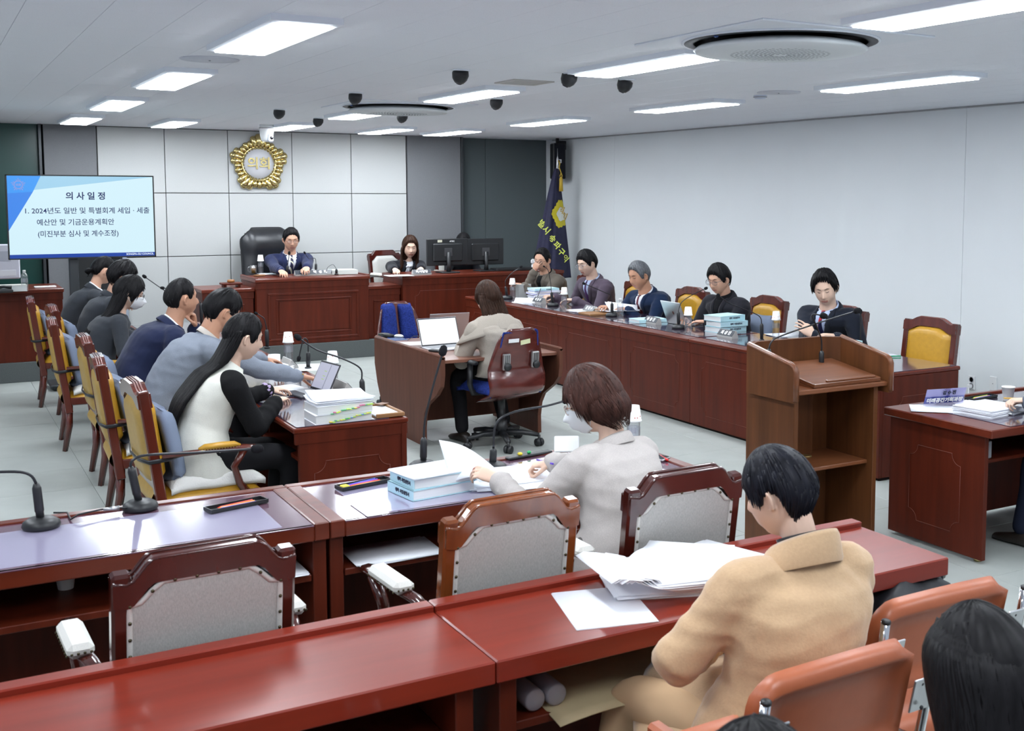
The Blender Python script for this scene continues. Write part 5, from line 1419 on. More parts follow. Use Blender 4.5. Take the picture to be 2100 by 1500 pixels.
# ---- left row
dk = mat('black trousers', (.012, .012, .014), .8)
p = atx(500, 693, 1.44)
ivory = mat('ivory wool vest', (.66, .66, .60), .9, bump=(200, .2), noise_=(200, .04))
r14 = person('woman with very long black hair, white vest over black sleeves, typing on a tablet', (1.20, 6.08, .57), p, D(88), D(86), .30,
       hands=[at(552, 800, .785), at(566, 824, .785)], hand_opts=[dict(curl=.35), dict(curl=.45)], skinm=skin2, sex='f', vox=.0042, seed=9, fat=.8,
       hair=dict(m=hair_b, th=.012, style='long', front=.062, temple=.04, side=-.005, back=-.085, locks=320, messy=.12, slocks=340,
                 path=lambda HM, nb, R, F, bk, sp: [(HM @ V((0, -.045, .035)), .080, .052, R, F), (HM @ V((0, -.058, -.03)), .080, .045, R, F), (nb-F*.055+V((0, 0, .04)), .088, .040, R, F),
                        (sp(.90)-F*.115+V((0, 0, .03)), .110, .030, R, F), (sp(.78)-F*.150, .120, .024, R, F), (sp(.62)-F*.158, .115, .022, R, F), (sp(.46)-F*.158, .10, .020, R, F), (sp(.34)-F*.155, .075, .016, R, F), (sp(.26)-F*.152, .05, .010, R, F)]),
       outfit=dict(m=ivory, sleeve_m=mat('black sweater knit', (.010, .010, .011), .95, bump=(250, .3)), ease=.016, name='vest', trousers=dk, hem=.15, jcollar=False, sleeve=1.08, shirt=None, fold=.003))
mb = MB(); b = r14['base']; nb, R, F, up = r14['nb'], r14['R'], r14['F'], r14['up']
S, E, W_ = r14['arms'][0]; f2 = (W_-E).normalized(); sx = f2.orthogonal().normalized(); sy = f2.cross(sx)
mb = MB(); mb.tube([W_-f2*.02+(sx*math.cos(q)+sy*math.sin(q))*.036+f2*.006*math.sin(q*5) for q in [2*PI*j/36 for j in range(37)]], [.011+.004*math.sin(j*2.2) for j in range(37)], 8)
obj('hair_scrunchie', mb, mat('lilac scrunchie', (.46, .36, .56), .9), r14['t'], b)
c = nb
mb = MB(); mb.loft([[c+up*h+R*r*math.cos(q)-r14['bk']*r*math.sin(q)-up*.02*math.sin(q) for q in [2*PI*j/24 for j in range(24)]] for r, h in ((.066, -.04), (.062, .03), (.068, .034), (.078, -.01), (.09, -.045))], cap=False)
obj('vest_collar', mb, ivory, r14['t'], b)
p = atx(457, 641, 1.52)
person('man in a light grey sweater with glasses leaning over his papers with a pencil', (1.16, 7.08, .57), p, D(84), D(82), .45,
       hands=[at(575, 745, .80), at(617, 773, .80)], hand_opts=[None, dict(curl=.75)], skinm=skin3, vox=.0048, seed=10, fat=1.1, torso_w=1.04,
       hair=shorth(th=.022, front=.052, temple=.030, side=.01, locks=260, messy=.35, top=.4), glasses=mat('pale gold glasses', (.6, .55, .45), .25, 1),
       outfit=dict(m=mat('light grey knit', (.225, .25, .30), .95, bump=(200, .3), noise_=(250, .08)), ease=.014, hem=.05, jcollar=False, fold=.006, shirt=mat('cream shirt collar', (.55, .5, .45), .8), vdepth=.01, vwidth=.02, trousers=dk))
p = atx(373, 613, 1.53)
r12 = person('balding man in a navy suit resting his chin on his fist, looking right', (1.18, 8.18, .57), p, D(86), D(78), .06,
       hands=[p+V((.085, .03, -.20)), at(428, 735, .79)], poles=[(.1, .5, -1), None], hand_opts=[dict(d=(-.1, -.15, .85), n=(.95, .1, .2), thumb=(0, -1, .1), curl=1.25), dict(curl=.5)], skinm=skin3, vox=.005, seed=11, s=1.09, fat=1.3, torso_w=1.05,
       hair=shorth(th=.010, front=.088, temple=.062, side=.015, locks=200, messy=.25), eyes='open',
       outfit=suit('deep navy suit', (.013, .018, .05), shirt=shirt_w, vdepth=.25, trousers=dk))
charcoal = suit('charcoal suit jacket', (.032, .036, .044), trousers=dk)
p = atx(266, 603, 1.37)
person('woman with long black hair and a white mask in a charcoal jacket', (1.12, 9.38, .57), p, D(88), D(96), .38,
       hands=[at(330, 690, .79), at(318, 700, .79)], skinm=skin2, sex='f', vox=.006, seed=12, mask=True, glasses=mat('thin dark glasses', (.03, .03, .03), .3),
       hair=dict(m=hair_b, th=.026, style='long', front=.048, temple=.02, side=-.035, back=-.085, locks=200, messy=.3, slocks=160,
                 path=lambda HM, nb, R, F, bk, sp: [(HM @ V((0, -.045, .03)), .095, .058, R, F), (HM @ V((0, -.055, -.05)), .105, .055, R, F), (nb-F*.045+V((0, 0, .02)), .11, .048, R, F), (sp(.85)-F*.11, .115, .034, R, F), (sp(.70)-F*.13, .10, .022, R, F), (sp(.58)-F*.14, .06, .012, R, F)]),
       outfit=charcoal)
p = atx(252, 570, 1.46)
person('person with curly black hair in a charcoal jacket, mostly hidden in the left row', (1.20, 10.50, .57), p, D(88), D(90), .35,
       skinm=skin, vox=.007, seed=13, hair=shorth(th=.030, messy=.9, locks=260, front=.045), eyes=False, outfit=charcoal)
p = atx(212, 556, 1.42)
person('woman with hair tied back and white collar in a charcoal jacket, far left row', (1.14, 11.38, .57), p, D(85), D(78), .32,
       hands=[None, atx(330, 640, 1.7)], skinm=skin, sex='f', vox=.0065, seed=14, hair=dict(m=hair_b, th=.014, style='long', front=.055, temple=.035, side=.015, back=-.05, locks=160, slocks=60,
                 path=lambda HM, nb, R, F, bk, sp: [(HM @ V((0, -.10, .0)), .03, .03, R, F), (HM @ V((0, -.12, -.02)), .036, .032, R, F), (HM @ V((0, -.125, -.045)), .03, .026, R, F), (HM @ V((0, -.12, -.06)), .014, .012, R, F)]),
       outfit=dict(charcoal, shirt=shirt_w, vdepth=.2))

# ---- note taker
p = aty(1000, 612, 7.92)
oat = mat('oatmeal knit jacket', (.36, .32, .275), .95, bump=(220, .35), noise_=(260, .12))
r15 = person('woman seen from behind in an oatmeal knit jacket with wide collar, brown hair', (3.70, 7.74, .58), p, D(-6), D(-10), .18,
       hands=[(3.53, 8.08, .74), (3.80, 8.10, .74)], skinm=skin2, sex='f', vox=.006, seed=15, eyes=False,
       hair=dict(m=hair_br, th=.018, style='long', front=.05, temple=.03, side=-.03, back=-.08, locks=260, messy=.3, slocks=240,
                 path=lambda HM, nb, R, F, bk, sp: [(HM @ V((0, -.04, .04)), .088, .060, R, F), (HM @ V((0, -.045, -.03)), .100, .062, R, F), (nb-F*.035+V((0, 0, .06)), .105, .060, R, F), (nb-F*.05+V((0, 0, .0)), .11, .052, R, F), (sp(.88)-F*.095+V((.01, 0, .0)), .105, .034, R, F), (sp(.76)-F*.125+V((.015, 0, .0)), .075, .018, R, F)]),
       outfit=dict(m=oat, ease=.020, hem=.04, jcollar=False, fold=.005, sleeve=1.15, trousers=dk), feet=[(3.50, 8.02, 0), (3.92, 8.15, 0)])
nb, R, F, bk, up, b = [r15[k] for k in ('nb', 'R', 'F', 'bk', 'up', 'base')]
def cape(u, v):
    q = 2*PI*u; rx = .085+.185*v**.8; ry = .085+.105*v; dz = .015-.15*v**1.4-.045*v*abs(math.cos(q))
    wv = .006*math.sin(q*7)*v
    return nb+R*(rx+wv)*1.06*math.cos(q)-bk*(ry+wv)*math.sin(q)*(.9 if math.sin(q) > 0 else 1)+V((0, 0, dz+.02))
obj('cape_collar', MB().sheet(cape, 44, 10, .008), oat, r15['t'], b)

# ---- woman with mask in the grey blazer
p = aty(1216, 824, 3.74)
blz = mat('light grey wool blazer', (.47, .435, .415), .9, noise_=(300, .10), bump=(260, .15))
r16 = person('woman in a light grey blazer with white mask and bobbed brown hair turning pages', (2.15, 3.55, .57), p, D(-14), D(-50), .42,
       hands=[at(1022, 985, .80), at(1122, 952, .775)], hand_opts=[dict(curl=.55, d=(-.7, .5, .35), n=(-.1, -.5, .8), thumb=(.4, .8, .3)), dict(curl=.9, pinch=True, d=(-.8, .55, -.1))], skinm=skin2, sex='f', vox=.0045, seed=16, mask=True, s=1.0, torso_w=.98,
       glasses=mat('rose gold glasses', (.6, .38, .30), .25, 1),
       hair=dict(m=mat('chestnut hair', (.052, .022, .017), .5, noise_=(60, .6, (1, 1, .1)), spec=.15), th=.024, style='bob', front=.03, temple=.012, side=-.045, back=-.075, locks=800, lr=.0045, messy=.12, slocks=380, top=.35,
                 path=lambda HM, nb, R, F, bk, sp: [(HM @ V((0, -.035, .02)), .086, .080, HM.to_3x3() @ V((1, 0, 0)), HM.to_3x3() @ V((0, 1, 0))), (HM @ V((0, -.042, -.02)), .100, .086, HM.to_3x3() @ V((1, 0, 0)), HM.to_3x3() @ V((0, 1, 0))), (HM @ V((0, -.05, -.06)), .100, .080, HM.to_3x3() @ V((1, 0, 0)), HM.to_3x3() @ V((0, 1, 0))), (HM @ V((0, -.058, -.095)), .078, .056, HM.to_3x3() @ V((1, 0, 0)), HM.to_3x3() @ V((0, 1, 0)))]),
       outfit=dict(m=blz, ease=.018, hem=.10, fold=.006, vox=.009, sleeve=1.05, trousers=mat('grey skirt cloth', (.12, .11, .105), .9)), feet=[(2.1, 4.15, 0), (2.35, 4.15, 0)])
# ---- person in the camel coat
p = aty(1598, 1012, 2.27)
camel = mat('camel wool coat', (.54, .365, .215), .95, noise_=(120, .05), bump=(160, .2), sheen=.3)
r17 = person('person with short black hair in a camel wool coat reading at the foreground bench', (1.80, 2.20, .56), p, D(4), D(-24), .36,
       hands=[(1.76, 2.40, .72), (1.93, 2.46, .72)], poles=[(-1, -.1, -.5), (.2, -.5, -1)], skinm=skin2, sex='f', vox=.005, seed=17, fat=.7, eyes=False, torso_w=1.08, s=.95,
       hair=dict(m=mat('blue black hair', (.0085, .009, .014), .45, noise_=(60, .5, (1, 1, .1)), spec=.15), th=.013, style='short', front=.03, temple=.015, side=-.005, back=-.088, locks=900, lr=.0042, messy=.08, top=.35),
       outfit=dict(m=camel, ease=.028, hem=.16, vox=.010, fold=.008, sleeve=1.15, cuff=.98, loose=True, jcollar=False, trousers=mat('camel coat skirt', (.54, .365, .215), .95)), feet=[(1.55, 2.66, 0), (1.95, 2.68, 0)])
nb, R, F, bk, up, b = [r17[k] for k in ('nb', 'R', 'F', 'bk', 'up', 'base')]
rr = .075
def cr(r, h, op=1.0): return [nb+up*(h)+R*r*1.05*math.cos(q)-bk*r*math.sin(q)-up*.045*math.sin(q) for q in [PI/2+op/2+(2*PI-op)*j/32 for j in range(33)]]
mb = MB(); mb.loft([cr(rr, -.03), cr(rr, .028), cr(rr*1.05, .040), cr(rr*1.15, .030), cr(rr*1.42, -.030), cr(rr*1.40, -.04)], cap=False, closed=False)
obj('coat_collar', mb, camel, r17['t'], b)
mb = MB(); mb.loft([[nb+up*h+R*r*math.cos(q)-bk*r*math.sin(q)-up*.03*math.sin(q) for q in [2*PI*j/24 for j in range(24)]] for r, h in ((.066, .0), (.064, .045), (.068, .052), (.062, .05))], cap=False)
obj('black_collar', mb, black_l, r17['t'], b)
cs = MB()      # horizontal yoke seam of the coat
for k in range(25):
    pass
bv = r17['bvh']
def seam(v):
    pts = []
    for i in range(22):
        x = -.10+.30*i/21; o0 = nb-up*(v+.02*math.sin(i/21*PI))+R*x+bk*.6; hit = bv.ray_cast(o0, -bk, 1.2)
        if hit[0] is not None: pts.append(hit[0]+bk*.001)
    return pts
ps = seam(.30)
if len(ps) > 3: obj('coat_seam', MB().tube(ps, .0035, 5), camel, r17['t'], b)
# coat skirt spread over thighs
mb = MB()
def skirt(u, v):
    q = PI*(u)*1.0; r_ = .20+.10*v
    return V((1.80, 2.20, .54))+R*(-1)*r_*math.cos(q)*1.0+F*(.10+.40*v)*max(0, math.sin(q))*.95+V((0, 0, .13-.12*v-.18*abs(math.cos(q))**3-.02*math.sin(q*9)*v))
obj('coat_skirt', MB().sheet(skirt, 30, 12, .01), camel, r17['t'], b)

# ---- near heads
p = aty(2012, 1400, 1.42)
person('woman with long straight black hair at the lower right corner, seen from behind', (p.x+.02, 1.30, .56), p, D(10), D(8), .20, skinm=skin2, sex='f', vox=.007, seed=18, eyes=False,
       hair=dict(m=hair_b, th=.024, style='long', front=.05, temple=.03, side=-.04, back=-.08, locks=160, messy=.08, slocks=700, path=lambda HM, nb, R, F, bk, sp: [(HM @ V((0, -.012, .112)), .045, .05, R, F), (HM @ V((0, -.016, .095)), .078, .085, R, F), (HM @ V((0, -.018, .055)), .104, .112, R, F), (HM @ V((0, -.024, .0)), .112, .112, R, F), (HM @ V((0, -.035, -.06)), .116, .105, R, F), (nb-F*.04, .122, .09, R, F), (sp(.85)-F*.09, .13, .06, R, F), (sp(.65)-F*.13, .125, .04, R, F), (sp(.5)-F*.14, .10, .025, R, F)]),
       outfit=suit('black cardigan', (.012, .012, .014), trousers=dk))
HX = p.x
p = aty(1565, 1716, 1.10)
person('person whose black hair only just rises over the bottom edge of the photo', (p.x, 1.02, .56), p, D(5), D(5), .2, skinm=skin, vox=.009, seed=19, eyes=False, hair=shorth(th=.022, locks=260), outfit=suit('black cardigan', (.012, .012, .014), trousers=dk))
# ---- right edge person
jn = mat('dark blue jeans', (.012, .016, .032), .9, bump=(200, .3))
p = aty(2165, 690, 3.84)
person('person in a grey sweater at the right edge holding a yellow pencil over papers', (5.30, 3.62, .57), (5.33, 3.84, 1.17), D(-3), D(-8), .45, hands=[at(2108, 822, .80), (5.45, 4.1, .77)], poles=[(-.7, -.4, -.8), None],
       hand_opts=[dict(curl=.75, pinch=True, d=(-.75, .4, .0)), None], skinm=skin2, vox=.005, seed=20,
       hair=shorth(th=.02), outfit=dict(m=mat('blue grey sweater', (.13, .155, .20), .95, bump=(220, .4)), ease=.014, jcollar=False, trousers=jn), feet=[(5.05, 4.05, 0), (5.45, 4.1, 0)])
dup(oc, (HX+.03, 1.26, 0), 0, 'tan orange chrome chair of the long haired woman at the lower right corner')
# ================================================================ things on the desks
ZT = .724
def box_thing(name, label, cat, c, size, rz, m, group=None, b=.003):
    T = rot('Z', rz); mb = MB(T); mb.box(-size[0]/2, -size[1]/2, 0, size[0]/2, size[1]/2, size[2], b=b)
    me = mb.mesh(name); me.materials.append(m); o = bpy.data.objects.new(name, me); COL.objects.link(o); o.location = c
    return tag(o, label, cat, group)
def mic(label, pts, base='round', r=.0042, head=.016, Y0=None, z0=ZT, group='gooseneck microphones', foot=None):
    """pts: [(px,py,dy)...] first = foot on the desk, second = top of the stem, last = foam head"""
    p0 = V(foot) if foot else at(pts[0][0], pts[0][1], z0)
    W = [aty(a, b_, p0.y+c) for a, b_, c in pts]; W[0] = p0
    t = thing('microphone', label, 'microphone', p0, 0, group)
    L = [q-p0 for q in W]
    if base == 'round':
        obj('base', MB().lathe([(.060, 0), (.064, .008), (.060, .022), (.042, .034), (.018, .038)], n=28), black_p, t)
    elif base == 'square':
        obj('base', MB(rot('Z', .1)).box(-.05, -.06, 0, .05, .06, .022, b=.008), black_p, t)
    elif base == 'plate':
        obj('base', MB().lathe([(.022, 0), (.022, .012), (.014, .016)], n=16), black_p, t)
    obj('stem', MB().tube([(0, 0, .01), L[1]*.35, L[1]*.38, L[1]*.9, L[1]], [.0135, .0135, .0155, .0150, .009], 12), black_p, t)
    cr_ = []
    P = [L[1]*.98]+L[1:]
    Q = L[1:]
    out = []
    for i in range(len(Q)-1):
        a, b_, c, d = Q[max(0, i-1)], Q[i], Q[i+1], Q[min(len(Q)-1, i+2)]
        for k in range(5):
            f = k/5; out.append(.5*((2*b_)+(c-a)*f+(2*a-5*b_+4*c-d)*f*f+(3*b_-a-3*c+d)*f**3))
    out.append(Q[-1])
    obj('gooseneck', MB().tube(out, r, 8), black_s, t)
    d = (out[-1]-out[-2]).normalized()
    obj('foam_head', MB().tube([out[-1]-d*head*1.0, out[-1]-d*head*.6, out[-1]+d*head*.4, out[-1]+d*head*1.3, out[-1]+d*head*1.7], [head*.45, head*.9, head, head*.75, head*.2], 12), foam_m, t)
    return t
mic('gooseneck microphone at the left edge, its neck leaving the frame', [(85, 1082, 0), (74, 992, 0), (62, 975, 0), (30, 968, 0), (-60, 972, 0), (-110, 980, 0)], r=.005, z0=.716)
mic('gooseneck microphone on the left glass desk, its neck lying level to the right', [(288, 1045, 0), (268, 958, 0), (272, 945, 0), (300, 934, 0), (400, 929, 0), (525, 921, 0)], r=.005, head=.018, z0=.716)
mic('upright gooseneck microphone left of the grey blazer woman', [(868, 962, 0), (869, 898, 0), (872, 860, 0), (886, 800, 0), (908, 722, 0)], r=.005, head=.018, z0=.716)
mic('gooseneck microphone reaching towards the masked woman in the grey blazer', [(1010, 965, 0), (1012, 920, 0), (1018, 868, 0), (1055, 845, 0), (1120, 833, 0), (1160, 822, 0)], r=.005, head=.016, z0=.716)
mic('gooseneck microphone in front of the long haired woman with the tablet', [(745, 833, 0), (742, 778, 0), (738, 755, 0), (700, 735, 0), (650, 718, 0), (612, 693, 0)], 'square', r=.0045)
mic('short bent microphone behind the patterned mug', [(632, 757, 0), (632, 722, 0), (631, 700, 0), (622, 697, 0), (613, 735, 0)], 'plate', head=.014)
mic('microphone beside the face of the long haired woman', [(548, 715, 0), (547, 676, 0), (542, 655, 0), (534, 648, 0), (526, 643, 0)], 'plate', head=.010)
mic('microphone in front of the farthest left row people', [(395, 668, 0), (392, 628, 0), (370, 618, 0), (340, 598, 0), (297, 568, 0)], 'plate', head=.015)
mic('lower microphone near the balding man', [(414, 668, 0), (412, 622, 0), (395, 604, 0), (370, 596, 0), (334, 591, 0)], 'plate', head=.014)
mic('upright microphone directly before the chairman', [(587, 566, 0), (590, 545, 0), (592, 530, 0), (593, 520, 0)], 'plate', z0=.955)
mic('right angled microphone right of the chairman', [(648, 562, 0), (648, 541, 0), (646, 530, 0), (634, 531, 0), (625, 519, 0)], 'plate', z0=.955, r=.0035, head=.012)
mic('thin curved cable microphone right of the chairman name plate', [(690, 564, 0), (690, 552, 0), (683, 543, 0), (673, 548, 0), (669, 556, 0)], 'plate', z0=.955, r=.0025, head=.006)
mic('microphone in front of the man in the taupe jacket', [(1040, 613, 0), (1037, 588, 0), (1037, 575, 0), (1050, 560, 0), (1068, 548, 0)], r=.0035, head=.013)
mic('tall gooseneck microphone between the writing man and the taupe jacket man', [(1134, 628, 0), (1131, 600, 0), (1129, 580, 0), (1124, 555, 0), (1116, 547, 0)], r=.0035, head=.009)
mic('microphone arching left in front of the grey haired man', [(1255, 649, 0), (1255, 622, 0), (1252, 606, 0), (1240, 600, 0), (1198, 582, 0)], r=.0038, head=.013)
mic('microphone behind the open silver laptop, its neck rising to the right', [(1392, 674, 0), (1391, 640, 0), (1398, 620, 0), (1420, 605, 0), (1447, 592, 0)], r=.0038, head=.014)
mic('microphone in front of the man in the black coat, arching left', [(1562, 700, 0), (1562, 664, 0), (1556, 648, 0), (1520, 632, 0), (1495, 622, 0), (1474, 606, 0)], 'plate', r=.0038, head=.012)
mic('straight dark microphone in front of the young man', [(1764, 710, 0), (1764, 700, 0), (1765, 660, 0), (1765, 640, 0)], 'plate', r=.006, head=.014)
mic('long curved lectern microphone reaching right', [(1577, 738, 0), (1577, 716, 0), (1582, 702, 0), (1600, 690, 0), (1680, 662, 0), (1757, 638, 0)], 'plate', foot=(aty(1577, 730, 4.80).x, 4.80, .90), r=.0045, head=.018)
mic('short lectern microphone bent to the left', [(1686, 752, 0), (1685, 720, 0), (1684, 695, 0), (1674, 668, -.02), (1666, 646, -.04), (1688, 648, -.04)], 'plate', foot=(aty(1685, 730, 4.80).x, 4.80, .90), r=.004, head=.018)

pet = glass('clear bottle plastic', (.97, .98, .99), .16, .3); waterm = glass('bottle water', (.90, .93, .95), .04, .02)
cupm = mat('white paper cup', (.82, .82, .80), .6); redp = mat('red blossom print', (.60, .08, .06), .6)
def bottle(label, p, cup=True, z=ZT):
    t = thing('water_bottle', label, 'bottle', (p.x, p.y, z), random.random()*6, 'clear water bottles')
    prof = [(.026, 0), (.030, .006)]
    for k in range(7): prof += [(.0305, .014+.017*k), (.0285, .022+.017*k)]
    prof += [(.030, .14), (.0285, .155), (.020, .172), (.0125, .182), (.0125, .192)]
    obj('bottle_body', MB().lathe(prof, n=18), pet, t)
    obj('label_band', MB().lathe([(.0308, .085), (.0308, .125)], n=18, cap=False), glass('printed clear label', (.86, .88, .95), .25, .4), t)
    if cup:
        c = obj('paper_cup', MB().lathe([(.038, .150), (.0385, .155), (.036, .158), (.027, .222), (.025, .222), (.024, .218)], n=22), cupm, t)
        mb = MB()
        for k in range(9):
            a = k*2.4; z_ = .170+.005*(k*3 % 8); r_ = .0355-.009*(z_-.158)/.064
            mb.ell((r_*math.cos(a), r_*math.sin(a), z_), (.003, .003, .003), 6, 4)
        obj('blossom_print', mb, redp, c)
    else: obj('cap', MB().lathe([(.0145, .180), (.0145, .203), (.013, .206), (.001, .206)], n=16), white_p, t)
for a, b_, lb, c in ((592, 747, 'clear bottle with an upturned blossom cup behind the patterned mug', True), (683, 795, 'clear bottle with an upturned cup behind the tablet', True),
                     (1051, 611, 'clear bottle with an upturned cup beside the tall paper stack', True), (1157, 634, 'clear bottle with an upturned cup right of the writing man', True),
                     (1272, 657, 'clear bottle with a white cap before the grey haired man', False), (1411, 683, 'clear bottle with an upturned cup left of the stacked blue books', True),
                     (1591, 694, 'clear bottle with an upturned cup just above the lectern', True)):
    bottle(lb, at(a, b_, ZT), c)
bottle('bottle and upturned blossom cup right of the grey blazer woman', at(1299, 930, .716), True, .716)
bottle('capped clear bottle beside the white monitor at the far left', at(51, 597, .93), False, .93)
bottle('small bottle with an upturned cup before the chairman', at(535, 562, .955), True, .955)
p = at(563, 758, ZT)
t = thing('mug', 'white mug with a red and yellow picture beside the grey sweater man', 'mug', p, 2.2)
obj('cup_body', MB().lathe([(.034, 0), (.038, .004), (.039, .10), (.036, .10), (.034, .01)], n=28), white_p, t)
obj('mug_handle', MB().tube([(.037, 0, .085), (.062, 0, .08), (.068, 0, .05), (.060, 0, .022), (.037, 0, .018)], .006, 8), white_p, t)
mb = MB(); mb.loft([[V((.0395*math.cos(a), .0395*math.sin(a), z)) for a in [PI*.82+PI*.55*i/12 for i in range(13)]] for z in (.018, .055)], cap=False, closed=False)
obj('mug_print', mb, mat('mug picture', (.55, .20, .05), .5, noise_=(60, .8)), t)
p = at(520, 562, .955)
t = thing('tea_glass', 'glass mug of amber tea at the left end of the chairman desk', 'glass mug', p, PI)
obj('glass_body', MB().lathe([(.036, 0), (.038, .10), (.035, .10), (.033, .006)], n=24), pet, t)
obj('tea', MB().lathe([(.032, .008), (.034, .065), (.001, .065)], n=24), mat('amber tea', (.30, .13, .01), .2), t)
obj('glass_handle', MB().tube([(.037, 0, .085), (.065, 0, .075), (.062, 0, .035), (.037, 0, .02)], .006, 8), pet, t)
def cup(label, p, up=True, r=.037, h=.078):
    t = thing('paper_cup', label, 'paper cup', p, 0)
    obj('cup_wall', MB().lathe([(r*.70, 0), (r*.72, .003), (r, h), (r*1.05, h), (r*1.03, h+.004), (r*.96, h), (r*.68, .006)], n=24), cupm, t); return t
cup('small white paper cup before the grey haired man', at(1226, 643, ZT), r=.032, h=.05)
cup('white paper cup beside the pen tray on the right side desk', at(2067, 822, ZT))
cup('white cup standing on the shelf inside the left glass desk', at(135, 1207, .525), r=.036)

# ---- name plates
stone = mat('grey stone wedge', (.42, .41, .39), .5); plate_b = mat('dark name plate face', (.02, .025, .035), .3)
def nameplate(label, p, text, rz, w=.20, face_='-x', tsize=.040, grp='wedge name plates on the benches'):
    t = thing('name_plate', label, 'name plate', p, rz, grp)    # local: text faces -y
    prof = [(-.035, 0), (.03, 0), (.03, .016), (.012, .062), (.006, .062), (-.035, .012)]
    obj('wedge', MB().prism(prof, -w/2, w/2, T=basis((0, 0, 0), (0, 1, 0), (0, 0, 1), (1, 0, 0))), stone, t)
    a = math.atan2(.050, .041); n = V((0, -math.sin(a), math.cos(a))); ey = V((0, math.cos(a), math.sin(a)))
    M_ = basis(V((0, -.0145, .037))+n*.002, (1, 0, 0), ey, n)
    obj('name_face', MB(M_).box(-w/2+.003, -.028, -.001, w/2-.003, .030, .001), plate_b, t)
    lettering(text, tsize, M_ @ tr(0, -.001, .0016), white_e, t, bold=.0012)
for (px, py), s_, lb in (((1106, 622), '이 영 주', 'leftmost name plate on the right bench, before the writing man'), ((1211, 640), '김 영 수', 'name plate before the resting hand of the grey haired man'),
                         ((1338, 664), '박 종 현', 'name plate left of the open silver laptop'), ((1492, 692), '최 상 진', 'name plate before the stacked pale blue books')):
    nameplate(lb, at(px, py, ZT), s_, -PI/2+.0, .21)
nameplate('long name plate on the chairman desk', at(648, 566, .952)+V((0, .10, 0)), '위원장   박  성  희', 0, .44, tsize=.042)
nameplate('name plate at the left end of the secretary desk', at(872, 567, .932)+V((.06, .27, 0)), '의사담당', 0, .23, tsize=.042)
nameplate('name plate seen from behind beside the tablet', at(727, 800, ZT)+V((-.07, 0, 0)), '이 하 식', PI/2, .21)
nameplate('name plate seen from behind near the upturned cup bottle', at(614, 752, ZT)+V((-.07, 0, 0)), '정 주 리', PI/2, .21)
nameplate('name plate seen from behind beside the balding man', at(532, 706, ZT)+V((-.13, 0, 0)), '김 순 애', PI/2, .21)

# ---- books and papers
def book(label, c, size, rz, cover=cyanp, spine='위탁 사업설명서', group='thick pale blue budget books', name='budget_book'):
    t = thing(name, label, 'book', c, rz, group); w_, d_, h_ = size
    obj('page_block', MB().box(-w_/2+.004, -d_/2+.003, .002, w_/2-.003, d_/2-.003, h_-.002, b=.002), paper2, t)
    obj('cover', MB().box(-w_/2, -d_/2, 0, w_/2, d_/2, .0022).box(-w_/2, -d_/2, h_-.0022, w_/2, d_/2, h_).box(-w_/2, -d_/2, 0, -w_/2+.003, d_/2, h_), cover, t)
    if spine: lettering(spine, h_*.42, basis((-w_/2-.0008, -.02, h_/2), (0, -1, 0), (0, 0, 1), (-1, 0, 0)), ink, t, bold=.0006)
    return t
def sheets(label, c, n, rz, size=(.21, .297), th=.0012, spread=.02, group=None, name='paper_stack', curl=0, seed=1):
    "pile of papers: each visible layer a sheet of its own"
    r = random.Random(seed); t = thing(name, label, 'papers', c, rz, group); z = 0
    for i in range(n):
        T = tr(r.uniform(-1, 1)*spread, r.uniform(-1, 1)*spread, z) @ rot('Z', r.uniform(-1, 1)*spread*5)
        k = curl*(.4+.6*i/max(1, n-1))
        def fn(u, v, k=k, r1=r.uniform(-.3, .3)):
            x = (u-.5)*size[0]; y = (v-.5)*size[1]
            return (x, y, th+k*.05*max(0, (u+v*r1-.55))**2*4+k*.004*math.sin(u*7+r1*9))
        obj('sheet', MB(T).sheet(fn, 8 if curl else 1, 4 if curl else 1, th), paper, t); z += th+.0004
    return t
# stack of three before the black coat man
b0 = at(1474, 683, ZT)
for k, (dx, dy, a) in enumerate(((0, 0, 1.66), (.005, -.012, 1.60), (-.006, .01, 1.72))):
    book(['bottom', 'middle', 'top'][k]+' pale blue budget book of the stack of three left of the lectern', b0+V((.13+dx, .08+dy, .048*k)), (.21, .297, .046), a)
b0 = at(1715, 708, ZT)
for k, (dx, a) in enumerate(((0, 1.75), (-.01, 1.66))):
    book(['lower', 'upper'][k]+' pale blue budget book before the young man', V((5.97+dx, 6.52, ZT+.034*k)), (.21, .297, .033), a)
sheets('white papers left of the blue books before the young man', at(1615, 688, ZT), 5, 1.4, seed=3)
t = sheets('white notebook with a green edge right of the blue books', V((5.97, 6.13, ZT)), 3, 1.2, seed=4, spread=.004)
obj('green_spine', MB().box(-.106, -.15, 0, -.098, .15, .012, b=.002), mat('green binder edge', (.02, .30, .14), .4), t)
# grey haired man: papers over a book
q = at(1325, 662, ZT)
book('pale blue book under loose papers before the grey haired man', q+V((.06, .06, 0)), (.21, .297, .03), 1.5)
sheets('loose white papers heaped before the grey haired man', at(1278, 646, ZT+.0)+V((.03, .12, .031)), 8, 1.3, spread=.05, curl=.8, seed=5)
sheets('white papers under the hand of the writing man', at(1203, 637, ZT), 5, 1.5, spread=.04, seed=6)
box_thing('document_tray', 'brown open document tray beside the writing man', 'tray', at(1228, 645, ZT), (.24, .33, .02), 1.57, mat('tan leather tray', (.30, .15, .06), .5))
t = sheets('single white sheet drooping over the bench edge left of the leftmost name plate', at(1076, 620, ZT)+V((.02, 0, 0)), 2, 1.0, curl=.8, seed=7)
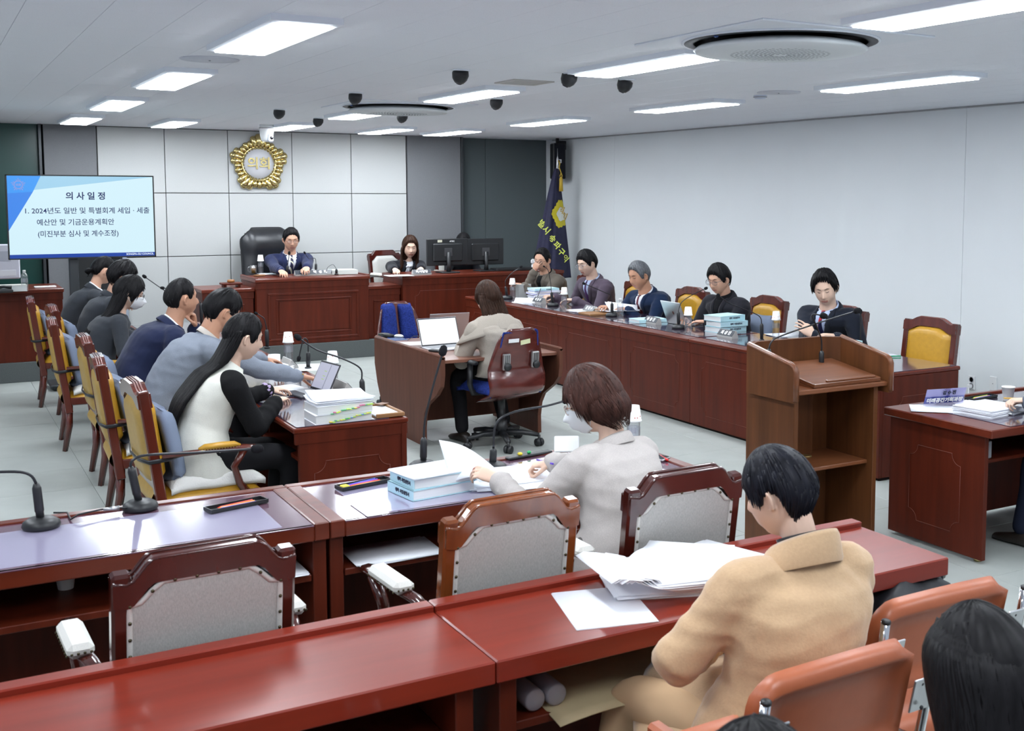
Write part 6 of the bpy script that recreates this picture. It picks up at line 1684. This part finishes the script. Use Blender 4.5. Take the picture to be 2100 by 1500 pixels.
# tall paper stack
q = at(1101, 618, ZT)+V((.12, .08, 0))
t = thing('document_pile', 'tall pile of assorted papers before the man in the taupe jacket', 'papers', q, 1.5)
r = random.Random(8); z = 0
for k in range(16):
    h_ = .0055+.004*r.random(); mt = [paper, paper2, mat('lavender paper', (.58, .58, .80), .8), paper][k % 4]
    obj('bundle', MB(tr(r.uniform(-.02, .02), r.uniform(-.02, .02), z) @ rot('Z', r.uniform(-.12, .12))).box(-.105, -.15, 0, .105, .15, h_, b=.001), mt, t); z += h_
book('thin pale blue book on top of the tall paper pile', q+V((0, .0, z)), (.21, .297, .022), 1.53)
for k in range(4): box_thing('file_binder', 'grey binder of a row of four between bottle and paper pile, %s' % ['nearest the camera', 'second', 'third', 'farthest'][k], 'binder', at(1068, 611, ZT)+V((.06, .02+.024*k, 0)), (.16, .02, .15), .05, mat('grey file card', (.36, .37, .36), .6), 'grey upright binders')
sheets('white papers at the far end of the right bench behind the note taker', at(985, 592, ZT), 3, .2, seed=9)
# chairman and secretary
q = at(700, 563, .955); book('thick white book at the right end of the chairman desk', q+V((.05, .10, 0)), (.25, .297, .05), 1.5, cover=mat('white green cover', (.70, .78, .74), .5), spine=None, group=None)
sheets('open white papers before the chairman', at(665, 562, .955)+V((-.05, .05, 0)), 4, 1.2, curl=.6, seed=10); sheets('white papers at the left of the chairman desk', at(560, 562, .955)+V((0, .03, 0)), 3, 1.6, seed=11)
box_thing('leather_case', 'small brown case at the left front of the chairman desk', 'case', at(532, 567, .955), (.11, .07, .02), .3, mat('tan case', (.24, .11, .045), .5))
sheets('white papers before the secretary', at(820, 566, .935)+V((.0, .03, 0)), 3, 1.5, seed=12)
p = at(476, 590, .85)
t = thing('gavel_block', 'small wooden stand with a turned sound block on the low counter', 'gavel block', p+V((0, .05, 0)))
obj('stand', MB().box(-.11, -.08, .03, .11, .08, .052, b=.005).box(-.09, -.06, 0, -.06, .06, .03, b=.003).box(.06, -.06, 0, .09, .06, .03, b=.003), wood, t)
obj('sound_block', MB().lathe([(.036, .055), (.042, .06), (.040, .075), (.036, .085), (.001, .087)], n=24), mat('golden brown wood', (.30, .12, .035), .3), t)
# monitors
def monitor(label, x, y, w_, h_, zc, rz=0, frontside=1):
    t = thing('monitor', label, 'monitor', (x, y, .93), rz, 'black monitors on the secretary desk')
    z0 = zc-.93-h_/2
    obj('housing', MB().box(-w_/2, -.012, z0, w_/2, .018, z0+h_, b=.008).box(-w_*.36, -.035, z0+.05, w_*.36, -.01, z0+h_-.06, b=.012), black_p, t)
    obj('screen', MB().box(-w_/2+.015, .018, z0+.015, w_/2-.015, .0195, z0+h_-.015), mat('blue lit screen', (.02, .03, .05), .1, emit=((.2, .3, .5), .3)), t)
    obj('mount_plate', MB().box(-.05, -.040, z0+h_/2-.05, .05, -.034, z0+h_/2+.05, b=.002), mat('dark mount', (.05, .05, .055), .4), t)
    obj('stand', MB().tube([(0, -.045, z0+h_/2), (0, -.05, z0), (0, -.04, .02)], [.026, .024, .03], 10).box(-.12, -.12, 0, .12, .10, .014, b=.006), black_p, t)
    return t
t = monitor('black monitor with a maker name on its back, right of the secretary', 5.53, 13.08, .54, .33, 1.185)
lettering('ATEC', .026, basis((.06, -.0135, .385), (1, 0, 0), (0, 0, 1), (0, -1, 0)), white_e, t, bold=.0006)
obj('sticker', MB().box(-.13, -.0145, .375, -.07, -.0135, .405), mat('cream sticker', (.6, .58, .45), .6), t)
t = monitor('second black monitor, behind the first and closer to the flag', 6.07, 13.16, .52, .33, 1.175)
box_thing('black_keyboard', 'long black equipment bar on the secretary desk under the second monitor', 'equipment', V((6.42, 13.10, .93)), (.52, .20, .035), 0, black_p, b=.006)
p = V((6.83, 13.2, .93))
t = thing('desk_device', 'small white machine on the right end of the secretary desk', 'device', p)
obj('body', MB().box(-.06, -.05, 0, .06, .05, .06, b=.008).box(-.075, -.05, .06, .075, .05, .13, b=.02), white_p, t)
obj('wheel', MB(rot('X', PI/2)).lathe([(.03, -.055), (.03, .055)], (0.02, .10, 0), n=16), grey_p, t)
# far left computer
t = thing('computer_monitor', 'white all in one computer seen from behind at the left edge', 'monitor', (.60, 12.98, .93))
obj('housing', MB().box(-.40, -.02, .10, .26, .03, .45, b=.012), mat('lavender white plastic', (.62, .62, .70), .35), t)
obj('vent_field', MB().box(-.12, -.023, .28, .18, -.0205, .38, b=.001), mat('vent grey', (.42, .43, .50), .5), t)
obj('port_recess', MB().box(-.20, -.023, .13, .22, -.0205, .19, b=.001), mat('pale recess', (.70, .70, .74), .5), t)
obj('stand', MB().box(-.16, -.02, 0, .04, .10, .11, b=.01), grey_p, t)
book('pile of books beside the white computer', at(20, 598, .93)+V((0, .05, 0)), (.3, .2, .06), 0, cover=mat('cream cover', (.6, .6, .56), .5), spine=None, group=None)
t = thing('desk_phone', 'black desk phone before the white computer', 'telephone', at(12, 600, .93)+V((-.02, -.02, 0)))
obj('body', MB().box(-.08, -.06, 0, .08, .08, .035, b=.01), black_p, t); obj('handset', MB().tube([(-.07, .0, .05), (0, .0, .058), (.07, .0, .05)], [.018, .013, .018], 8), black_p, t)
box_thing('tablet', 'white tablet lying on the control desk', 'tablet', at(93, 590, .93)+V((0, .03, 0)), (.20, .12, .012), .0, white_p)

# ---- laptops
def laptop(label, c, rz, w_=.31, d_=.22, ang=1.9, shell=silver, screen=None, lid=None):
    t = thing('laptop', label, 'laptop', c, rz)      # user sits at -y, lid hinge at +y
    lid = lid or d_
    obj('base', MB().box(-w_/2, -d_/2, 0, w_/2, d_/2, .012, b=.003), shell, t)
    obj('keyboard', MB().box(-w_/2+.02, -.02, .012, w_/2-.02, d_/2-.02, .0135), mat('key bed', (.08, .08, .09), .5) if shell is silver else grey_p, t)
    T = tr(0, d_/2, .010) @ rot('X', -(PI-ang)+PI/2+0) 
    # lid plane: goes up from the hinge
    a = ang-PI/2; ey = V((0, math.sin(a), math.cos(a))); nz = V((0, -math.cos(a), math.sin(a)))
    M_ = basis((0, d_/2, .012), (1, 0, 0), ey, nz)
    l = obj('lid', MB(M_).box(-w_/2, 0, -.006, w_/2, lid, 0, b=.002), shell, t)
    obj('bezel', MB(M_).box(-w_/2+.002, .004, 0, w_/2-.002, lid-.002, .0008), black_p, l)
    obj('screen', MB(M_).box(-w_/2+.008, .014, .0008, w_/2-.008, lid-.010, .0014), screen or scr('white document screen', (.92, .95, 1), 1.1), l)
    return t, M_
p = at(945, 722, .69)
t, M_ = laptop('open laptop with a bright white page on the note taker desk', (3.50, 8.28, .69), .06, .34, .23, 1.95, shell=mat('pale grey laptop', (.60, .62, .66), .35))
laptop('second silver laptop facing away, behind the white screen one', (3.70, 8.86, .69), PI-.06, .34, .23, 1.85)
p = at(1385, 670, ZT)
t, M_ = laptop('open silver laptop seen from behind with a dark fruit like mark on the lid', p+V((.20, .10, 0)), PI/2+.0, .31, .22, 1.95)
obj('lid_mark', MB(M_ @ tr(0, .11, -.0075)).ell((0, 0, 0), (.014, .017, .0015), 12, 6), mat('dark lid mark', (.10, .03, .02), .3), t)
sheets('white sheet standing behind the silver laptop', p+V((.30, .12, 0)), 1, .3, seed=14)
t, M_ = laptop('tilted tablet computer showing a document before the long haired woman', at(640, 812, ZT)+V((-.02, .06, 0)), -PI/2+.15, .25, .17, 2.02, shell=mat('dark slate case', (.04, .04, .05), .4), screen=scr('lavender document screen', (.50, .52, .66), .9), lid=.18)
for k, (y, c) in enumerate(((.12, (.5, .75, .1)), (.09, (.5, .75, .1)), (.07, (.5, .75, .1)))):
    obj('highlight', MB(M_).box(-.03, y, .0014, .0, y+.004, .0018), scr('green highlight', (.45, .7, .15), .8), t)
obj('column_gap', MB(M_).box(.022, .016, .0014, .030, .165, .0018), scr('grey column', (.28, .30, .42), .8), t)

# ---- note taker desk clutter
z = .69
t = thing('computer_mouse', 'silver computer mouse on the blue pad', 'mouse', at(818, 693, z), .4)
obj('shell', MB().ell((0, 0, .012), (.032, .05, .018), 14, 8), silver, t); obj('wheel', MB().ell((0, .022, .028), (.005, .01, .006), 8, 5), black_p, t)
box_thing('mouse_pad', 'blue grey mouse pad at the far left of the note taker desk', 'mouse pad', at(805, 697, z), (.22, .18, .003), 0, mat('blue pad', (.09, .12, .22), .8))
sheets('white sheet at the left of the note taker desk', at(842, 706, z), 2, 1.3, seed=15)
t = thing('power_bank', 'black device with a yellow tipped cable near the desk corner', 'charger', at(893, 722, z)); obj('body', MB(rot('Z', .5)).box(-.03, -.05, 0, .03, .05, .018, b=.006), black_p, t)
solo('white_cable', 'looping white cable on the note taker desk', 'cable', MB().tube([at(862, 712, z+.004), at(880, 700, z+.03), at(868, 692, z+.02), at(885, 703, z+.006), at(900, 706, z+.004), at(915, 712, z+.004), at(930, 714, z+.004)], .0035, 6), white_p, tuple(at(862, 712, z)))
solo('black_cable', 'thin black cable curling above the note taker desk', 'cable', MB().tube([at(836, 698, z+.004), at(848, 690, z+.02), at(860, 690, z+.05), at(872, 697, z+.02), at(884, 700, z+.004)], .0025, 6), black_p, tuple(at(836, 698, z)))
box_thing('charger', 'white plug charger on the note taker desk', 'charger', at(899, 702, z), (.025, .025, .05), .1, white_p)

# ---- book stack before the long haired woman
q = at(655, 868, ZT); bx, by = 1.83, 5.80
tabs = [mat('lime tab', (.45, .75, .05), .6), mat('yellow tab', (.8, .65, .05), .6), mat('blue tab', (.10, .30, .6), .6), mat('green tab', (.03, .4, .12), .6), mat('pink tab', (.6, .10, .25), .6)]
for k in range(2):
    t = thing('tabbed_book', ['lower', 'upper'][k]+' thick white book bristling with coloured tabs before the long haired woman', 'book', (bx+.004*k, by, ZT+.047*k), .03*k, 'thick tabbed books')
    obj('page_block', MB().box(-.147, -.105, .002, .147, .103, .045, b=.002), paper2, t)
    obj('cover', MB().box(-.15, -.107, 0, .15, .105, .002).box(-.15, -.107, .0445, .15, .105, .0465), paper, t)
    r = random.Random(20+k)
    for j in range(16):
        x = -.08+.014*j; zz = .006+.034*(j/16)+r.uniform(-.004, .004)
        obj('tab', MB().box(x, -.118-.006*r.random(), zz, x+r.uniform(.008, .016), -.103, zz+.0022), tabs[r.randrange(5) if k else (0 if j % 2 else r.randrange(5))], t)
t = sheets('uneven pile of white papers on top of the tabbed books', (bx+.01, by+.01, ZT+.095), 9, PI/2, spread=.010, th=.0022, curl=.35, seed=16)
t = thing('document_tray', 'brown document tray with white papers at the corner of the left bench', 'tray', (2.06, 5.80, ZT))
obj('tray_frame', MB().box(-.055, -.10, 0, .10, -.085, .022, b=.003).box(-.055, .20, 0, .10, .215, .022, b=.003).box(.088, -.085, 0, .10, .20, .022, b=.003).box(-.055, -.085, 0, .088, .20, .005), mat('tan leather tray', (.30, .15, .06), .5), t)
obj('paper', MB().box(-.05, -.08, .006, .085, .19, .012), paper, t)
obj('corner_flap', MB(tr(.07, .17, .024) @ rot('Z', .5)).box(-.03, -.025, 0, .03, .025, .003), mat('brown leather corner', (.20, .10, .06), .5), t)
sheets('open papers with a yellow mark beside the long haired woman', at(590, 800, ZT), 4, .2, seed=17); sheets('white papers beyond the mug', at(575, 762, ZT)+V((-.06, .1, 0)), 4, .4, seed=18, curl=.5)
sheets('white papers under the hand of the grey sweater man', at(640, 757, ZT)+V((.02, .05, 0)), 3, -.3, seed=19)
def pen(label, a, b_, m, r=.004, name='pencil'):
    a, b_ = V(a), V(b_); d = (b_-a).normalized(); mb = MB(); mb.tube([a, a+d*.012, b_-d*.003, b_], [.0008, r, r, r*.9], 8)
    return solo(name, label, name, mb, m, tuple(a))
yp = mat('yellow pencil paint', (.75, .42, .03), .4)
pen('yellow pencil held by the grey sweater man', at(597, 757, .79), at(622, 768, .82), yp)
pen('black pen in the hand of the writing man', at(1098, 621, .73), at(1109, 592, .87), black_p, name='pen')
pen('purple pen held by the grey blazer woman', at(1100, 943, .755), at(1134, 952, .80), mat('violet pen', (.10, .03, .55), .4), name='pen')
pen('yellow pencil held at the right edge', at(2058, 817, .75), at(2100, 818, .80), yp)

# ---- second row desk
Z2 = .716
b0 = V((1.86, 4.16, Z2))
for k in range(2): book(['lower', 'upper'][k]+' pale blue budget book on the glass desk left of the grey blazer woman', at(905, 1018, Z2)+V((.01*k, .10, .042*k)), (.28, .21, .041), .12-.03*k)
q = at(905, 1018, Z2)+V((.01, .10, .0845)); sheets('white papers lying on top of the two blue books', q, 3, PI/2+.15, spread=.004, seed=21)
def tray(label, c, rz, cols_):
    t = thing('pen_tray', label, 'pen tray', c, rz, 'black pen trays')
    obj('tray_body', MB().box(-.115, -.032, 0, .115, .032, .004, b=.002).box(-.115, -.032, .004, .115, -.028, .016).box(-.115, .028, .004, .115, .032, .016).box(-.115, -.028, .004, -.111, .028, .016).box(.111, -.028, .004, .115, .028, .016), black_p, t)
    for k, cc in enumerate(cols_):
        y = -.018+.012*k; mb = MB(rot('Z', .05*(k-1))); mb.tube([(-.075, y, .010), (-.062, y, .010), (.07, y, .011)], [.001, .0042, .0042], 8); obj('pen', mb, cc, t)
    return t
rp, vp, op = mat('red pen', (.7, .02, .02), .35), mat('violet pen barrel', (.18, .06, .6), .35), mat('orange pen', (.85, .35, .02), .35)
t = tray('pen tray with a yellow eraser beside the two pale blue books', at(746, 996, Z2), .22, [op, rp, vp, mat('blue pen', (.03, .05, .5), .4)])
obj('eraser', MB().box(-.105, -.02, .005, -.075, .01, .018, b=.002), mat('yellow eraser', (.8, .65, .05), .6), t)
tray('pen tray with crossed red and yellow pens on the left glass desk', at(485, 1040, Z2), .24, [vp, op, rp])
sheets('narrow white sheet lying on the right glass desk', at(738, 1045, Z2), 1, .1, size=(.06, .2), seed=22)  # narrow strip of plain white paper
sheets('scattered white papers before the grey blazer woman', at(1040, 990, Z2), 6, 1.4, spread=.05, curl=.5, seed=23)
sheets('white papers beside her writing hand', at(1130, 985, Z2)+V((.02, .03, 0)), 5, 1.1, spread=.05, curl=.3, seed=24)
pg = lambda u, v: V((1.80, 4.22, .76))+V((-.03+.24*u-.10*v, .16*v-.04*u, .10*v+.07*u*(1-u)-.04*u*v))
a, b_, c, d = at(900, 903, .90), at(1012, 958, .80), at(1030, 992, .775), at(935, 985, .74)
def leafp(u, v):
    p = (a*(1-u)+b_*u)*(1-v)+(V(at(925, 990, .76))*(1-u)+c*u)*v; return p+V((0, 0, .025*math.sin(PI*u)))
solo('turned_page', 'white page lifted by the left hand of the grey blazer woman', 'paper', MB().sheet(leafp, 12, 6, .0008), paper, tuple(at(935, 985, Z2)))
t = thing('phone', 'white edged phone lying at the right end of the glass desk', 'phone', at(1345, 940, Z2)+V((-.02, .0, 0)), .5)
obj('body', MB().box(-.036, -.075, 0, .036, .075, .012, b=.004), silver, t); obj('screen', MB().box(-.033, -.07, .012, .033, .07, .0128), mat('dark glass screen', (.01, .015, .02), .05), t)
pen('red pen beside the phone on the glass desk', at(1352, 935, Z2+.008), at(1369, 944, Z2+.008), rp, .006, 'pen')
sheets('white sheet under the phone', at(1325, 930, Z2)+V((-.05, .04, 0)), 2, 1.2, seed=26, size=(.15, .2)); sheets('white papers right of the grey blazer woman', at(1345, 965, Z2)+V((-.05, 0, 0)), 2, .3, seed=27, size=(.15, .21))
t = thing('black_eyeglass_case', 'dark slim case with yellow clips behind her papers', 'case', at(1085, 936, Z2), .15); obj('case', MB().box(-.12, -.02, 0, .12, .02, .012, b=.004), black_p, t)
obj('clip', MB().ell((-.05, 0, .018), (.012, .012, .008), 8, 5), tabs[1], t); obj('clip', MB().ell((.0, 0, .018), (.010, .010, .008), 8, 5), tabs[3], t)
solo('tablet_held', 'white tablet edge showing beside the mask of the grey blazer woman', 'tablet', MB(tr(*aty(1162, 912, 4.0)) @ rot('Z', -.5) @ rot('X', 1.0)).box(-.05, -.035, 0, .05, .035, .008, b=.006), white_p, tuple(aty(1158, 905, 4.0)))
sheets('grey white papers on the shelf of the right glass desk', (1.50, 4.12, .5265), 5, PI/2, spread=.01, seed=28, size=(.24, .33)); sheets('papers on the shelf of the left glass desk', (1.0, 4.12, .5265), 5, PI/2, spread=.01, seed=29)
solo('mic_cable', 'black microphone cable lying on the left glass desk', 'cable', MB().tube([at(110, 1052, Z2+.004), at(138, 1052, Z2+.004), at(145, 1066, Z2+.004), at(160, 1056, Z2+.02), at(205, 1046, Z2+.02), at(232, 1042, Z2+.02), at(262, 1042, Z2+.02)], .0035, 6), black_p, tuple(at(110, 1052, Z2)))
obj('cable_plug', MB().tube([at(212, 1046, Z2+.02)-at(110, 1052, Z2), at(245, 1042, Z2+.02)-at(110, 1052, Z2)], [.006, .009], 10), silver, bpy.data.objects['mic_cable'])

# ---- foreground bench papers
sheets('single flat white sheet at the left of the foreground papers', at(1240, 1245, .72), 2, -.25, spread=.006, seed=31, size=(.235, .30))
t = sheets('bundle of white papers on the foreground bench before the camel coat', at(1345, 1215, .72)+V((.04, .05, 0)), 7, -.35, spread=.012, th=.002, seed=32, size=(.30, .22))
q = at(1395, 1200, .735)+V((.02, .03, 0))
t = thing('open_document', 'thick open white document with curled pages before the camel coat', 'papers', q, -.12)
for k in range(9):
    def pgf(u, v, k=k):
        x = -.17+.36*u; y = -.12+.24*v
        roll = (.050-.002*k)*math.exp(-((u-.06)/.10)**2)+.022*(1-u)
        return (x-.012*k*(1-u)-(.02 if u < .1 else 0), y+.004*k*(v-.5)+.02*math.sin(k*1.7)*u, roll+.0035*k+.01*u*(1-u)*math.sin(k))
    obj('page', MB(rot('Z', .03*math.sin(k*2.3))).sheet(pgf, 18, 4, .0015), paper, t)
sheets('loose white sheet sticking up behind the open document', at(1400, 1150, .75)+V((0, .0, 0)), 2, .5, curl=.9, seed=33)
sheets('white sheets right of the open document by the coat', at(1475, 1150, .73)+V((0, 0, .01)), 3, .2, seed=34)
box_thing('eraser', 'small cream eraser piece on the right end of the foreground bench', 'eraser', at(1762, 1127, .72), (.028, .010, .006), .2, mat('cream eraser', (.72, .66, .5), .7), b=.002)
mb = MB(); 
t = solo('kraft_envelope', 'large tan kraft envelope sticking out of the foreground bench shelf', 'envelope', MB().sheet(lambda u, v: (1.39+.51*u+.02*v, 2.56+.36*v, .512+.012*math.sin(u*5)*(1-v)-.012*(1-v)**2), 16, 8, .004), mat('kraft paper', (.42, .34, .20), .75, noise_=(8, .08)), (1.66, 2.70, .508))
for a_, b2, lb in ((1035, 1386, 'left'), (1083, 1380, 'right')):
    q = at(a_, b2, .54)
    t = thing('spare_bottle', 'end of a clear bottle lying in the bench shelf, %s of two' % lb, 'bottle', (q.x, 2.70, .54), 0, 'bottles lying in the shelf')
    obj('bottle_body', MB(rot('X', PI/2)).lathe([(.026, .05), (.031, .045), (.031, -.10), (.012, -.14)], n=20), mat('grey bottle end', (.22, .22, .25), .3), t)  # solid grey used in place of clear plastic
# ---- right side desk
q = at(1985, 846, ZT)
t = sheets('thick pile of printed white papers on the right side desk', (4.93, 4.20, ZT), 12, .12, spread=.004, th=.0028, seed=41, size=(.30, .24))
sheets('flat white papers beyond the thick pile on the right side desk', at(2050, 838, ZT)+V((.02, .10, 0)), 4, .3, seed=42)
sheets('white envelope under the thick pile', at(1925, 838, ZT)+V((0, 0, 0)), 1, .9, seed=43)
acr = glass('clear acrylic', (.90, .88, 1), .12, .03)
t = thing('name_sign', 'clear acrylic name sign with a blue Korean title band on the right side desk', 'sign', at(1945, 833, ZT)+V((0, .04, 0)), -.22)
T = rot('X', .35)
obj('acrylic_front', MB(T).box(-.13, -.002, 0, .13, .002, .105), acr, t)
obj('blue_band', MB(T).box(-.128, .003, .012, .128, .0045, .055), mat('royal blue print', (.02, .07, .50), .5), t)
obj('paper_insert', MB(T).box(-.128, .0030, .055, .128, .0040, .102), mat('lavender paper', (.58, .58, .80), .8), t)
lettering('미래공간기획과장', .030, T @ basis((0, -.0035, .032), (1, 0, 0), (0, 0, 1), (0, -1, 0)), white_e, t, bold=.0012, width=.235)
lettering('김 수 진', .026, T @ basis((.02, -.0035, .078), (1, 0, 0), (0, 0, 1), (0, -1, 0)), ink, t, bold=.0012)
tray('pen tray with blue highlighters on the right side desk', at(2012, 818, ZT), .1, [mat('sky blue pen', (.05, .35, .75), .4), mat('pink pen', (.7, .1, .3), .4), mat('lime pen', (.5, .75, .05), .4)])
t = thing('notebook', 'spiral notebook at the elbow of the person on the right edge', 'notebook', at(2075, 848, ZT)+V((.02, .03, 0)), .2)
obj('cover', MB().box(-.09, -.07, 0, .09, .07, .010, b=.002), mat('grey cover', (.25, .26, .3), .5), t); obj('wire', MB().tube([(-.09, -.06, .008), (-.09, .06, .008)], .006, 6), silver, t)
box_thing('tissue_box', 'grey box on the shelf under the right side desk', 'box', (4.72, 4.10, .52), (.10, .14, .09), .2, grey_p)
# ---- phone of the young man
q = aty(1662, 672, aty(1668, 688, 6.75).y)
# ---- gowns of cushions on the left chairs
def cushion(label, t, tilt, w_=.34, h_=.34, grp='grey blue lumbar cushions'):
    c = thing('lumbar_cushion', label, 'cushion', t.location, t.rotation_euler.z, grp)
    def fn(u, v):
        x = (u-.5)*w_*(1-.10*v); e = math.sin(min(1, min(u, 1-u)*5)*PI/2)*math.sin(min(1, min(v, 1-v)*7)*PI/2)
        return (x, -.215+.045*abs(2*u-1)**2+.085*e-.075*v, .475+h_*v)
    obj('foam_body', MB().sheet(fn, 16, 16, .035), cushion_m, c)
    obj('elastic_strap', MB().tube([(-.19, -.14, .60), (-.262, -.22, .60), (-.262, -.30, .595), (-.1, -.325, .585), (.1, -.325, .585), (.262, -.30, .595), (.262, -.22, .60), (.19, -.14, .60)], .004, 6, flat=2.6, up=(0, 0, 1)), black_l, c)
LS = [o for o in COL.objects if o.name.startswith('leather_armchair')]
for o, lb in zip(LS[:6], ('long haired woman', 'grey sweater man', 'navy suit man', 'masked woman', 'curly haired person', 'farthest person')):
    cushion('grey blue lumbar cushion strapped behind the %s' % lb, o, 0)
for o, lb in ((LS[7], 'young man'), (LS[8], 'empty chair left of the young man')):
    cushion('grey blue lumbar cushion on the right row, %s' % lb, o, 0, h_=.30)
def fleece(label, t):
    c = thing('seat_cushion', label, 'cushion', t.location, t.rotation_euler.z, 'white fleece seat cushions')
    obj('pad', MB().sheet(lambda u, v: ((u-.5)*.50, -.20+.46*v, .445+.035*math.sin(min(1, min(u, 1-u)*8)*PI/2)*math.sin(min(1, min(v, 1-v)*8)*PI/2)+.004*math.sin(u*19)*math.sin(v*17)), 22, 22, .03), cushion_w, c)
fleece('white fleece seat cushion under the long haired woman', LS[0]); fleece('white fleece seat cushion on the chair of the grey sweater man', LS[1]); fleece('white fleece seat cushion on the chair of the masked woman', LS[3])
# ---- black bag behind the foreground bench
t = thing('handbag', 'black soft bag resting on the chair right of the camel coat', 'bag', (2.70, 2.62, .47), .15)
def bag(u, v):
    a = 2*PI*u; r = 1+.10*math.sin(a*3+v*4)+.06*math.sin(a*7); w_ = math.sin(PI*min(1, max(.02, v*.93+.05)))**.5
    return (.22*r*math.cos(a)*w_, .12*r*math.sin(a)*w_, .005+.20*v+.015*math.sin(a*2)+.01*math.sin(a*5))
obj('bag_body', MB().sheet(bag, 32, 14), mat('black nylon', (.012, .013, .017), .45, bump=(30, .3)), t)
obj('strap', MB().tube([(-.16, 0, .17), (-.10, -.03, .215), (.02, -.06, .20), (.12, -.06, .215), (.19, -.02, .16)], .010, 8, flat=1.6), black_l, t)
